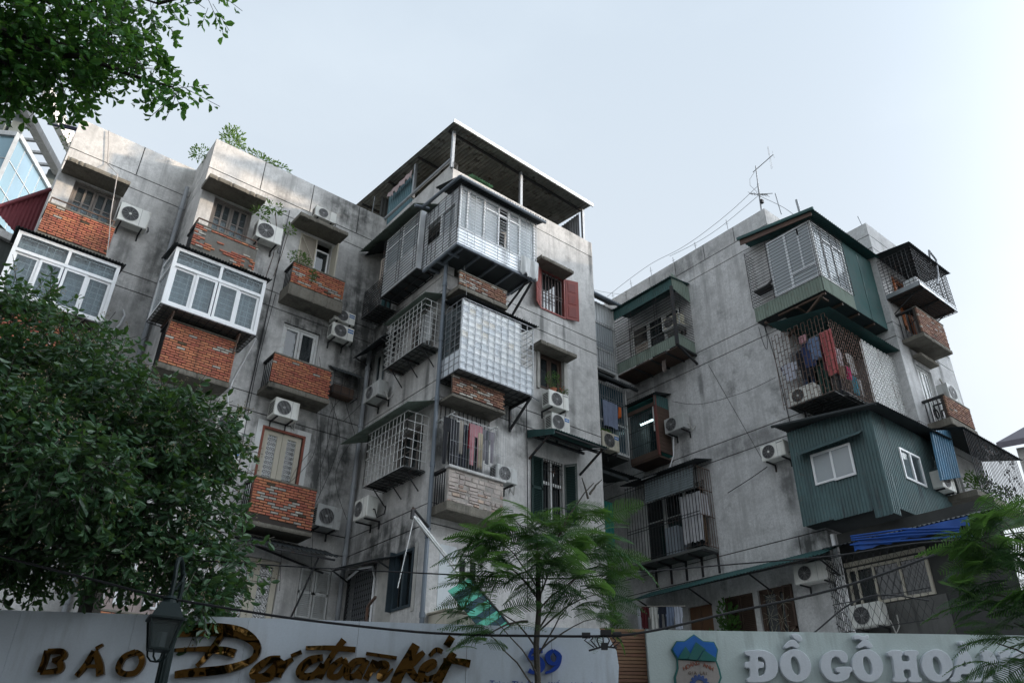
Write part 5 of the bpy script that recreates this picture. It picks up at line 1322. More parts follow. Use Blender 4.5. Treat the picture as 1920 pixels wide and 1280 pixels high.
# ------------------------------------------------------------------ air conditioners
RAC = random.Random(77)
def ac(label, F, u0, u1, z0, z1, d1=.42, plate=None, dark=False, vents=True, body=.30, guard='ring', name='air_conditioner'):
    d0 = d1 - body
    t = thing(name, label, 'air conditioner', F((u0 + u1) / 2, d0, z0), 'outdoor air conditioner units')
    mb = MB(F); mb.box(u0, u1, d0, d1, z0, z1); mb.build('casing', RAC.choice((ACW, ACW, ACW2, ACW3)) if not dark else ACW, t, bevel=RAC.choice((.008, .014, .022)))
    h = z1 - z0; r = min(h * .42, (u1 - u0) * .30)
    cu, cz = F.lr(u0, u1, RAC.uniform(.34, .40)), (z0 + z1) / 2; r *= RAC.uniform(.88, 1.04)
    mb = MB(F); mb.disc(cu, d1 + .003, cz, r, 28, .006); mb.build('fan_opening', BLACK, t)
    mb = MB(F)
    for k in range(3):
        a = k * 2.094 + .4
        mb.add([(cu + r * .2 * math.cos(a), d1 + .006, cz + r * .2 * math.sin(a)), (cu + r * .88 * math.cos(a - .35), d1 + .006, cz + r * .88 * math.sin(a - .35)),
                (cu + r * .92 * math.cos(a + .35), d1 + .010, cz + r * .92 * math.sin(a + .35)), (cu + r * .2 * math.cos(a + 1.1), d1 + .008, cz + r * .2 * math.sin(a + 1.1))], [(0, 1, 2, 3)])
    mb.build('fan_blades', M('fan_blade_grey', (.07, .07, .072), .6) if not dark else BLACK, t, recalc=False)
    mb = MB(F); mb.disc(cu, d1 + .020, cz, r * .17, 14, .012); mb.build('fan_hub', ACW if dark else ACG, t)
    mb = MB(F)
    if guard == 'ring':
        for q in (1.0, .86, .72, .58, .44, .30): mb.ring(cu, d1 + .014, cz, r * q, .0028 if q < 1 else .007, 26)
        for k in range(10): a = k * .628; mb.bar((cu + r * .2 * math.cos(a), d1 + .014, cz + r * .2 * math.sin(a)), (cu + r * math.cos(a), d1 + .014, cz + r * math.sin(a)), .004)
    else:
        mb.ring(cu, d1 + .014, cz, r, .008, 26)
        for k in range(-4, 5): x = r * k / 5; y = math.sqrt(r * r - x * x); mb.bar((cu + x, d1 + .014, cz - y), (cu + x, d1 + .014, cz + y), .007)
    mb.build('fan_guard', ACG, t)
    ul = F.lr(u0, u1, 0); sgn = -F.sg
    if vents:
        mb = MB(F)
        for k in range(7):
            z = z0 + h * (.16 + .1 * k); a, b = sorted((ul, ul + sgn * .004)); mb.box(a, b, d0 + .05, d1 - .05, z, z + h * .055)
        mb.build('side_vents', BLACK, t)
    ur0, ur1 = sorted((F.lr(u0, u1, .70), F.lr(u0, u1, .96)))
    mb = MB(F); sm = F.lr(u0, u1, .705); mb.box(sm - .004, sm + .004, d1, d1 + .003, z0 + .02, z1 - .02); mb.build('panel_seam', ACG, t)
    if plate == 'stripes':
        for k in range(2): mb = MB(F); zz = z0 + h * (.58 + .17 * k); mb.box(ur0, ur1, d1, d1 + .003, zz, zz + h * .10); mb.build('label_stripe', LABEL, t)
    elif plate == 'plate':
        mb = MB(F); mb.box(ur0, ur1, d1, d1 + .003, z0 + h * .68, z0 + h * .88); mb.build('label_plate', LABEL, t)
        mb = MB(F); mb.box(ur0 + .03, ur1 - .03, d1 + .003, d1 + .005, z0 + h * .76, z0 + h * .80); mb.build('label_text', WHITE, t)
    elif plate == 'grey':
        mb = MB(F); mb.box(ur0, ur1, d1, d1 + .003, z0 + h * .84, z0 + h * .90); mb.build('label_plate', ACG, t)
    for u in (u0 + .12, u1 - .12):
        mb = MB(F); mb.box(u - .018, u + .018, 0.005, d1 - .02, z0 - .035, z0 - .003); mb.box(u - .018, u + .018, 0.005, .035, z0 - .2, z0 - .035); mb.build('bracket', IRON, t)
    # refrigerant hose from the right-hand end to the wall
    e = F.lr(u0, u1, 1.0); s_ = F.sg; zz = z0 + h * RAC.uniform(.2, .4); dr = RAC.uniform(.05, .28)
    mb = MB(F); mb.tube([(e, d0 + .12, zz), (e + s_ * .06, d0 + .11, zz - .02), (e + s_ * .09, d0 + .05, zz - dr), (e + s_ * RAC.uniform(.04, .14), .03, zz - dr * .4), (e + s_ * .1, .0, zz + RAC.uniform(-.05, .3))], .016, 6)
    mb.build('hose', RAC.choice((PLAST, GCABLE, CABLE, CABLE)), t)
    a_ = RAC.uniform(-.022, .022)
    t.rotation_euler = (0, a_, 0) if F.kind == 'front' else (a_, 0, 0)
    return t

ac('white air conditioner with black fan beside the top left brick balcony', FA1, 1.90, 2.67, 14.80, 15.38, dark=True)
ac('white air conditioner beside the crumbled brick balcony, climbing plant next to it', FA2, 5.04, 5.77, 14.81, 15.38)
ac('air conditioner standing on the concrete slab under the left roof line', FA2, 6.58, 7.25, 16.37, 16.74, .38, body=.26, guard='bars')
ac('upper one of two blue-striped air conditioners left of the centre block', FA2, 7.63, 8.27, 13.20, 13.57, plate='stripes', guard='bars')
ac('lower one of two blue-striped air conditioners left of the centre block', FA2, 7.62, 8.28, 12.66, 13.09, .44, plate='stripes', guard='bars')
ac('boxy old air conditioner hung above the white lattice door', FA2, 6.40, 7.05, 9.88, 10.36, .48, guard='bars', body=.4)
ac('white air conditioner at the edge of the tree with a white drain pipe above', FA2, 5.10, 5.79, 9.13, 9.57)
ac('air conditioner half hidden by leaves, lower of the two beside the tree', FA2, 5.12, 5.82, 8.32, 8.74, plate='plate')
ac('old air conditioner with dark fan beside the red and white patched balcony', FA2, 7.92, 8.58, 7.38, 7.93, .48, guard='bars', body=.42)
ac('air conditioner on the shaded side wall under the black awning', SB, 16.60, 17.38, 10.78, 11.22)
ac('air conditioner low on the shaded side wall, above a wall joint', SB, 16.45, 17.1, 7.47, 8.0, .46)
ac('air conditioner with vented side holding a flower pot, centre block', FB, 12.25, 12.95, 10.60, 11.06, .46, plate='grey')
ac('air conditioner with blue plate standing above the green awning', FB, 12.37, 13.0, 9.98, 10.44, .42, plate='plate', guard='bars')
ac('air conditioner at the right end of the crumbling stone balcony', FB, 10.62, 11.26, 8.17, 8.57, .40)
ac('air conditioner with a tuft of weeds on top in front of the barred enclosure', FE2, 15.25, 15.95, 10.58, 11.12, .42, plate='plate')
ac('white air conditioner beside the brown wooden balcony box', SC, 13.35, 14.08, 11.16, 11.63, .42)
ac('air conditioner inside the green roofed cage on the right block', SC, 13.1, 13.72, 14.58, 15.0, .44, vents=False)
ac('air conditioner left of the slate blue pod', SC, 10.26, 10.97, 9.34, 9.77, .42, plate='grey', dark=True)
ac('air conditioner standing inside the rusty laundry cage', SC, 9.1, 9.86, 10.50, 10.93, .48, vents=False, dark=True)
ac('air conditioner hung under the end of the long green awning', SC, 9.70, 10.58, 6.14, 6.58, .45)
ac('air conditioner behind the dark diamond lattice at lower right', SL, 8.62, 9.35, 4.98, 5.46, .45, vents=False)
ac('air conditioner on the top rail of the far right balcony', FT, 21.2, 21.9, 11.28, 11.75, .55, vents=False)
ac('air conditioner tucked under the blue corrugated sheet', FT, 19.3, 20.0, 8.32, 8.75, .5, vents=False, guard='bars')
# pot plants on window and unit
def leaf_cluster(mb, c, r, n, size, seed, up=.3, flat=1.0):
    rr = random.Random(seed)
    for _ in range(n):
        v = Vector((rr.gauss(0, 1), rr.gauss(0, 1), rr.gauss(0, 1))); v.normalize()
        p = Vector(c) + Vector((v.x * r[0], v.y * r[1], v.z * r[2])) * (rr.random() ** .45)
        add_leaf(mb, p, (v + Vector((rr.uniform(-.6, .6), rr.uniform(-.6, .6), rr.uniform(-.5, .5) + up))).normalized(), size * rr.uniform(.6, 1.25), rr)

def add_leaf(mb, p, dirv, L, rr, wide=.42, fold=.25):
    """an obovate leaf folded along its midrib"""
    sd_ = dirv.cross(Vector((rr.uniform(-1, 1), rr.uniform(-1, 1), rr.uniform(-.2, 1))))
    if sd_.length < 1e-4: sd_ = dirv.orthogonal()
    sd_.normalize(); nn = dirv.cross(sd_)
    w = L * wide
    q = [p, p + dirv * L * .35 + sd_ * w * .42 + nn * w * fold, p + dirv * L * .72 + sd_ * w * .5 + nn * w * fold, p + dirv * L - nn * L * .08,
         p + dirv * L * .72 - sd_ * w * .5 + nn * w * fold, p + dirv * L * .35 - sd_ * w * .42 + nn * w * fold, p + dirv * L * .55]
    mb.add(q, [(0, 1, 2, 6), (2, 3, 6), (6, 3, 4), (0, 6, 4, 5)], True)

LEAFG = leafmat('pot_plant_leaf', (.045, .115, .03), (.085, .19, .04))
LEAFY = leafmat('yellow_green_leaf', (.10, .20, .05), (.17, .27, .07))
def pot_plant(label, c, r, n, size, seed, pot=(.09, .13), mat=None, flowers=0, name='potted_plant'):
    t = thing(name, label, 'plant', (c[0], c[1], c[2]))
    if pot:
        mb = MB(); pr, ph = pot; mb.tube([(c[0], c[1], c[2]), (c[0], c[1], c[2] + ph * .85), (c[0], c[1], c[2] + ph * .86), (c[0], c[1], c[2] + ph)], [pr * .72, pr, pr * 1.12, pr * 1.12], 12); mb.build('pot', TERRA, t)
        base = c[2] + ph
    else: base = c[2]
    mb = MB(); leaf_cluster(mb, (c[0], c[1], base + r[2]), r, n, size, seed); mb.build('leaves', mat or LEAFG, t, recalc=False)
    mb = MB(); rr = random.Random(seed)
    for _ in range(7): mb.tube([(c[0], c[1], base - .02), (c[0] + rr.uniform(-.6, .6) * r[0], c[1] + rr.uniform(-.6, .6) * r[1], base + r[2] * rr.uniform(.8, 1.6))], .005, 4)
    mb.build('stems', M('green_stem', (.08, .10, .04), .8), t)
    if flowers:
        mb = MB(); 
        for k in range(flowers): leaf_cluster(mb, (c[0] + r[0] * .9, c[1] - .1, base + .05 + k * .04), (.05, .05, .05), 14, .05, seed + k)
        mb.build('flower', M('orange_red_petals', (.6, .10, .04), .6), t, recalc=False)
    return t
pot_plant('bushy plant in a terracotta pot with an orange flower, on the window air conditioner', (12.53, 14.05, 11.07), (.25, .16, .26), 330, .05, 3, flowers=1)
pot_plant('small spreading plant at the right of the flower pot window', (12.95, 14.12, 11.06), (.17, .12, .14), 120, .045, 5, pot=(.06, .08))
pot_plant('weeds sprouting on top of the recess air conditioner', (15.5, 15.1, 11.12), (.17, .09, .05), 90, .08, 8, pot=None, mat=LEAFY)
pot_plant('trailing green plant over the top floor red brick balcony', (6.32, 17.52, 14.30), (.34, .14, .22), 260, .075, 12, pot=None, mat=LEAFY)
pot_plant('trailing vine tip hanging down the red brick balcony front', (6.75, 17.44, 13.95), (.12, .05, .2), 60, .075, 13, pot=None, mat=LEAFY)
pot_plant('thin plant with small leaves inside the white tiled cage end', (11.18, 14.0, 11.2), (.13, .2, .42), 130, .04, 14, pot=(.07, .1))
pot_plant('roof garden shrub on the parapet at the corner of the left wing', (4.0, 18.4, 17.72), (.34, .25, .50), 380, .10, 20, pot=None, mat=LEAFY)
pot_plant('low bushy creeper along the parapet behind the left wing corner', (4.95, 18.22, 17.72), (.95, .13, .16), 420, .09, 21, pot=None, mat=LEAFY)
pot_plant('leafy branch leaning out left of the wing corner on the roof', (3.35, 19.0, 17.55), (.3, .3, .2), 110, .10, 22, pot=None, mat=LEAFY)
pot_plant('tiny roof plant with thin twigs on the left parapet', (7.1, 18.6, 17.72), (.3, .2, .12), 40, .08, 23, pot=None)
pot_plant('green seedling behind the leftmost roof corner', (.25, 20.6, 17.35), (.2, .3, .12), 40, .10, 24, pot=None)
pot_plant('big leafed pot plants on the wire balcony at the right edge', (21.5, 7.6, 8.3), (.8, .25, .35), 420, .09, 25, pot=(.16, .2))
pot_plant('dense fern at the right end of the wire balcony', (22.6, 7.5, 8.3), (.5, .25, .28), 260, .09, 26, pot=(.14, .18))
pot_plant('tall bamboo-like plant under the long green awning', (17.1, 12.7, 4.3), (.25, .3, .85), 420, .13, 27, pot=(.14, .2))
pot_plant('dark bushy shrub in the shade under the middle of the long green awning', (17.0, 13.3, 4.3), (.3, .3, .6), 300, .12, 29, pot=None)
pot_plant('dark ivy bush in the foot of the recess between the blocks', (15.7, 15.5, 4.4), (.4, .35, 1.0), 520, .11, 28, pot=None)
# climbing plant with pale green leaves by the crumbled balcony
t = thing('climbing_plant', 'climbing plant with pale green leaves next to the second air conditioner', 'plant', (5.6, 17.9, 14.4))
mb = MB(); 
for c, r, n in (((5.35, 17.75, 16.0), (.32, .12, .18), 80), ((5.05, 17.7, 15.62), (.30, .12, .16), 70), ((6.0, 17.9, 15.62), (.16, .1, .14), 36)): leaf_cluster(mb, c, r, n, .11, int(c[0] * 100))
mb.build('leaves', LEAFY, t, recalc=False)
mb = MB(); mb.tube([(5.62, 18.0, 13.6), (5.72, 18.0, 14.6), (5.7, 17.95, 15.3), (5.5, 17.85, 15.9)], .012, 5); mb.tube([(5.85, 18.0, 14.0), (5.95, 18.0, 14.8), (6.0, 17.95, 15.6)], .009, 5); mb.tube([(5.7, 17.95, 15.3), (5.3, 17.8, 15.6)], .008, 5); mb.build('stems', WOODB, t)

# ------------------------------------------------------------------ laundry
def trousers(mb, F, u, d, z1, w, h, seed, flare=.85):
    cloth_sheet(mb, F, u - w / 2, u + w / 2, z1 - h * .3, z1, d, 2, .012, .0, seed, 10, 4)
    for s in (-1, 1):
        c = u + s * w * .29
        cloth_sheet(mb, F, c - w * .21 * flare, c + w * .21 * flare, z1 - h, z1 - h * .29, d, 1.2, .012, .01, seed + s, 7, 6, taper=.15)
def shirt(mb, F, u, d, z1, w, h, seed):
    cloth_sheet(mb, F, u - w * .36, u + w * .36, z1 - h, z1, d, 2.2, .03, .025, seed, 14, 7, taper=-.1)
    for s in (-1, 1): cloth_sheet(mb, F, u + s * w * .42 - w * .1, u + s * w * .42 + w * .1, z1 - h * .5, z1 - .03, d, 1, .012, .01, seed + 3 * s, 5, 4)
CL = {}
def cmat(n, c): 
    if n not in CL: CL[n] = M('cloth_' + n, c, .95, 0, .15, .08, bmp=.2, scale=6)
    return CL[n]
def garment(label, kind, F, u, d, z1, w, h, cm, seed, group):
    mb = MB(F)
    if kind == 'trousers': trousers(mb, F, u, d, z1, w, h, seed)
    elif kind == 'shirt': shirt(mb, F, u, d, z1, w, h, seed)
    else: cloth_sheet(mb, F, u - w / 2, u + w / 2, z1 - h, z1, d, 2.3, .034, .035, seed, 16, 8, taper=.12)
    return tag(mb.build(kind if kind != 'towel' else 'towel', cmat(*cm), None, smooth=True, recalc=False, loc=F(u, d, z1 - h)), label, {'trousers': 'trousers', 'shirt': 'shirt', 'towel': 'towel'}[kind], group)
t = thing('laundry_rack', 'white laundry rack hung above the crumbling stone balcony', 'laundry rack', FB(9.7, 0, 9.2))
mb = MB(FB); 
for d in (.25, .45, .65): mb.tube([(9.05, d, 9.28), (10.4, d, 9.26)], .010, 6)
mb.tube([(9.08, .1, 9.28), (9.08, .8, 9.28)], .012, 6); mb.tube([(10.3, .1, 9.27), (10.3, .8, 9.27)], .012, 6); mb.build('rails', WPAINT, t)
mb = MB(FB)
for k in range(12): mb.bar((9.2 + k * .13, .03, 9.3), (9.2 + k * .13, .03, 9.95), .016)
mb.build('back_bars', IRON, t)
mb = MB(FB)
for k in range(22): mb.tube([(9.1 + k * .075, .66, 8.05), (9.1 + k * .075, .66, 9.30)], .0025, 4)
for z in (8.3, 8.65): mb.tube([(9.1, .67, z), (10.65, .67, z)], .0025, 4)
mb.build('safety_wires', GALV, t)
G1 = 'laundry on the rack over the stone balcony'
for i, (k, lb, u, d, w, h, cm) in enumerate([
    ('trousers', 'black trousers at the left end of the laundry rack', 9.16, .5, .26, 1.15, ('black', (.015, .016, .02))),
    ('trousers', 'charcoal trousers second from left on the laundry rack', 9.34, .42, .24, 1.02, ('charcoal', (.045, .046, .05))),
    ('towel', 'narrow cream cloth third from left on the laundry rack', 9.45, .55, .09, .80, ('cream', (.45, .41, .36))),
    ('trousers', 'dark navy trousers behind the red garment on the rack', 9.58, .4, .22, 1.1, ('navy', (.02, .023, .04))),
    ('towel', 'narrow bright red garment on the laundry rack', 9.72, .55, .10, .62, ('red', (.42, .02, .04))),
    ('trousers', 'dusty pink trousers in the middle of the laundry rack', 9.86, .58, .26, 1.02, ('dusty_pink', (.40, .19, .21))),
    ('trousers', 'black leggings just right of the dusty pink trousers', 9.98, .35, .18, 1.15, ('black2', (.02, .02, .024))),
    ('shirt', 'small grey top right of the dusty pink trousers', 10.02, .55, .20, .42, ('grey', (.22, .22, .24))),
    ('towel', 'pale yellowish cloth hanging low on the laundry rack', 9.98, .6, .12, .85, ('pale_yellow', (.50, .44, .33))),
    ('trousers', 'dark grey wide trousers second from right on the rack', 10.14, .5, .24, .85, ('dark_grey', (.07, .075, .085))),
    ('trousers', 'mauve grey trousers at the right end of the laundry rack', 10.30, .5, .24, .78, ('mauve_grey', (.19, .175, .20))),
    ('towel', 'small white cloth at the right tip of the laundry rack', 10.40, .45, .07, .28, ('white', (.62, .64, .66)))]):
    garment(lb, k, FB, u, d, 9.26 - (.18 if 'yellowish' in lb else 0), w * (1.35 if k == 'trousers' else 1), h, cm, 60 + i, G1)
G2 = 'laundry inside the rusty cage'
for i, (k, lb, F, u, d, z, w, h, cm) in enumerate([
    ('shirt', 'white and navy shirt at the left of the rusty laundry cage', S8, 9.72, -.15, 11.75, .42, .5, ('pale_lilac', (.52, .54, .62))),
    ('shirt', 'small navy top at the far left of the laundry cage', S8, 9.9, -.25, 11.8, .26, .3, ('navy2', (.03, .035, .09))),
    ('shirt', 'black jacket left of the centre of the laundry cage', S8, 9.3, -.2, 12.0, .42, .85, ('jet', (.02, .022, .03))),
    ('shirt', 'navy blue shirt beside the black jacket in the cage', S8, 9.1, -.15, 12.1, .40, .7, ('ink_blue', (.04, .06, .15))),
    ('shirt', 'light blue denim shirt in the laundry cage', S8, 8.92, -.12, 12.15, .34, .62, ('denim', (.18, .25, .40))),
    ('towel', 'pink folded cloth above the navy shirt in the cage', S8, 9.15, -.05, 12.3, .2, .22, ('soft_pink', (.50, .28, .31))),
    ('trousers', 'dark green trousers hanging low in the laundry cage', S8, 8.95, -.3, 11.6, .3, .95, ('deep_green', (.02, .06, .05))),
    ('towel', 'long salmon red dress at the corner of the laundry cage', S8, 8.52, -.06, 12.15, .34, 1.25, ('salmon', (.52, .15, .15))),
    ('shirt', 'second salmon red garment facing front in the laundry cage', F8, 17.05, -.12, 12.1, .42, 1.1, ('salmon2', (.48, .14, .15))),
    ('shirt', 'pale grey pink blouse right of the salmon dress', F8, 17.5, -.2, 11.9, .36, .5, ('grey_pink', (.42, .38, .40))),
    ('towel', 'magenta cloth in the laundry cage', F8, 17.62, -.1, 11.35, .22, .35, ('magenta', (.55, .03, .17))),
    ('towel', 'turquoise patterned cloth low in the laundry cage', F8, 17.88, -.1, 11.15, .26, .5, ('turquoise', (.03, .22, .30))),
    ('trousers', 'dark trousers behind the turquoise cloth in the cage', F8, 18.0, -.5, 11.8, .4, 1.1, ('dark2', (.03, .03, .04))),
    ('shirt', 'cream blouse behind the denim shirt in the cage', S8, 8.75, -.34, 12.05, .36, .6, ('cream2', (.50, .46, .40))),
    ('trousers', 'faded blue jeans hung behind the black jacket', S8, 9.4, -.42, 11.9, .34, 1.0, ('jeans', (.07, .11, .20))),
    ('shirt', 'grey sweater at the back left of the laundry cage', S8, 9.6, -.45, 12.2, .42, .6, ('sweater', (.20, .20, .21))),
    ('shirt', 'maroon top behind the second salmon garment', F8, 17.25, -.4, 12.0, .4, .8, ('maroon', (.16, .03, .05))),
    ('towel', 'brown plaid cloth between blouse and bag in the cage', F8, 17.75, -.35, 11.95, .4, .75, ('plaid', (.22, .13, .09))),
    ('shirt', 'white vest at the right end of the laundry cage', F8, 18.3, -.3, 12.05, .34, .6, ('vest', (.55, .55, .54))),
    ('towel', 'pale bag at the right of the laundry in the cage', F8, 18.2, -.15, 11.2, .22, .5, ('pale_grey', (.42, .42, .42)))]):
    garment(lb, k, F, u, d, z, w, h, cm, 90 + i, G2)
mb = MB(S8); mb.tube([(8.45, -.15, 12.2), (9.98, -.15, 12.15)], .012, 6); mb.tube([(8.45, -.3, 12.0), (9.98, -.3, 12.0)], .01, 6)
tag(mb.build('clothes_rod', GALV, None, loc=S8(9.2, -.2, 12.1)), 'steel clothes rods across the rusty laundry cage', 'clothes rod')
G3 = 'laundry under the long green awning'
t = thing('clothes_line', 'pale bamboo pole with washing under the long green awning', 'clothes line', (16.4, 14, 5.8))
mb = MB(); mb.tube([(16.2, 15.05, 6.24), (16.2, 13.3, 5.98)], .014, 6); mb.build('pole', M('bamboo', (.32, .30, .26), .8), t)
FL = lambda u, d, z: (16.2 - d, u, z + (u - 13.3) * .148)
class _FL:
    def __call__(s, u, d, z): return FL(u, d, z)
FLf = _FL()
for i, (k, lb, u, w, h, cm) in enumerate([('towel', 'narrow pale towel at the left of the low washing pole', 14.88, .14, .62, ('pale_grey2', (.42, .43, .47))), ('shirt', 'black and red top on the low washing pole', 14.66, .28, .55, ('black_red', (.10, .015, .02))), ('shirt', 'crumpled white shirt in the middle of the low washing pole', 14.36, .32, .60, ('offwhite', (.55, .55, .52))), ('trousers', 'dark trousers on the low washing pole', 14.06, .30, .62, ('dark3', (.02, .025, .04))), ('shirt', 'blue grey shirt on the low washing pole', 13.80, .28, .5, ('bluegrey', (.16, .2, .28))), ('shirt', 'white and navy jersey at the right of the low washing pole', 13.54, .28, .55, ('whitenavy', (.42, .45, .52)))]):
    garment(lb, k, FLf, u, 0, 5.97, w, h, cm, 120 + i, G3)
garment('grey blue towel hung on the bars between the blocks', 'towel', FE2, 15.95, .12, 12.35, .62, .85, ('grey_blue', (.20, .235, .33)), 140, 'towels on the recess bars')
garment('small orange cloth beside the grey blue towel', 'towel', FE2, 16.38, .12, 12.3, .13, .35, ('orange', (.55, .13, .03)), 141, 'towels on the recess bars')
garment('long beige cloth hanging in the shaded corner under the eave', 'towel', SB, 16.98, .5, 15.35, .42, 1.0, ('beige', (.42, .36, .31)), 142, 'loose cloths')
garment('white sheet hung inside the long barred cage', 'towel', SC, 13.35, .5, 9.1, .75, 1.35, ('sheet_white', (.50, .50, .52)), 143, 'loose cloths')
garment('white sheet folded round the end of the long barred cage', 'towel', (lambda: type('Fx', (), {'__call__': lambda s, u, d, z: (16.9 + u, 13.02 - d, z)})())(), .2, .02, 9.05, .38, .6, ('sheet_white', (.50, .50, .52)), 144, 'loose cloths')
mb = MB(SC); cloth_sheet(mb, SC, 13.0, 13.1, 7.75, 8.4, .35, 1, .02, .05, 7); mb.T = SC
tag(mb.build('sacking', M('brown_sacking', (.15, .11, .07), .95), None, smooth=True, loc=SC(13.05, .35, 7.8)), 'brown sacking at the end of the long barred cage', 'sack')
garment('scrap of board dangling below the green roofed cage', 'towel', SC, 13.75, .55, 13.5, .16, .38, ('board', (.24, .20, .185)), 146, 'loose cloths')

# ------------------------------------------------------------------ pipes, cables, antennas
def pipe(label, pts, r, mat, name='drain_pipe', joints=True):
    t = thing(name, label, 'pipe', pts[-1], 'drain pipes')
    mb = MB(); mb.tube(pts, r, 10); mb.build('run', mat, t, smooth=False)
    if joints:
        mb = MB(); a, b = Vector(pts[0]), Vector(pts[-1]); n = max(2, int((a - b).length / 1.6))
        for k in range(n):
            p = a.lerp(b, (k + .4) / n)
            if len(pts) == 2: mb.tube([p, p + (b - a).normalized() * .11], r * 1.25, 10)
        if mb.v: mb.build('coupling', mat, t)
    return t
pipe('grey drain pipe in the inner corner of the left wing', [(3.40, 19.62, 16.9), (3.40, 19.62, 4.2)], .06, PIPE)
pipe('grey drain pipe in the corner between left wing and centre block', [(8.96, 17.92, 12.9), (8.96, 17.92, 4.2)], .06, PIPE)
pipe('blue grey downpipe on the corner of the centre block', [(9.02, 14.26, 13.85), (9.02, 14.26, 4.0)], .05, PIPEB)
pipe('white pipe at the corner of the right block below the slate pod', [(17.32, 9.62, 7.2), (17.32, 9.62, 4.6)], .05, WHITE)
pipe('thin white drain hose hanging above the tree air conditioner', [(5.46, 17.2, 11.5), (5.42, 17.7, 11.0), (5.35, 17.95, 10.6), (5.33, 18.02, 10.2), (5.42, 17.9, 9.55)], .025, WHITE, 'drain_hose', False)
pipe('curved white hose on the leftmost wall above the leaves', [(2.75, 19.68, 12.45), (2.82, 19.66, 12.3), (2.78, 19.66, 12.0), (2.5, 19.66, 11.4), (2.2, 19.66, 11.0)], .028, WHITE, 'drain_hose', False)
pipe('white cord dangling from the left roof past the black fan', [(1.05, 19.68, 17.7), (1.3, 19.68, 16.6), (1.55, 19.0, 15.9), (1.7, 18.95, 14.6), (1.85, 18.98, 13.9), (1.95, 18.9, 13.1)], .013, M('dirty_white_cord', (.45, .42, .40), .9), 'hanging_cord', False)
pipe('pale hose from the wooden balcony unit to the ledge', [(13.62 * 0 + 17.2, 13.95, 11.1), (17.15, 13.98, 10.5), (17.05, 14.1, 10.1), (16.8, 14.5, 9.95), (16.7, 14.9, 9.9)], .016, WHITE, 'drain_hose', False)
pipe('grey hose loop at the right end of the white tiled cage', [(11.5, 14.3, 12.0), (11.7, 14.2, 11.3), (11.75, 14.3, 10.95), (12.2, 14.25, 10.8)], .018, PIPE, 'drain_hose', False)
pipe('white hose running down the tower wall at far right', [(22.2, 8.1, 12.4), (22.3, 8.05, 12.1), (22.4, 8.05, 11.5)], .03, PLAST, 'drain_hose', False)
pipe('grey arched hose on the black wire cage', [(21.6, 7.2, 15.7), (21.5, 7.1, 16.1), (21.9, 7.12, 15.95), (21.75, 7.15, 15.3), (21.5, 7.16, 14.9)], .03, PIPE, 'drain_hose', False)

def cable(label, pts, r, mat=None, group='overhead cables', sub=6, name='cable'):
    P = [Vector(p) for p in pts]; out = []
    for i in range(len(P) - 1):
        p0, p1, p2, p3 = P[max(i - 1, 0)], P[i], P[i + 1], P[min(i + 2, len(P) - 1)]
        for k in range(sub):
            t = k / sub
            out.append(.5 * ((2 * p1) + (p2 - p0) * t + (2 * p0 - 5 * p1 + 4 * p2 - p3) * t * t + (3 * p1 - p0 - 3 * p2 + p3) * t ** 3))
    out.append(P[-1])
    mb = MB(); mb.tube(out, r, 6)
    return tag(mb.build(name, mat or CABLE, None, loc=P[0]), label, 'cable', group)
S_ = lambda L: [street(*p) for p in L]
cable('upper thin black overhead cable crossing the whole picture', S_([(-8.5, 8.9, 4.25), (-5.76, 8.9, 4.05), (-4.39, 8.9, 3.97), (-2.71, 8.9, 3.88), (-1.39, 8.9, 3.83), (-.13, 8.9, 3.79), (.55, 8.9, 3.78), (1.14, 8.9, 3.83), (2.34, 8.9, 3.95), (3.67, 8.9, 4.08), (4.58, 8.9, 4.23), (5.5, 8.9, 4.33), (8, 8.9, 4.7)]), .008)
cable('lower thick black overhead cable sagging in front of the sign', S_([(-8, 8, 4.4), (-5.14, 8, 3.7), (-4.1, 8, 3.47), (-3.4, 8, 3.32), (-2.36, 8, 3.17), (-1.72, 8, 3.1), (-.88, 8, 3.03), (-.29, 8, 3.01), (.28, 8, 3.01), (.97, 8, 3.02), (1.44, 8, 3.08), (2.12, 8, 3.24), (3.23, 8, 3.49), (4.16, 8, 3.79), (4.91, 8, 4.1), (7.5, 8, 5.3)]), .012)
cable('black cable rising from behind the green sign to the lattice', S_([(3.3, 9.6, 3.2), (3.61, 9.6, 3.4), (4.05, 9.6, 3.7), (4.47, 9.6, 3.82), (5.01, 9.6, 3.76)]), .009)
cable('thin wire sagging across the right block wall', [(17.3, 13.94, 12.3), (17.2, 12.88, 11.78), (17.2, 11.39, 11.58), (17.3, 10.33, 11.68)], .007, group='wall wires')
cable('straight slanting wire on the right block wall', [(17.36, 12.5, 12.98), (17.36, 11.2, 9.61)], .006, group='wall wires')
cable('thick dark cable slanting up to the slate pod air conditioner', [(17.3, 12.37, 8.96), (17.3, 11.6, 9.15), (17.2, 10.98, 9.27)], .012, group='wall wires')
cable('pair of cables hanging down the wall left of the laundry cage', [(17.36, 10.45, 13.45), (17.34, 10.3, 12.3), (17.36, 10.25, 11.2), (17.36, 10.2, 10.2)], .010, group='wall wires')
cable('loop of wire hanging below the green corner pod', [(17.3, 10.6, 13.4), (17.3, 10.55, 12.9), (17.3, 10.47, 12.6), (17.3, 10.4, 12.9), (17.3, 10.42, 13.4)], .008, group='wall wires')
cable('cables tied to the wall end above the green awning', [(13.2, 14.2, 10.12), (13.6, 14.2, 10.02), (14.1, 14.2, 9.92), (14.5, 14.2, 9.98)], .016, group='wall wires')
rw = random.Random(11)
WL = ['in the mouldy corner, slack', 'near the lattice door', 'crossing the joint', 'behind the corner shed', 'from the striped units', 'beside the patched balcony', 'down to the awning', 'by the corner pipe', 'over the mould stain', 'across the lower wall']
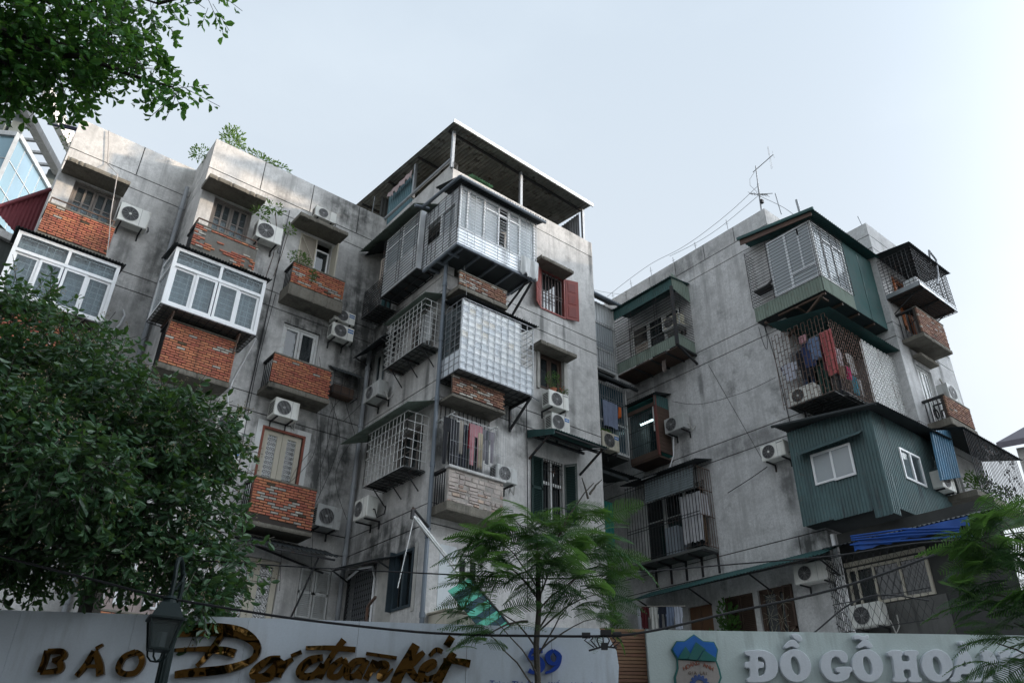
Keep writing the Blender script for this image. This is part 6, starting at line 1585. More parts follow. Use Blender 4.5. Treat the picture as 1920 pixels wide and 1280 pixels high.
for i in range(10):
    u = rw.uniform(7.4, 8.9); z = rw.uniform(8.2, 13)
    cable('thin dark wire on the left wing ' + WL[i], [(u, 18.04, z), (u + rw.uniform(-.5, .4), 17.95, z - rw.uniform(.8, 1.6)), (u + rw.uniform(-.9, .6), 18.0, z - rw.uniform(2.2, 3.8))], .006, group='tangled wires on the left wing')
cable('long straight wire down the left wing beside the brick balconies', [(5.95, 18.06, 16.4), (5.88, 18.05, 12), (5.80, 18.05, 8)], .012, group='wall wires')
cable('twin wire down the left wing beside the brick balconies', [(6.02, 18.06, 13.5), (5.9, 18.02, 11), (5.95, 18.04, 8.5)], .008, group='wall wires')
cable('wire running down the wall right of the tiled cage', [(11.8, 14.3, 10.9), (11.82, 14.3, 9.9), (11.86, 14.3, 7.5), (11.86, 14.3, 5.5)], .012, group='wall wires')
cable('pale string from the pod floor past the tiled cage', [(9.35, 13.9, 13.7), (9.25, 13.6, 12.8), (9.15, 13.45, 12.3)], .008, GCABLE, 'wall wires')
cable('roof wire sagging along the right block parapet', [(17.5, 16.6, 17.6), (17.5, 15.6, 17.75), (17.5, 14.4, 17.85), (17.5, 13.2, 17.75), (17.5, 12.2, 17.8), (17.5, 11.0, 18.0), (17.5, 9.95, 18.3)], .007, GCABLE, 'roof wires')
cable('second roof wire along the right block parapet', [(17.5, 13.6, 17.7), (17.5, 12.5, 17.6), (17.5, 11.4, 17.65), (17.5, 9.95, 17.95)], .007, GCABLE, 'roof wires')
cable('roof wire from the antenna down to the green pod', [(17.5, 9.93, 17.9), (17.6, 9.3, 17.1), (17.7, 8.9, 16.4)], .007, GCABLE, 'roof wires')
cable('thin wire crossing the gap between the blocks near the roofs', [(14.6, 15.5, 17.2), (15.8, 15.9, 16.9), (17.4, 15.6, 17.1)], .006, GCABLE, 'roof wires')
for i, (y, h) in enumerate(((16.3, .35), (15.4, .42), (14.45, .45), (13.45, .3), (12.5, .38), (11.2, .5))):
    mb = MB(); mb.tube([(17.5, y, 17.2), (17.5, y + .03, 17.28 + h)], .010, 5); mb.tube([(17.5, y - .05, 17.2 + h * .8), (17.5, y + .08, 17.22 + h * .8)], .006, 4)
    tag(mb.build('wire_post', GALV, None, loc=(17.5, y, 17.2)), ['leftmost', 'second', 'third', 'fourth', 'fifth', 'rightmost'][i] + ' short wire post counted from the left along the right block parapet', 'post', 'parapet wire posts')
t = thing('roof_antenna', 'tall rooftop television antenna on the corner of the right block', 'antenna', (17.5, 9.93, 17.25))
mb = MB(); mb.tube([(17.5, 9.96, 17.2), (17.5, 9.91, 18.38)], .028, 8); mb.tube([(17.5, 9.91, 18.38), (17.5, 9.87, 19.1)], .018, 8); mb.build('mast', GALV, t)
mb = MB(); mb.tube([(17.5, 10.0, 18.93), (17.5, 9.22, 19.10)], .012, 6); mb.build('upper_boom', IRON, t)
mb = MB(); mb.tube([(17.5, 9.35, 19.52), (17.5, 9.37, 18.62)], .006, 5); mb.tube([(17.5, 9.33, 19.52), (17.5, 9.33, 18.62)], .006, 5); mb.tube([(17.5, 9.22, 19.25), (17.5, 9.2, 18.95)], .005, 5); mb.build('upper_element', GALV, t)
mb = MB(); mb.tube([(17.5, 10.25, 18.22), (17.5, 9.92, 17.95), (17.5, 9.66, 17.78)], .012, 6)
for k in range(7): y = 10.22 - k * .09; mb.tube([(17.38, y, 18.2 - k * .072), (17.62, y, 18.2 - k * .072)], .006, 4)
mb.tube([(17.3, 9.8, 17.78), (17.7, 9.6, 17.9)], .01, 5); mb.box(17.45, 17.55, 9.85, 9.93, 17.6, 17.72); mb.build('lower_boom', IRON, t)
mb = MB(); mb.tube([(17.5, 9.95, 18.9), (17.5, 10.15, 18.75), (17.5, 10.18, 18.5), (17.5, 9.98, 18.1)], .006, 5); mb.build('lead', GCABLE, t)
for lb, p, q, r in (('thin vent rod on the roof right of the antenna', (17.6, 9.4, 16.9), (17.6, 9.46, 17.75), .016), ('stubby capped pipe on the roof behind the green pod', (17.9, 8.95, 16.2), (17.9, 9.0, 17.35), .04), ('thin rod on the tower corner at far right', (20.3, 8.3, 17.1), (20.25, 8.35, 17.55), .012), ('thin rod on the left wing parapet', (8.6, 18.2, 17.7), (8.62, 18.2, 18.5), .010)):
    mb = MB(); mb.tube([p, q], r, 8); tag(mb.build('roof_rod', GALV, None, loc=p), lb, 'rod', 'roof rods')
mb = MB(); mb.tube([(-.35, 20.3, 17.55), (.45, 20.1, 17.62)], .035, 6); mb.tube([(-.1, 20.35, 17.75), (.45, 20.2, 17.75)], .035, 6)
tag(mb.build('roof_beam', M('blue_black_timber', (.03, .035, .06), .8), None, loc=(0, 20.2, 17.6)), 'two dark timbers sticking out left of the leftmost roof', 'timber')
# rod and striped awning at the foot of the centre block
t = thing('striped_awning', 'green striped fabric awning hanging at an angle above the sign', 'awning', (9.5, 13.2, 4.8))
p0, e1, e2 = Vector((8.88, 13.16, 5.21)), Vector((.80, 0, -.60)), Vector((.52, .0, .34))
for k in range(10):
    mb = MB(); a, b = k / 10, (k + 1) / 10
    q = [p0 + e1 * 1.5 * a, p0 + e1 * 1.5 * b, p0 + e1 * 1.5 * b + e2, p0 + e1 * 1.5 * a + e2]
    sgm = Vector((0, -.03 if k % 2 else .0, 0))
    mb.prism([tuple(x) for x in q], (0, .012, 0)); mb.build('stripe', M('mint_stripe', (.10, .42, .30), .75, 0, .08, .15) if k % 2 == 0 else M('navy_green_stripe', (.015, .05, .065), .75, 0, .1, .1), t)
mb = MB(); mb.bar(tuple(p0 + e2), tuple(p0 + e1 * 1.55 + e2), .035); mb.build('edge_bar', IRON, t)
mb = MB(); mb.bar((8.15, 13.45, 6.62), (9.38, 13.45, 5.62), .05); mb.bar((8.22, 13.43, 6.60), (9.2, 13.43, 5.8), .035); mb.build('awning_arm', WPAINT, t)
mb = MB(); mb.bar((8.2, 13.6, 6.85), (9.1, 14.3, 6.75), .04); mb.bar((8.3, 13.6, 6.62), (9.1, 14.3, 6.52), .03); mb.box(8.14, 8.2, 13.52, 13.58, 6.6, 6.8); mb.build('arm_mount', IRON, t)
mb = MB(); mb.tube([(8.18, 13.5, 6.6), (8.0, 13.6, 5.2)], .010, 5); mb.build('pull_cord', WPAINT, t)
mb = MB(FB); mb.box(9.2, 10.05, .05, .7, 4.1, 4.95); mb.box(9.16, 10.09, .02, .74, 4.953, 5.0)
tag(mb.build('water_tank', CREAM, None, bevel=.015, loc=FB(9.6, .3, 4.1)), 'cream boxed tank behind the sign below the striped awning', 'tank')
t = thing('stair_rail', 'short brown handrail post behind the sign beside the dark blue window', 'railing', (8.8, 16.0, 4.3))
mb = MB(); mb.bar((8.75, 16.1, 4.2), (8.75, 16.1, 5.35), .05); mb.bar((8.75, 16.1, 5.35), (8.7, 15.7, 5.48), .05); mb.build('post', RUSTY, t)
# window grille of star shapes under the long awning
t = thing('star_grille', 'pale iron grille of star shapes over the low window of the right block', 'grille', SC(11.4, .1, 4.5))
mb = MB(SC)
for (u, z) in ((11.55, 6.05), (11.2, 5.9), (11.62, 5.62), (11.3, 5.5), (11.6, 5.2), (11.2, 5.15), (11.5, 4.8)):
    for k in range(8): a = k * .785 + u; mb.bar((u + .03 * math.cos(a), .08, z + .03 * math.sin(a)), (u + .22 * math.cos(a), .08, z + .22 * math.sin(a)), .008)
mb.tube([(11.85, .08, 4.4), (11.8, .08, 5.0), (11.62, .08, 5.3)], .016, 5); mb.build('bars', M('dark_cream_iron', (.30, .28, .21), .8), t)  # grille bars in a darker cream

# ------------------------------------------------------------------ neighbours beyond
t = thing('glass_building', 'blue glass office building with a white roof slab at the upper left', 'building', (-1.65, 39.5, 0))
Q, e1, e2 = Vector((-1.65, 39.5, 0)), Vector((.525, .851, 0)), Vector((-.851, .525, 0))
mb = MB(); a, b, c, d = Q + e1 * .1 + e2 * .1, Q + e1 * 20 + e2 * .1, Q + e1 * 20 + e2 * 16, Q + e2 * 16 + e1 * .1
mb.prism([tuple(p) for p in (a, b, c, d)], (0, 0, 31.1)); mb.build('core', M('dark_core', (.05, .055, .06), .8), t)
mb = MB()
for k in range(20):
    p = Q + e1 * (k * 1.0); mb.bar((*p.xy, 12), (*p.xy, 31.2), .05)
    p = Q + e2 * (k * .85); mb.bar((*p.xy, 12), (*p.xy, 31.2), .05)
for k in range(12):
    z = 31.15 - k * 1.6; p, q = Q, Q + e1 * 20; mb.bar((*p.xy, z), (*q.xy, z), .05 if k else .28); q = Q + e2 * 16; mb.bar((*p.xy, z), (*q.xy, z), .05 if k else .28)
mb.bar((*Q.xy, 12), (*Q.xy, 31.2), .2)
mb.build('mullions', M('pale_mullion', (.42, .44, .45), .5, .2), t)
BLUEGL = M('blue_curtain_glass', (.24, .36, .43), .10, .35, .10, .1, (.1, .15, .18), 0, .4, .10, .8)
for i in range(15):
    for k in range(9):
        z1 = 31.1 - k * 1.6; z0 = z1 - 1.56
        for ee, w in ((e1, 1.0), (e2, .85)):
            p, q = Q + ee * (i * w + .025), Q + ee * ((i + 1) * w - .025)
            m2 = MB(); nn = (e2 if ee is e1 else e1) * .08
            m2.prism([(p.x, p.y, z0), (q.x, q.y, z0), (q.x, q.y, z1), (p.x, p.y, z1)], tuple(nn)); m2.build('pane', BLUEGL, t)
mb = MB(); o1 = Q - e1 * .6 - e2 * 1.0; mb.prism([tuple(o1 + Vector((0, 0, 33.2))), tuple(o1 + e1 * 22 + Vector((0, 0, 33.2))), tuple(o1 + e1 * 22 + e2 * .35 + Vector((0, 0, 33.2))), tuple(o1 + e2 * .35 + Vector((0, 0, 33.2)))], (0, 0, 1.0)); mb.build('roof_slab', M('pale_fascia', (.62, .60, .57), .7), t)
mb = MB()
for k in range(22): p = o1 + e1 * (.6 + k * 1.0) + e2 * 1.5; q = p + e2 * 14; mb.bar((*p.xy, 33.6), (*q.xy, 33.6), .16)
for s in (1.5, 8.0, 15): p = o1 + e2 * s; q = p + e1 * 22; mb.bar((*p.xy, 33.35), (*q.xy, 33.35), .45)
mb.build('roof_slats', M('pale_slats', (.5, .5, .5), .6), t)
mb = MB()
for k in range(5):
    p = Q + e1 * (1 + 4.5 * k) + e2 * .9; mb.bar((*p.xy, 31), (*p.xy, 33.4), .6)
p = Q + e1 * .5 + e2 * 1.8; q = p + e1 * 19; mb.bar((*p.xy, 32.2), (*q.xy, 32.2), 1.2); mb.build('roof_frame', M('grey_green_steel', (.13, .15, .145), .7), t)

t = thing('neighbour_shed', 'maroon corrugated gable and dark wall beside the leftmost balcony', 'shed', (-.5, 20.6, 12))
mb = MB(); n = 44; vs, fs = [], []
for i in range(n + 1):
    u = -.68 + (.30 + .68) * i / n; h = .016 * math.sin(i * 1.5708)
    zt_ = 15.49 - 1.18 * (.18 - u); zb_ = 13.94 + .745 * (.05 - u)
    vs += [(u, 20.5 - h, zb_), (u, 20.5 - h, max(zt_, zb_ + .01))]
for i in range(n): fs.append((2 * i, 2 * i + 2, 2 * i + 3, 2 * i + 1))
mb.add(vs, fs); mb.build('gable_sheet', MAROON, t)
mb = MB(); mb.tube([(-.9, 20.46, 14.22), (.30, 20.46, 15.66)], .06, 6); mb.build('ridge_cap', MAROON, t)
mb = MB(); mb.prism([(-6, 20.7, 0), (.3, 20.7, 0), (.3, 20.7, 13.75), (-.7, 20.7, 14.42), (-6, 20.7, 14.9)], (0, .3, 0)); mb.build('wall', concrete('dark_green_render', (.09, .10, .095), [], .6, .6, .4), t)
mb = MB(); mb.prism([(-6, 20.55, 14.7), (.2, 20.55, 13.75), (.2, 20.55, 13.95), (-6, 20.55, 15.0)], (0, .14, 0)); mb.build('coping', CONC, t)

t = thing('far_house', 'pale house with a grey tiled roof behind the far right balcony', 'house', (33.5, 10.5, 0))
e1, e2 = Vector((.3, -.954, 0)), Vector((.954, .3, 0)); Q = Vector((33.4, 10.6, 0))
mb = MB(); mb.prism([tuple(Q + e1 * .4), tuple(Q + e1 * 12), tuple(Q + e1 * 12 + e2 * 9), tuple(Q + e1 * .4 + e2 * 9)], (0, 0, 14.0)); mb.build('wall', PLAST, t)
mb = MB(); zz = Vector((0, 0, 13.9)); a = Q - e1 * .2 - e2 * .6
mb.prism([tuple(a + zz), tuple(a + e1 * 13 + zz), tuple(a + e1 * 13 + e2 * 5 + zz + Vector((0, 0, 3))), tuple(a + e2 * 5 + e1 * 3 + zz + Vector((0, 0, 3)))], (0, 0, .25)); mb.build('roof', M('grey_purple_tiles', (.13, .12, .14), .8, 0, .2, .3), t)

# zinc eave behind the centre block
mb = MB(); mb.corr((14.6, 17.0, 17.72), (15.35, 17.0, 17.62), (14.6, 20.0, 17.9), .1, .015); mb.box(14.6, 15.38, 16.95, 17.0, 17.58, 17.76)
tag(mb.build('roof_eave', M('bright_zinc', (.78, .78, .76), .4, .3, .05, .15), None, loc=(15, 17, 17.7)), 'small bright zinc eave peeping out behind the centre block', 'roof')

# ------------------------------------------------------------------ the sign wall along the street
SCRIPT = {'D':[[(-3.626,3.159,0.074),(-3.452,3.195,0.125),(-3.205,3.214,0.138),(-2.947,3.185,0.126),(-2.786,3.098,0.094),(-2.741,3.002,0.077),(-2.796,2.905,0.068),(-3.004,2.823,0.086),(-3.243,2.785,0.092),(-3.435,2.765,0.085),(-3.558,2.745,0.073)],[(-3.146,3.173,0.063),(-3.217,3.025,0.068),(-3.292,2.904,0.055),(-3.352,2.837,0.043)],[(-3.619,2.99,0.037),(-3.314,3.011,0.056),(-3.1,2.999,0.087),(-2.971,2.976,0.087)]],'a':[[(-2.486,2.936,0.065),(-2.601,2.917,0.078),(-2.711,2.833,0.084),(-2.744,2.765,0.077),(-2.639,2.755,0.065),(-2.542,2.837,0.078),(-2.492,2.932,0.065)],[(-2.473,2.936,0.065),(-2.534,2.825,0.071),(-2.571,2.738,0.071),(-2.71,2.716,0.064)]],'i':[[(-2.348,2.936,0.039),(-2.424,2.878,0.078),(-2.471,2.802,0.084),(-2.482,2.747,0.078)],[(-2.372,2.964,0.042),(-2.267,3.014,0.042)]],'d':[[(-2.028,2.961,0.066),(-2.168,2.922,0.092),(-2.253,2.826,0.091),(-2.218,2.765,0.078),(-2.096,2.781,0.078),(-2.011,2.889,0.079)],[(-1.822,3.148,0.074),(-1.904,3.03,0.066),(-1.969,2.915,0.066),(-2.026,2.801,0.079),(-2.045,2.745,0.078)],[(-2.226,3.053,0.04),(-1.961,3.06,0.053),(-1.685,3.049,0.06)]],'o':[[(-1.807,2.95,0.066),(-1.904,2.873,0.079),(-1.931,2.779,0.065),(-1.839,2.775,0.066),(-1.776,2.882,0.066),(-1.807,2.95,0.066)]],'a2':[[(-1.56,2.944,0.053),(-1.678,2.922,0.08),(-1.74,2.833,0.079),(-1.746,2.771,0.066),(-1.662,2.786,0.066),(-1.574,2.887,0.066)],[(-1.54,2.945,0.053),(-1.6,2.824,0.066),(-1.619,2.75,0.066)],[(-1.567,3.014,0.037),(-1.228,2.975,0.04)]],'n':[[(-1.46,2.947,0.067),(-1.508,2.827,0.073),(-1.546,2.745,0.066)],[(-1.476,2.84,0.066),(-1.396,2.911,0.073),(-1.328,2.894,0.067),(-1.391,2.786,0.079),(-1.356,2.766,0.053),(-1.259,2.868,0.019)]],'k':[[(-1.026,3.121,0.095),(-1.106,2.963,0.108),(-1.176,2.835,0.113),(-1.225,2.71,0.112)],[(-0.934,3.047,0.054),(-1.044,2.946,0.094),(-1.127,2.887,0.08)],[(-1.101,2.9,0.094),(-1.012,2.789,0.08),(-0.923,2.752,0.067)]],'e':[[(-0.903,2.855,0.054),(-0.813,2.914,0.061),(-0.835,2.951,0.061),(-0.919,2.892,0.081),(-0.947,2.81,0.08),(-0.877,2.768,0.067),(-0.747,2.834,0.024)],[(-0.873,3.005,0.041),(-0.8,3.073,0.052),(-0.73,3.052,0.052)],[(-0.689,3.115,0.082),(-0.632,3.215,0.083)]],'t':[[(-0.603,3.047,0.082),(-0.684,2.911,0.095),(-0.745,2.796,0.107),(-0.78,2.721,0.093)],[(-0.717,2.967,0.047),(-0.551,2.959,0.068),(-0.417,2.937,0.082)]],'B':[[(-4.928,2.954,0.06),(-4.928,2.837,0.059),(-4.938,2.733,0.059)],[(-4.924,2.942,0.054),(-4.78,2.946,0.06),(-4.747,2.894,0.06),(-4.85,2.856,0.042)],[(-4.85,2.856,0.042),(-4.764,2.83,0.065),(-4.756,2.76,0.065),(-4.933,2.733,0.047)]],'A':[[(-4.451,2.961,0.048),(-4.501,2.813,0.054),(-4.562,2.708,0.047)],[(-4.439,2.962,0.048),(-4.364,2.84,0.072),(-4.32,2.72,0.078)],[(-4.5,2.807,0.036),(-4.368,2.811,0.036)],[(-4.44,2.985,0.034),(-4.378,3.029,0.027)]],'O':[[(-4.018,2.961,0.061),(-4.126,2.905,0.061),(-4.154,2.799,0.06),(-4.085,2.743,0.06),(-3.968,2.757,0.06),(-3.924,2.852,0.061),(-3.956,2.933,0.055),(-4.018,2.961,0.055)]],'5':[[(0.264,3.093,0.042),(0.39,3.102,0.042)],[(0.264,3.093,0.024),(0.234,3.003,0.03)],[(0.231,3.003,0.027),(0.329,3.024,0.039),(0.386,2.958,0.051),(0.363,2.895,0.045),(0.292,2.866,0.027),(0.235,2.888,0.039)]],'9':[[(0.512,3.105,0.027),(0.45,3.051,0.048),(0.468,2.982,0.042),(0.533,2.969,0.027),(0.576,3.041,0.049),(0.512,3.105,0.027)],[(0.579,3.055,0.049),(0.566,2.97,0.045),(0.517,2.906,0.033),(0.423,2.865,0.018)]]}
SLABL = {'D':[[(2.688,3.129),(2.752,3.143),(2.912,3.146),(3.011,3.1),(3.04,3.002),(3.03,2.936),(2.983,2.862),(2.88,2.816),(2.679,2.81),(2.675,2.842),(2.716,2.858),(2.73,2.963),(2.67,2.962),(2.678,3.016),(2.738,3.017),(2.748,3.088),(2.701,3.096)],[(2.823,3.081),(2.876,3.082),(2.913,3.033),(2.909,2.951),(2.873,2.885),(2.8,2.86),(2.809,2.964),(2.876,2.965),(2.884,3.019),(2.815,3.018)]],'O':[[(3.411,2.991),(3.398,2.938),(3.369,2.891),(3.328,2.854),(3.279,2.829),(3.226,2.821),(3.174,2.828),(3.129,2.851),(3.094,2.887),(3.074,2.934),(3.069,2.986),(3.081,3.038),(3.109,3.086),(3.15,3.125),(3.2,3.15),(3.254,3.159),(3.307,3.151),(3.353,3.128),(3.387,3.09),(3.407,3.043)],[(3.293,2.989),(3.292,2.957),(3.287,2.928),(3.276,2.905),(3.263,2.891),(3.247,2.886),(3.23,2.89),(3.215,2.905),(3.201,2.927),(3.192,2.956),(3.187,2.987),(3.187,3.019),(3.193,3.048),(3.203,3.072),(3.217,3.087),(3.233,3.092),(3.25,3.087),(3.265,3.073),(3.279,3.05),(3.288,3.021)]],'hat1':[[(3.145,3.186),(3.213,3.254),(3.272,3.264),(3.321,3.197),(3.289,3.176),(3.232,3.204),(3.165,3.174)]],'grave1':[[(3.247,3.319),(3.297,3.33),(3.347,3.307),(3.361,3.265),(3.337,3.246),(3.288,3.272)]],'G':[[(3.828,3.03),(3.768,3.037),(3.751,3.086),(3.701,3.102),(3.649,3.06),(3.625,2.977),(3.646,2.904),(3.699,2.892),(3.738,2.927),(3.687,2.937),(3.695,2.978),(3.863,2.984),(3.868,2.948),(3.835,2.931),(3.818,2.874),(3.737,2.836),(3.648,2.827),(3.567,2.859),(3.522,2.943),(3.528,3.025),(3.589,3.117),(3.694,3.157),(3.8,3.154),(3.845,3.113)]],'O2':[[(4.222,3.002),(4.207,2.95),(4.176,2.903),(4.133,2.865),(4.083,2.841),(4.029,2.832),(3.978,2.839),(3.934,2.862),(3.901,2.899),(3.882,2.945),(3.88,2.997),(3.895,3.05),(3.925,3.098),(3.967,3.137),(4.019,3.162),(4.073,3.171),(4.125,3.163),(4.17,3.14),(4.203,3.102),(4.221,3.055)],[(4.104,3.001),(4.102,2.969),(4.095,2.94),(4.084,2.917),(4.069,2.902),(4.053,2.897),(4.037,2.902),(4.022,2.916),(4.01,2.939),(4.001,2.967),(3.998,2.999),(4.0,3.031),(4.007,3.06),(4.018,3.084),(4.032,3.099),(4.049,3.104),(4.065,3.099),(4.08,3.084),(4.093,3.062),(4.101,3.033)]],'hat2':[[(3.98,3.198),(4.051,3.267),(4.11,3.276),(4.156,3.209),(4.123,3.188),(4.067,3.216),(3.999,3.187)]],'tilde':[[(3.967,3.32),(4.023,3.331),(4.062,3.304),(4.13,3.327),(4.122,3.288),(4.052,3.27),(4.01,3.291),(3.96,3.282)]],'H':[[(4.309,3.144),(4.371,3.167),(4.477,3.165),(4.47,3.122),(4.449,3.108),(4.445,3.047),(4.541,3.048),(4.545,3.114),(4.494,3.125),(4.513,3.166),(4.659,3.168),(4.648,3.124),(4.615,3.114),(4.594,2.885),(4.627,2.875),(4.619,2.842),(4.479,2.84),(4.487,2.876),(4.519,2.886),(4.53,2.974),(4.442,2.973),(4.432,2.885),(4.457,2.872),(4.449,2.84),(4.305,2.838),(4.314,2.873),(4.341,2.883),(4.361,3.107),(4.314,3.113)]],'O3':[[(5.008,3.014),(4.99,2.961),(4.957,2.914),(4.913,2.876),(4.861,2.852),(4.807,2.843),(4.756,2.851),(4.713,2.874),(4.682,2.91),(4.665,2.957),(4.665,3.009),(4.682,3.061),(4.715,3.11),(4.759,3.148),(4.811,3.173),(4.866,3.183),(4.918,3.175),(4.962,3.151),(4.993,3.114),(5.009,3.066)],[(4.89,3.012),(4.886,2.98),(4.878,2.951),(4.866,2.928),(4.851,2.914),(4.834,2.908),(4.818,2.913),(4.804,2.927),(4.792,2.95),(4.786,2.979),(4.784,3.01),(4.787,3.043),(4.795,3.072),(4.807,3.095),(4.822,3.11),(4.839,3.115),(4.855,3.111),(4.87,3.096),(4.881,3.073),(4.888,3.044)]],'A':[[(4.942,2.847),(4.955,2.882),(4.989,2.889),(5.134,3.165),(5.232,3.166),(5.269,2.893),(5.293,2.884),(5.284,2.852),(5.135,2.85),(5.144,2.882),(5.175,2.892),(5.176,2.934),(5.077,2.933),(5.059,2.89),(5.084,2.881),(5.075,2.849)],[(5.111,2.999),(5.173,3.0),(5.163,3.09)]],'graveA':[[(5.144,3.269),(5.197,3.28),(5.251,3.234),(5.247,3.203),(5.192,3.216)]],'N':[[(5.385,3.175),(5.497,3.18),(5.546,2.989),(5.584,3.128),(5.561,3.138),(5.573,3.178),(5.706,3.18),(5.694,3.14),(5.666,3.129),(5.59,2.856),(5.506,2.855),(5.443,3.069),(5.399,2.895),(5.425,2.886),(5.415,2.854),(5.289,2.852),(5.298,2.884),(5.331,2.894),(5.392,3.125),(5.374,3.135)]],'G2':[[(5.97,3.061),(5.911,3.068),(5.9,3.118),(5.852,3.133),(5.794,3.091),(5.76,3.008),(5.772,2.935),(5.824,2.923),(5.867,2.957),(5.817,2.968),(5.83,3.009),(5.999,3.015),(6.0,2.979),(5.965,2.962),(5.941,2.905),(5.855,2.866),(5.765,2.857),(5.688,2.89),(5.652,2.974),(5.669,3.056),(5.741,3.149),(5.851,3.189),(5.957,3.185),(5.997,3.144)]]}
LOGO = {'shield':[(1.87,3.146),(1.932,3.233),(2.024,3.234),(2.138,3.309),(2.238,3.238),(2.359,3.232),(2.393,3.153),(2.36,3.039),(2.389,2.941),(2.398,2.857),(2.329,2.719),(2.083,2.634),(1.879,2.74),(1.874,2.85),(1.916,2.948),(1.922,3.047)],'blue':[(1.881,3.146),(1.936,3.224),(2.024,3.226),(2.138,3.297),(2.235,3.229),(2.352,3.223),(2.38,3.15),(2.349,3.039),(1.933,3.05)],'m1':[(1.925,3.044),(2.025,3.174),(2.074,3.097),(2.038,3.046)],'m2':[(2.044,3.043),(2.147,3.222),(2.251,3.148),(2.219,3.137),(2.14,3.033)],'m3':[(2.152,3.03),(2.23,3.137),(2.361,3.053),(2.355,3.025)],'body':[(1.933,3.03),(2.349,3.016),(2.37,2.934),(2.379,2.857),(2.316,2.732),(2.085,2.654),(1.895,2.751),(1.892,2.85),(1.931,2.945)]}
KL = .083
_n = math.sqrt(1 + KL * KL)
def sign_l(a, d, z):
    """left panel: turned a little towards the street"""
    t = (a - 1.2) / _n
    x, y, _ = street(1.2 + t, 9.5 + KL * t, 0)
    nx, ny = (-_cd[0] + KL * _sv[0]) / _n, (-_cd[1] + KL * _sv[1]) / _n
    return (x + nx * d, y + ny * d, z)
def sign_r(a, d, z): return street(a, 9.5 - d, z)

SIGNW = M('pale_grey_composite_panel', (.56, .615, .68), .42, 0, .06, .35, (.22, .22, .22), .04)
SIGNG = M('pale_green_render', (.49, .56, .545), .85, 0, .10, .5, (.20, .22, .21), .3)
GOLD = None
def mirror(name, c, rough):
    m, nt, b, out = nodes(name)
    b.inputs['Base Color'].default_value = (*c, 1); b.inputs['Metallic'].default_value = 1; b.inputs['Roughness'].default_value = rough
    geo = nt.nodes.new('ShaderNodeNewGeometry').outputs['Position']; bump(nt, b, nz(nt, geo, 1.3, 2), .42, .25)
    return m
GOLD = mirror('gold_mirror', (.16, .09, .03), .05)
t = thing('sign_wall', 'long pale grey sign wall with gold script letters and the number 59', 'sign', sign_l(-2, 0, 0))
mb = MB(sign_l)
prof = [(-9.0, .02), (1.02, .02), (1.10, 1.9), (1.2, 2.5), (1.247, 2.786), (1.263, 2.967), (1.246, 3.122), (1.169, 3.265), (1.05, 3.365), (-9.0, 3.36)]
xs = [-9.0, -7.78, -6.56, -5.34, -4.12, -2.90, -1.68, -.46, .5]
for a0, a1 in zip(xs[:-1], xs[1:]):
    mb = MB(sign_l); mb.box(a0 + .002, a1 - .002, -.22, random.uniform(-.001, .001), .02, 3.36); mb.build('panel', SIGNW, t)
mb = MB(sign_l); mb.prism([(a, 0, z) for a, z in [(.502, .02)] + prof[1:-1] + [(.502, 3.36)]], (0, -.22, 0)); mb.build('panel', SIGNW, t)
mb = MB(sign_l); mb.box(-9.0, .6, -.21, -.012, .03, 3.34); mb.build('panel_core', BLACK, t)
def ribbon(mb, pts, d0, d1):
    L, Rr = [], []
    # smooth the centre line
    P = []
    for i in range(len(pts) - 1):
        p0, p1, p2, p3 = (Vector(pts[max(i - 1, 0)]), Vector(pts[i]), Vector(pts[i + 1]), Vector(pts[min(i + 2, len(pts) - 1)]))
        for k in range(5):
            u = k / 5; P.append(.5 * ((2 * p1) + (p2 - p0) * u + (2 * p0 - 5 * p1 + 4 * p2 - p3) * u * u + (3 * p1 - p0 - 3 * p2 + p3) * u ** 3))
    P.append(Vector(pts[-1]))
    for i, p in enumerate(P):
        q = P[min(i + 1, len(P) - 1)] - P[max(i - 1, 0)]; tt = Vector((q.x, q.y))
        if tt.length < 1e-6: tt = Vector((1, 0))
        tt.normalize(); nn = Vector((-tt.y, tt.x)) * p.z * .5
        L.append((p.x + nn.x, p.y + nn.y)); Rr.append((p.x - nn.x, p.y - nn.y))
    n = len(P); vs = [(a, d, z) for d in (d0, d1) for (a, z) in L + Rr]; fs = []
    N = 2 * n
    for i in range(n - 1):
        fs.append((N + i, N + i + 1, N + n + i + 1, N + n + i)); fs.append((i, n + i, n + i + 1, i + 1))
        fs.append((i, i + 1, N + i + 1, N + i)); fs.append((n + i, N + n + i, N + n + i + 1, n + i + 1))
    fs.append((0, N, N + n, n)); fs.append((n - 1, 2 * n - 1, N + 2 * n - 1, N + n - 1))
    mb.add(vs, fs)
BLUEL = M('royal_blue_acrylic', (.012, .05, .30), .35, 0, .05, .05)
LETN = {'D': 'letter', 'B': 'letter', '5': 'numeral', '9': 'numeral'}
for key, strokes in SCRIPT.items():
    mb = MB(sign_l)
    for j, st in enumerate(strokes):
        if key in '59': st = [(a, z, w * 1.25) for a, z, w in st]
        ribbon(mb, st, .012, .06 - .0015 * j)
    mb.build('numeral' if key in '59' else 'letter', BLUEL if key in '59' else GOLD, t)
def text_obj(s, size, a, z, fn, mat, parent, ext=.004, name='lettering', d=.01, align='LEFT', rot=0):
    cu = bpy.data.curves.new(name, 'FONT'); cu.body = s; cu.size = size; cu.extrude = ext; cu.align_x = align
    cu.materials.append(mat)
    o = bpy.data.objects.new(name, cu); col.objects.link(o)
    p, px, pn = Vector(fn(a, d, z)), Vector(fn(a + 1, d, z)), Vector(fn(a, d + 1, z))
    ex, ez = (px - p).normalized(), (pn - p).normalized(); ey = Vector((0, 0, 1))
    o.parent = parent
    o.matrix_basis = Matrix.Translation(p - parent.location) @ Matrix((ex, ey, ez)).transposed().to_4x4() @ Matrix.Rotation(rot, 4, 'Z')
    return o
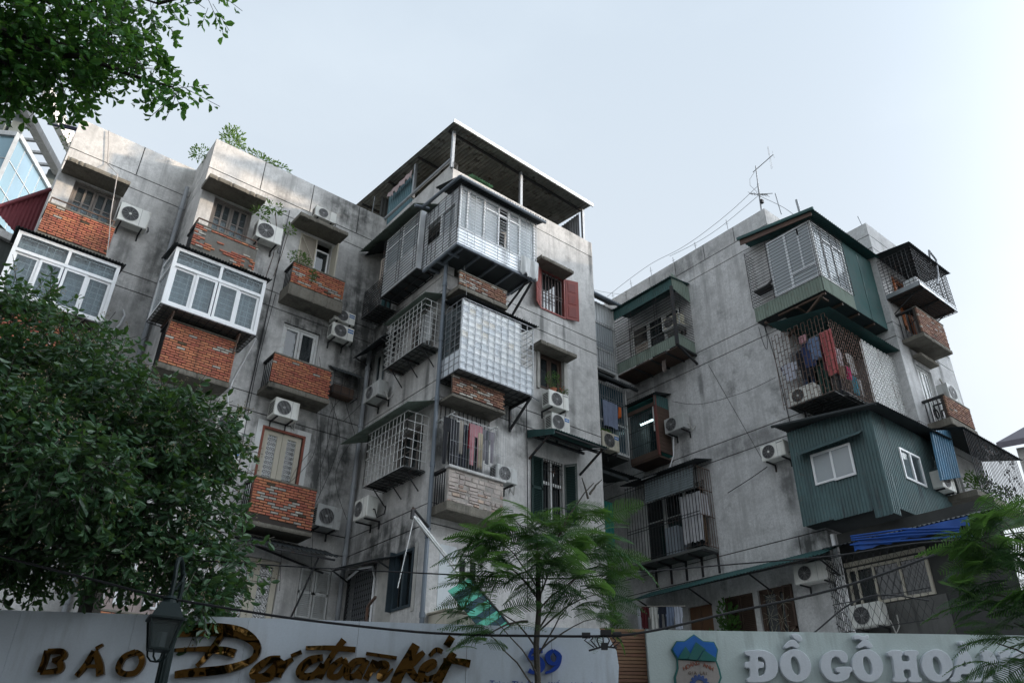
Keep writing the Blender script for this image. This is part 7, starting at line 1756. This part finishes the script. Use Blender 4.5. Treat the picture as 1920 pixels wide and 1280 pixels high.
text_obj('Tràng Thi, Hoàn Kiếm, Hà Nội', .0935, -.195, 2.715, sign_l, BLUEL, t)
# wood slats between the two signs
t = thing('slat_panel', 'brown wood slat panel between the two signs', 'panel', sign_r(1.3, 0, 0))
mb = MB(sign_r); mb.box(.9, 1.6, -.20, -.14, 0, 3.37); mb.build('backing', M('black_backing', (.02, .018, .016), .9), t)
SLATM = M('brown_wood_slat', (.23, .125, .075), .65, 0, .15, .2, (.08, .05, .03), .1, 5, .10)
z = 3.385
while z > .3:
    mb = MB(sign_r); mb.box(.92, 1.595, -.14, -.10, z - .031, z); mb.build('slat', SLATM, t); z -= .0386
# green sign
t = thing('sign_wall', 'pale green sign wall with white slab letters and a shield logo', 'sign', sign_r(4, 0, 0))
mb = MB(sign_r); mb.box(1.6, 9.5, -.25, 0, .02, 3.362); mb.build('panel', SIGNG, t)
SLETT = M('white_foam_letter', (.60, .63, .67), .7, 0, .05, .2, (.25, .26, .27))
def curve_letter(polys, fn, parent, mat, d, ext, name='letter', bev=.006):
    cu = bpy.data.curves.new(name, 'CURVE'); cu.dimensions = '2D'; cu.fill_mode = 'BOTH'; cu.extrude = ext; cu.bevel_depth = bev
    ca = sum(p[0] for p in polys[0]) / len(polys[0]); cz = sum(p[1] for p in polys[0]) / len(polys[0])
    for pl in polys:
        s = cu.splines.new('POLY'); s.points.add(len(pl) - 1); s.use_cyclic_u = True
        for q, (a, z) in zip(s.points, pl): q.co = (a - ca, z - cz, 0, 1)
    cu.materials.append(mat)
    o = bpy.data.objects.new(name, cu); col.objects.link(o)
    p, px, pn = Vector(fn(ca, d, cz)), Vector(fn(ca + 1, d, cz)), Vector(fn(ca, d + 1, cz))
    o.parent = parent
    o.matrix_basis = Matrix.Translation(p - parent.location) @ Matrix(((px - p).normalized(), Vector((0, 0, 1)), (pn - p).normalized())).transposed().to_4x4()
    return o
def rounded(pl, it=1):
    for _ in range(it):
        out = []
        for i, p in enumerate(pl):
            q = pl[(i + 1) % len(pl)]
            out += [(p[0] * .8 + q[0] * .2, p[1] * .8 + q[1] * .2), (p[0] * .2 + q[0] * .8, p[1] * .2 + q[1] * .8)]
        pl = out
    return pl
for key, polys in SLABL.items():
    curve_letter([rounded(p, 2 if len(p) < 60 else 0) for p in polys], sign_r, t, SLETT, .035, .026, 'letter' if key[0] in 'DOGHAN' else 'accent')
curve_letter([LOGO['shield']], sign_r, t, M('logo_teal_edge', (.02, .13, .12), .5), .016, .012, 'logo_edge')
curve_letter([LOGO['body']], sign_r, t, M('logo_grey_face', (.30, .27, .25), .6), .034, .004, 'logo_face', .002)
curve_letter([LOGO['blue']], sign_r, t, M('logo_blue_sky', (.01, .12, .42), .5), .036, .004, 'logo_sky', .002)
for k in ('m1', 'm2', 'm3'): curve_letter([LOGO[k]], sign_r, t, M('logo_green_peak', (.01, .12, .11), .5), .046 + .004 * int(k[1]), .004, 'logo_peak', .002)
RED = M('logo_red_brown', (.26, .07, .035), .6); BRN = M('logo_brown', (.15, .10, .07), .6)
word = 'HOÀNG ANH'
for i, ch in enumerate(word):
    if ch == ' ': continue
    s = (i + .5) / len(word) - .5; ang = -s * .55
    text_obj(ch, .062, 2.148 + s * .33, 2.943 + .03 * math.cos(s * 3.2) - .035 * abs(s) * 2 + .012, sign_r, RED, t, .004, 'lettering', .042, 'CENTER', ang)
for i, ch in enumerate('GIA LAI'):
    if ch == ' ': continue
    s = (i + .5) / 7 - .5; text_obj(ch, .046, 2.14 + s * .215, 2.888 - .012 * abs(s), sign_r, BRN, t, .004, 'lettering', .042, 'CENTER', -s * .2)
gear = []
for k in range(14):
    a0 = 2 * math.pi * k / 14
    for da, r in ((0, .088), (.10, .108), (.28, .108), (.38, .088)): gear.append((2.145 + r * math.cos(a0 + da), 2.775 + r * math.sin(a0 + da)))
hole = [(2.145 + .055 * math.cos(k * .3), 2.775 + .055 * math.sin(k * .3)) for k in range(21)]
curve_letter([gear, hole], sign_r, t, M('logo_gear_blue', (.03, .07, .22), .5), .042, .004, 'logo_gear', .002)

# ------------------------------------------------------------------ street lamp
LAMPG = M('dark_green_lamp_iron', (.005, .012, .012), .55, 0, .2, .1, spec=.2)
pa, pD = -3.26, 8.05
la, lD = -3.215, 7.72
LK = .84
t = thing('street_lamp', 'dark green street lantern hanging from a curved lamp post', 'street lamp', street(pa, pD, 0))
x0, y0, _ = street(pa, pD, 0)
mb = MB(); mb.tube([(x0, y0, 0), (x0, y0, .5), (x0, y0, .55), (x0, y0, 2.9), (x0, y0, 2.95)], [.11, .10, .062, .052, .06], 16); mb.build('post', LAMPG, t)
mb = MB()
for k in range(12): a = k * math.pi / 6; mb.tube([(x0 + .057 * math.cos(a), y0 + .057 * math.sin(a), .6), (x0 + .05 * math.cos(a), y0 + .05 * math.sin(a), 2.85)], .008, 4)
mb.build('flutes', LAMPG, t)
S3_ = lambda a, D, z: street(a, D, z)
pts = [S3_(pa, pD, 2.9), S3_(pa, pD, 3.35)] + [S3_(pa + (la - pa) * (1 - math.cos(k * math.pi / 8)) / 2 - .03 * math.sin(k * math.pi / 8), pD + (lD - pD) * (1 - math.cos(k * math.pi / 8)) / 2, 3.45 + .22 * math.sin(k * math.pi / 8)) for k in range(9)] + [S3_(la, lD, 3.36), S3_(la, lD, 3.24)]
mb = MB(); mb.tube(pts, .022, 8); mb.build('arm', LAMPG, t)
pts = [S3_(la - .02, lD + .03, 3.3), S3_(la + .05, lD + .07, 3.42), S3_(la + .03, lD + .16, 3.52), S3_(la - .03, lD + .2, 3.45), S3_(la - .02, lD + .14, 3.36)]
mb = MB(); mb.tube(pts, .012, 6); mb.build('scroll', LAMPG, t)
def frust(mb, z0, r0, z1, r1, rot=.62):
    xx, yy, _ = street(la, lD, 0)
    r0, r1 = r0 * LK, r1 * LK
    q = [(xx + r * math.cos(rot + k * math.pi / 2), yy + r * math.sin(rot + k * math.pi / 2), z) for z, r in ((z0, r0), (z1, r1)) for k in range(4)]
    mb.add(q, [(0, 1, 2, 3), (4, 7, 6, 5), (0, 4, 5, 1), (1, 5, 6, 2), (2, 6, 7, 3), (3, 7, 4, 0)])
    return q
mb = MB(); mb.tube([S3_(la, lD, 3.20), S3_(la, lD, 3.235), S3_(la, lD, 3.24), S3_(la, lD, 3.27)], [.072, .058, .07, .04], 14); mb.build('cap', LAMPG, t)
mb = MB(); frust(mb, 3.065, .235, 3.20, .13); frust(mb, 3.045, .262, 3.064, .262); mb.build('roof', LAMPG, t)
mb = MB(); frust(mb, 2.775, .148, 2.79, .148)
q0 = []; xx, yy, _ = street(la, lD, 0)
for k in range(4):
    a = .62 + k * math.pi / 2
    mb.bar((xx + .146 * LK * math.cos(a), yy + .146 * LK * math.sin(a), 2.785), (xx + .225 * LK * math.cos(a), yy + .225 * LK * math.sin(a), 3.045), .018)
for k in range(4):
    a, b = .62 + k * math.pi / 2, .62 + (k + 1) * math.pi / 2
    for r, z in ((.147 * LK, 2.79), (.222 * LK, 3.04)): mb.bar((xx + r * math.cos(a), yy + r * math.sin(a), z), (xx + r * math.cos(b), yy + r * math.sin(b), z), .018)
mb.build('frame', LAMPG, t)
LGL = glassy('lantern_glass', (.025, .035, .034), .3, .3)
for k in range(4):
    a, b = .62 + k * math.pi / 2, .62 + (k + 1) * math.pi / 2
    m2 = MB(); m2.poly([(xx + .142 * LK * math.cos(a), yy + .142 * LK * math.sin(a), 2.79), (xx + .142 * LK * math.cos(b), yy + .142 * LK * math.sin(b), 2.79), (xx + .216 * LK * math.cos(b), yy + .216 * LK * math.sin(b), 3.04), (xx + .216 * LK * math.cos(a), yy + .216 * LK * math.sin(a), 3.04)]); m2.build('pane', LGL, t)
mb = MB(); mb.tube([S3_(la, lD, 2.79), S3_(la, lD, 2.94)], .05, 10); mb.build('bulb', FROST, t)
mb = MB()
for s in (-1, 1): mb.tube([S3_(la + s * .10, lD, 2.78), S3_(la + s * .09, lD, 2.73), S3_(la + s * .05, lD, 2.69), S3_(la, lD, 2.685)], .009, 6); mb.tube([S3_(la, lD + s * .10, 2.78), S3_(la, lD + s * .08, 2.72), S3_(la, lD, 2.685)], .009, 6)
mb.build('tail_bracket', LAMPG, t)
# cable clamp on the thick overhead cable
t = thing('cable_clamp', 'black cable splice clamp on the thick overhead cable', 'cable clamp', street(.98, 8, 3.0))
mb = MB(street); mb.tube([(.72, 7.99, 3.02), (.80, 7.99, 3.02)], .028, 8); mb.tube([(1.02, 7.99, 3.03), (1.10, 7.99, 3.035)], .026, 8); mb.box(.90, 1.0, 7.96, 8.02, 3.02, 3.07); mb.build('body', BLACK, t)
mb = MB(street)
for k in range(7): s = .80 + k * .04; mb.tube([(s, 7.98, 3.02), (s + .02 * (k - 3) , 7.96, 2.97), (.92 + .03 * (k - 3), 7.98, 2.91)], .007, 5)
mb.tube([(.78, 7.98, 2.88), (.92, 7.97, 2.92), (1.05, 7.98, 2.91)], .009, 5); mb.box(.90, .96, 7.95, 8.0, 2.89, 2.95); mb.build('leads', BLACK, t)

# ------------------------------------------------------------------ trees
BARK = M('grey_bark', (.085, .075, .062), .95, 0, .3, .4, bmp=.5, scale=8)
BARKD = M('dark_bark', (.05, .045, .038), .95, 0, .3, .3, bmp=.5, scale=8)
def limb(mb, p0, p1, r0, r1, rr, n=7, wob=.06):
    p0, p1 = Vector(p0), Vector(p1); pts, rs_ = [], []
    for k in range(n + 1):
        t = k / n; q = p0.lerp(p1, t) + Vector((rr.uniform(-1, 1), rr.uniform(-1, 1), rr.uniform(-.5, .5))) * wob * (p1 - p0).length * math.sin(t * math.pi) * .6
        q.z += .08 * (p1 - p0).length * math.sin(t * math.pi)
        pts.append(tuple(q)); rs_.append(r0 + (r1 - r0) * t)
    mb.tube(pts, rs_, 7)
    return pts

def leafy(mb, blobs, size, rr, wide=.45):
    """blobs: (centre, radii, number of twigs); every twig carries a spray of leaves"""
    tw = []
    for c, r, n in blobs:
        for _ in range(n):
            v = Vector((rr.gauss(0, 1), rr.gauss(0, 1), rr.gauss(0, 1))).normalized()
            q = Vector(c) + Vector((v.x * r[0], v.y * r[1], v.z * r[2])) * (rr.random() ** .40)
            d = (v + Vector((rr.uniform(-.8, .8), rr.uniform(-.8, .8), rr.uniform(-.9, .3)))).normalized()
            L = rr.uniform(1.8, 3.4) * size
            tw.append((q, d, L))
            m = rr.randint(6, 10)
            for k in range(m):
                p = q + d * L * (k / m) + Vector((0, 0, -.18 * L * (k / m) ** 2))
                s = d.cross(Vector((rr.uniform(-1, 1), rr.uniform(-1, 1), 1))).normalized() * (1 if k % 2 else -1)
                dv = (d * .55 + s * .9 + Vector((0, 0, rr.uniform(-.75, .15)))).normalized()
                add_leaf(mb, p, dv, size * rr.uniform(.6, 1.15), rr, wide)
    return tw

# left street tree, crape myrtle like, with seed capsules
rr = random.Random(21)
t = thing('street_tree', 'dense dark green street tree with seed clusters at the left', 'tree', street(-5.3, 10.2, 0))
mb = MB()
tr = limb(mb, street(-5.3, 10.2, 0), street(-5.15, 10.0, 4.4), .17, .12, rr, 8, .03)
top = street(-5.15, 10.0, 4.4)
BR = [(-6.64, 9.33, 7.09), (-5.62, 9.07, 6.33), (-4.34, 9.2, 5.94), (-3.45, 9.33, 5.05), (-3.26, 9.2, 4.03), (-7.16, 9.46, 5.43), (-6.26, 8.82, 5.05), (-4.22, 8.94, 4.54), (-5.88, 10.09, 5.43)]
for b_ in BR: limb(mb, top, street(*b_), .06, .015, rr, 6, .12)
mb.build('trunk', BARKD, t)
bl = [((-6.84, 9.33, 6.9), (0.96, 0.77, 0.96), 330), ((-5.81, 9.2, 6.26), (0.96, 0.83, 0.79), 340), ((-6.39, 9.2, 5.56), (1.15, 0.89, 0.96), 430), ((-4.92, 9.2, 5.75), (0.89, 0.77, 0.7), 310), ((-4.09, 9.2, 5.43), (0.64, 0.64, 0.64), 240), ((-5.24, 9.07, 4.99), (1.21, 0.89, 0.77), 470), ((-3.95, 9.14, 4.67), (0.56, 0.6, 0.75), 180), ((-3.51, 9.2, 3.96), (0.5, 0.57, 0.6), 95), ((-6.39, 8.94, 4.6), (1.02, 0.77, 0.57), 300), ((-3.48, 9.07, 3.54), (0.26, 0.32, 0.36), 55), ((-4.28, 9.01, 4.09), (0.54, 0.51, 0.41), 90), ((-4.54, 8.82, 4.03), (0.28, 0.38, 0.36), 55), ((-5.81, 8.94, 3.96), (0.45, 0.51, 0.32), 70), ((-8.05, 9.33, 6.2), (1.15, 0.89, 1.28), 300)]
mb = MB()
bl += [((-5.6, 8.0, 5.0), (.8, .6, .6), 240), ((-4.7, 7.9, 4.55), (.7, .6, .45), 200), ((-6.4, 7.6, 4.6), (.9, .7, .8), 260), ((-6.8, 7.0, 5.4), (1.0, .8, 1.0), 260), ((-5.75, 9.3, 4.2), (.7, .5, .42), 150), ((-6.6, 9.0, 4.3), (.7, .5, .5), 140)]
tw = leafy(mb, [(street(*c), r, n) for c, r, n in bl], .128, rr)
mb.build('crown', leafmat('dark_tree_leaf', (.023, .066, .034), (.076, .15, .068), .28, .32), t, recalc=False)['kind'] = 'stuff'
mb = MB()
for q, d, L in tw: mb.tube([q - d * .1, q + d * L], .004, 3, False)
mb.build('twigs', BARKD, t, recalc=False)['kind'] = 'stuff'
mb = MB()
for q, d, L in tw:
    if rr.random() < .17 and q.z > 3.3:
        for k in range(rr.randint(4, 10)):
            p = q + d * L + Vector((rr.uniform(-.06, .06), rr.uniform(-.06, .06), rr.uniform(0, .12))); r_ = rr.uniform(.007, .011)
            mb.add([p + Vector(v) * r_ for v in ((1, 0, 0), (-1, 0, 0), (0, 1, 0), (0, -1, 0), (0, 0, 1), (0, 0, -1))], [(0, 2, 4), (2, 1, 4), (1, 3, 4), (3, 0, 4), (2, 0, 5), (1, 2, 5), (3, 1, 5), (0, 3, 5)], True)
mb.build('seed_capsules', M('tan_seed_capsule', (.28, .23, .14), .8), t, recalc=False)['kind'] = 'stuff'
# tree overhead whose branches reach in from the top left
rr = random.Random(33)
t = thing('overhanging_tree', 'bright green leafy branches reaching in from the top left corner', 'tree', street(-6.6, 4.2, 0))
mb = MB(); limb(mb, street(-6.6, 4.2, 0), street(-6.3, 4.3, 7.2), .22, .14, rr, 9, .03)
T0 = street(-6.3, 4.3, 7.2)
for b_ in ((-4.6, 4.9, 7.3), (-3.8, 5.0, 7.45), (-3.1, 5.0, 7.15), (-3.6, 5.1, 8.45), (-4.6, 4.7, 8.4), (-5.4, 5.2, 7.0)): limb(mb, T0, street(*b_), .07, .01, rr, 8, .10)
limb(mb, street(-3.6, 5.1, 8.45), street(-3.0, 5.0, 8.45), .02, .006, rr, 5)
mb.build('trunk', BARKD, t)
bl = [((-4.95, 4.9, 7.75), (.6, .55, .45), 200), ((-4.35, 5.0, 7.65), (.45, .45, .38), 130), ((-4.65, 4.9, 7.22), (.45, .4, .24), 90), ((-3.85, 5.0, 7.75), (.30, .35, .30), 62), ((-3.42, 5.0, 7.45), (.20, .26, .22), 26), ((-3.08, 5.0, 7.12), (.13, .16, .16), 12),
      ((-4.1, 5.0, 7.2), (.26, .3, .13), 32), ((-5.2, 4.9, 7.05), (.42, .4, .28), 60), ((-4.5, 5.0, 8.3), (.7, .55, .35), 150), ((-3.7, 5.1, 8.4), (.32, .35, .22), 34), ((-3.05, 5.05, 8.42), (.18, .25, .07), 8), ((-5.6, 4.6, 8.2), (.9, .8, .8), 260), ((-4.95, 4.3, 9.2), (1.4, 1.0, .6), 300)]
mb = MB(); tw = leafy(mb, [(street(*c), r, n) for c, r, n in bl], .092, rr, .55)
mb.build('crown', leafmat('fresh_tree_leaf', (.03, .12, .03), (.085, .24, .055), .5, .36), t, recalc=False)['kind'] = 'stuff'
mb = MB()
for q, d, L in tw: mb.tube([q - d * .12, q + d * L], .003, 3, False)
mb.build('twigs', BARKD, t, recalc=False)['kind'] = 'stuff'

# two unseen trees added beside and behind the viewer to darken the sign's left end
for lb, a_, D_, zc, blobs in (('unseen tree added for shade on the pavement beyond the left edge of the picture', -8.8, 5.4, 5.0, [((-8.7, 5.4, 6.6), (2.4, 2.2, 1.9), 520), ((-8.2, 6.6, 4.6), (1.4, 1.3, 1.2), 240)]),
                              ('unseen tree added for shade over the near pavement above the viewer', -4.2, .6, 6.0, [((-4.6, 1.3, 8.3), (2.6, 1.7, 1.0), 560), ((-6.8, 1.6, 7.8), (2.0, 1.8, 1.4), 420), ((-3.2, -.8, 7.8), (2.0, 1.4, 1.2), 300), ((-3.9, 1.2, 7.2), (2.4, 1.1, .7), 420), ((-7.6, 2.6, 8.3), (1.8, 1.1, .8), 320), ((-8.8, 3.0, 7.0), (2.2, 2.0, 1.8), 420)])):
    t = thing('unseen_shade_tree', lb, 'tree', street(a_, D_, 0))
    mb = MB(); limb(mb, street(a_, D_, 0), street(a_, D_, zc), .2, .13, rr, 8, .03)
    for c_, r_, n_ in blobs: limb(mb, street(a_, D_, zc), street(*c_), .09, .03, rr, 6, .1)
    mb.build('trunk', BARKD, t)
    mb = MB(); leafy(mb, [(street(*c_), r_, n_) for c_, r_, n_ in blobs], .19, rr, .6); mb.build('crown', MATS['dark_tree_leaf'], t, recalc=False)['kind'] = 'stuff'

# feathery young trees
def frond_mesh(seed, np=24, droop=.42):
    rr = random.Random(seed); mb = MB(); N = 14
    sp = lambda x: Vector((x, 0, .16 * x - droop * x * x))
    mb.tube([tuple(sp(k / N)) for k in range(N + 1)], [.010 * (1 - .75 * k / N) for k in range(N + 1)], 4, False)
    for k in range(np):
        x = .14 + .84 * k / (np - 1); p = sp(x)
        L = .27 * math.sin(math.pi * (.18 + .80 * (x - .1) / .9)) ** .75 * rr.uniform(.88, 1.08)
        for s in (-1, 1):
            d = Vector((.34 + rr.uniform(-.06, .06), s, rr.uniform(-.15, .02))).normalized()
            side_ = Vector((1, -s * .34, 0)).normalized(); w = .0118
            m = 5; prev = None
            for j in range(m + 1):
                t = j / m; c = p + d * L * t + Vector((0, 0, -.16 * L * t * t)); ww = w * (1 - .55 * t ** 2)
                cur = (c - side_ * ww, c + side_ * ww)
                if prev: mb.add([prev[0], prev[1], cur[1], cur[0]], [(0, 1, 2, 3)], True)
                prev = cur
    me = bpy.data.meshes.new('frond'); me.from_pydata(mb.v, [], mb.f); return me
FMAT = [leafmat('feathery_leaf', (.026, .09, .036), (.065, .16, .055), .36, .5, True), leafmat('feathery_leaf_young', (.045, .12, .04), (.085, .19, .06), .40, .5, True)]
FM = []
for i in range(5):
    me = frond_mesh(i, 19 + i, .30 + .09 * i)
    me.materials.append(FMAT[0 if i < 3 else 1]); FM.append(me)
def feather_tree(label, a, D, ztop, whorls, seed, r0=.05, trunk_top=None, twigs=()):
    rr = random.Random(seed)
    t = thing('feathery_tree', label, 'tree', street(a, D, 0), 'young feathery trees along the sign')
    mb = MB(); tp = trunk_top or (a, D, ztop)
    limb(mb, street(a, D, 0), street(*tp), r0, r0 * .55, rr, 10, .012)
    for (wa, wD, wz, n, ln, out) in whorls:
        limb(mb, street(tp[0], tp[1], min(tp[2], wz - .15) - rr.uniform(.05, .4)), street(wa, wD, wz), r0 * .22, r0 * .08, rr, 5, .06)
    for tw_ in twigs: limb(mb, street(*tw_[0]), street(*tw_[1]), .014, .005, rr, 6, .05)
    mb.build('trunk', BARK, t)
    base = Vector(street(a, D, 0))
    for (wa, wD, wz, n, ln, out) in whorls:
        c = Vector(street(wa, wD, wz)); ax = Vector(street(wa, wD, 0)) - base
        a0 = math.atan2(ax.y, ax.x)
        for k in range(int(n * 1.75)):
            az = (a0 + rr.gauss(0, 1.1)) if (ax.length > .2 and rr.random() < out) else rr.uniform(0, 6.283)
            el = rr.uniform(-.35, .55)
            young = el > .3 or rr.random() < .25
            o = bpy.data.objects.new('frond', FM[rr.choice((3, 4)) if young else rr.choice((0, 1, 2))])
            col.objects.link(o); o.parent = t
            o.location = c - base + Vector((rr.uniform(-.05, .05), rr.uniform(-.05, .05), rr.uniform(-.22, .16)))
            s = ln * rr.uniform(.58, 1.02)
            o.scale = (s, s * rr.uniform(.7, 1.15), s * rr.uniform(.5, 1.7))
            o.rotation_euler = (rr.uniform(-.7, .7), -el, az)
    return t
feather_tree('slender tree with feathery fern-like fronds in front of the sign centre', .31, 8.3, 3.9, [
    (.30, 8.3, 4.15, 13, .62, .2), (-.12, 8.2, 4.02, 12, .60, .7), (.05, 8.35, 4.28, 8, .5, .5), (.66, 8.35, 4.28, 10, .55, .6), (.92, 8.3, 4.12, 12, .62, .7), (.55, 8.0, 3.85, 12, .62, .4), (-.02, 8.1, 3.70, 12, .6, .6),
    (.36, 8.1, 3.70, 10, .5, .2), (.75, 8.15, 3.65, 9, .55, .6), (.66, 8.2, 3.4, 4, .42, .9), (-.12, 8.0, 3.14, 6, .5, .95), (.98, 8.25, 3.78, 8, .6, .8), (-.28, 8.2, 3.85, 7, .5, .9), (.45, 8.5, 3.95, 10, .55, .3), (1.0, 8.3, 3.5, 8, .52, .95), (-.3, 8.15, 3.4, 8, .5, .95), (.9, 8.35, 3.25, 5, .42, .95), (-.25, 8.0, 3.05, 5, .45, .95)], 3, .045,
    twigs=(((.33, 8.3, 3.7), (.93, 8.3, 4.68)), ((.88, 8.3, 4.55), (1.02, 8.3, 4.72)), ((.86, 8.3, 4.5), (.80, 8.3, 4.74)), ((.2, 8.3, 3.2), (-.2, 8.0, 3.0))))
feather_tree('larger feathery tree reaching in at the right edge over the sign', 5.1, 7.2, 3.2, [
    (4.65, 7.20, 3.98, 10, 0.64, 0.5), (5.05, 7.25, 4.05, 10, 0.64, 0.4), (4.35, 7.20, 3.80, 10, 0.55, 0.7), (4.45, 7.15, 3.55, 11, 0.58, 0.6), (4.90, 7.10, 3.62, 12, 0.64, 0.4), (4.25, 7.20, 3.30, 9, 0.51, 0.8), (4.70, 7.00, 3.28, 12, 0.59, 0.4),
    (4.40, 7.10, 3.02, 9, 0.51, 0.7), (4.80, 7.00, 2.95, 10, 0.55, 0.5), (4.50, 7.00, 2.72, 7, 0.47, 0.7), (5.00, 7.10, 2.60, 8, 0.55, 0.5), (5.50, 7.30, 3.60, 10, 0.68, 0.3), (5.40, 7.20, 3.00, 10, 0.64, 0.3), (4.20, 7.10, 2.85, 5, 0.42, 0.9)], 8, .06)
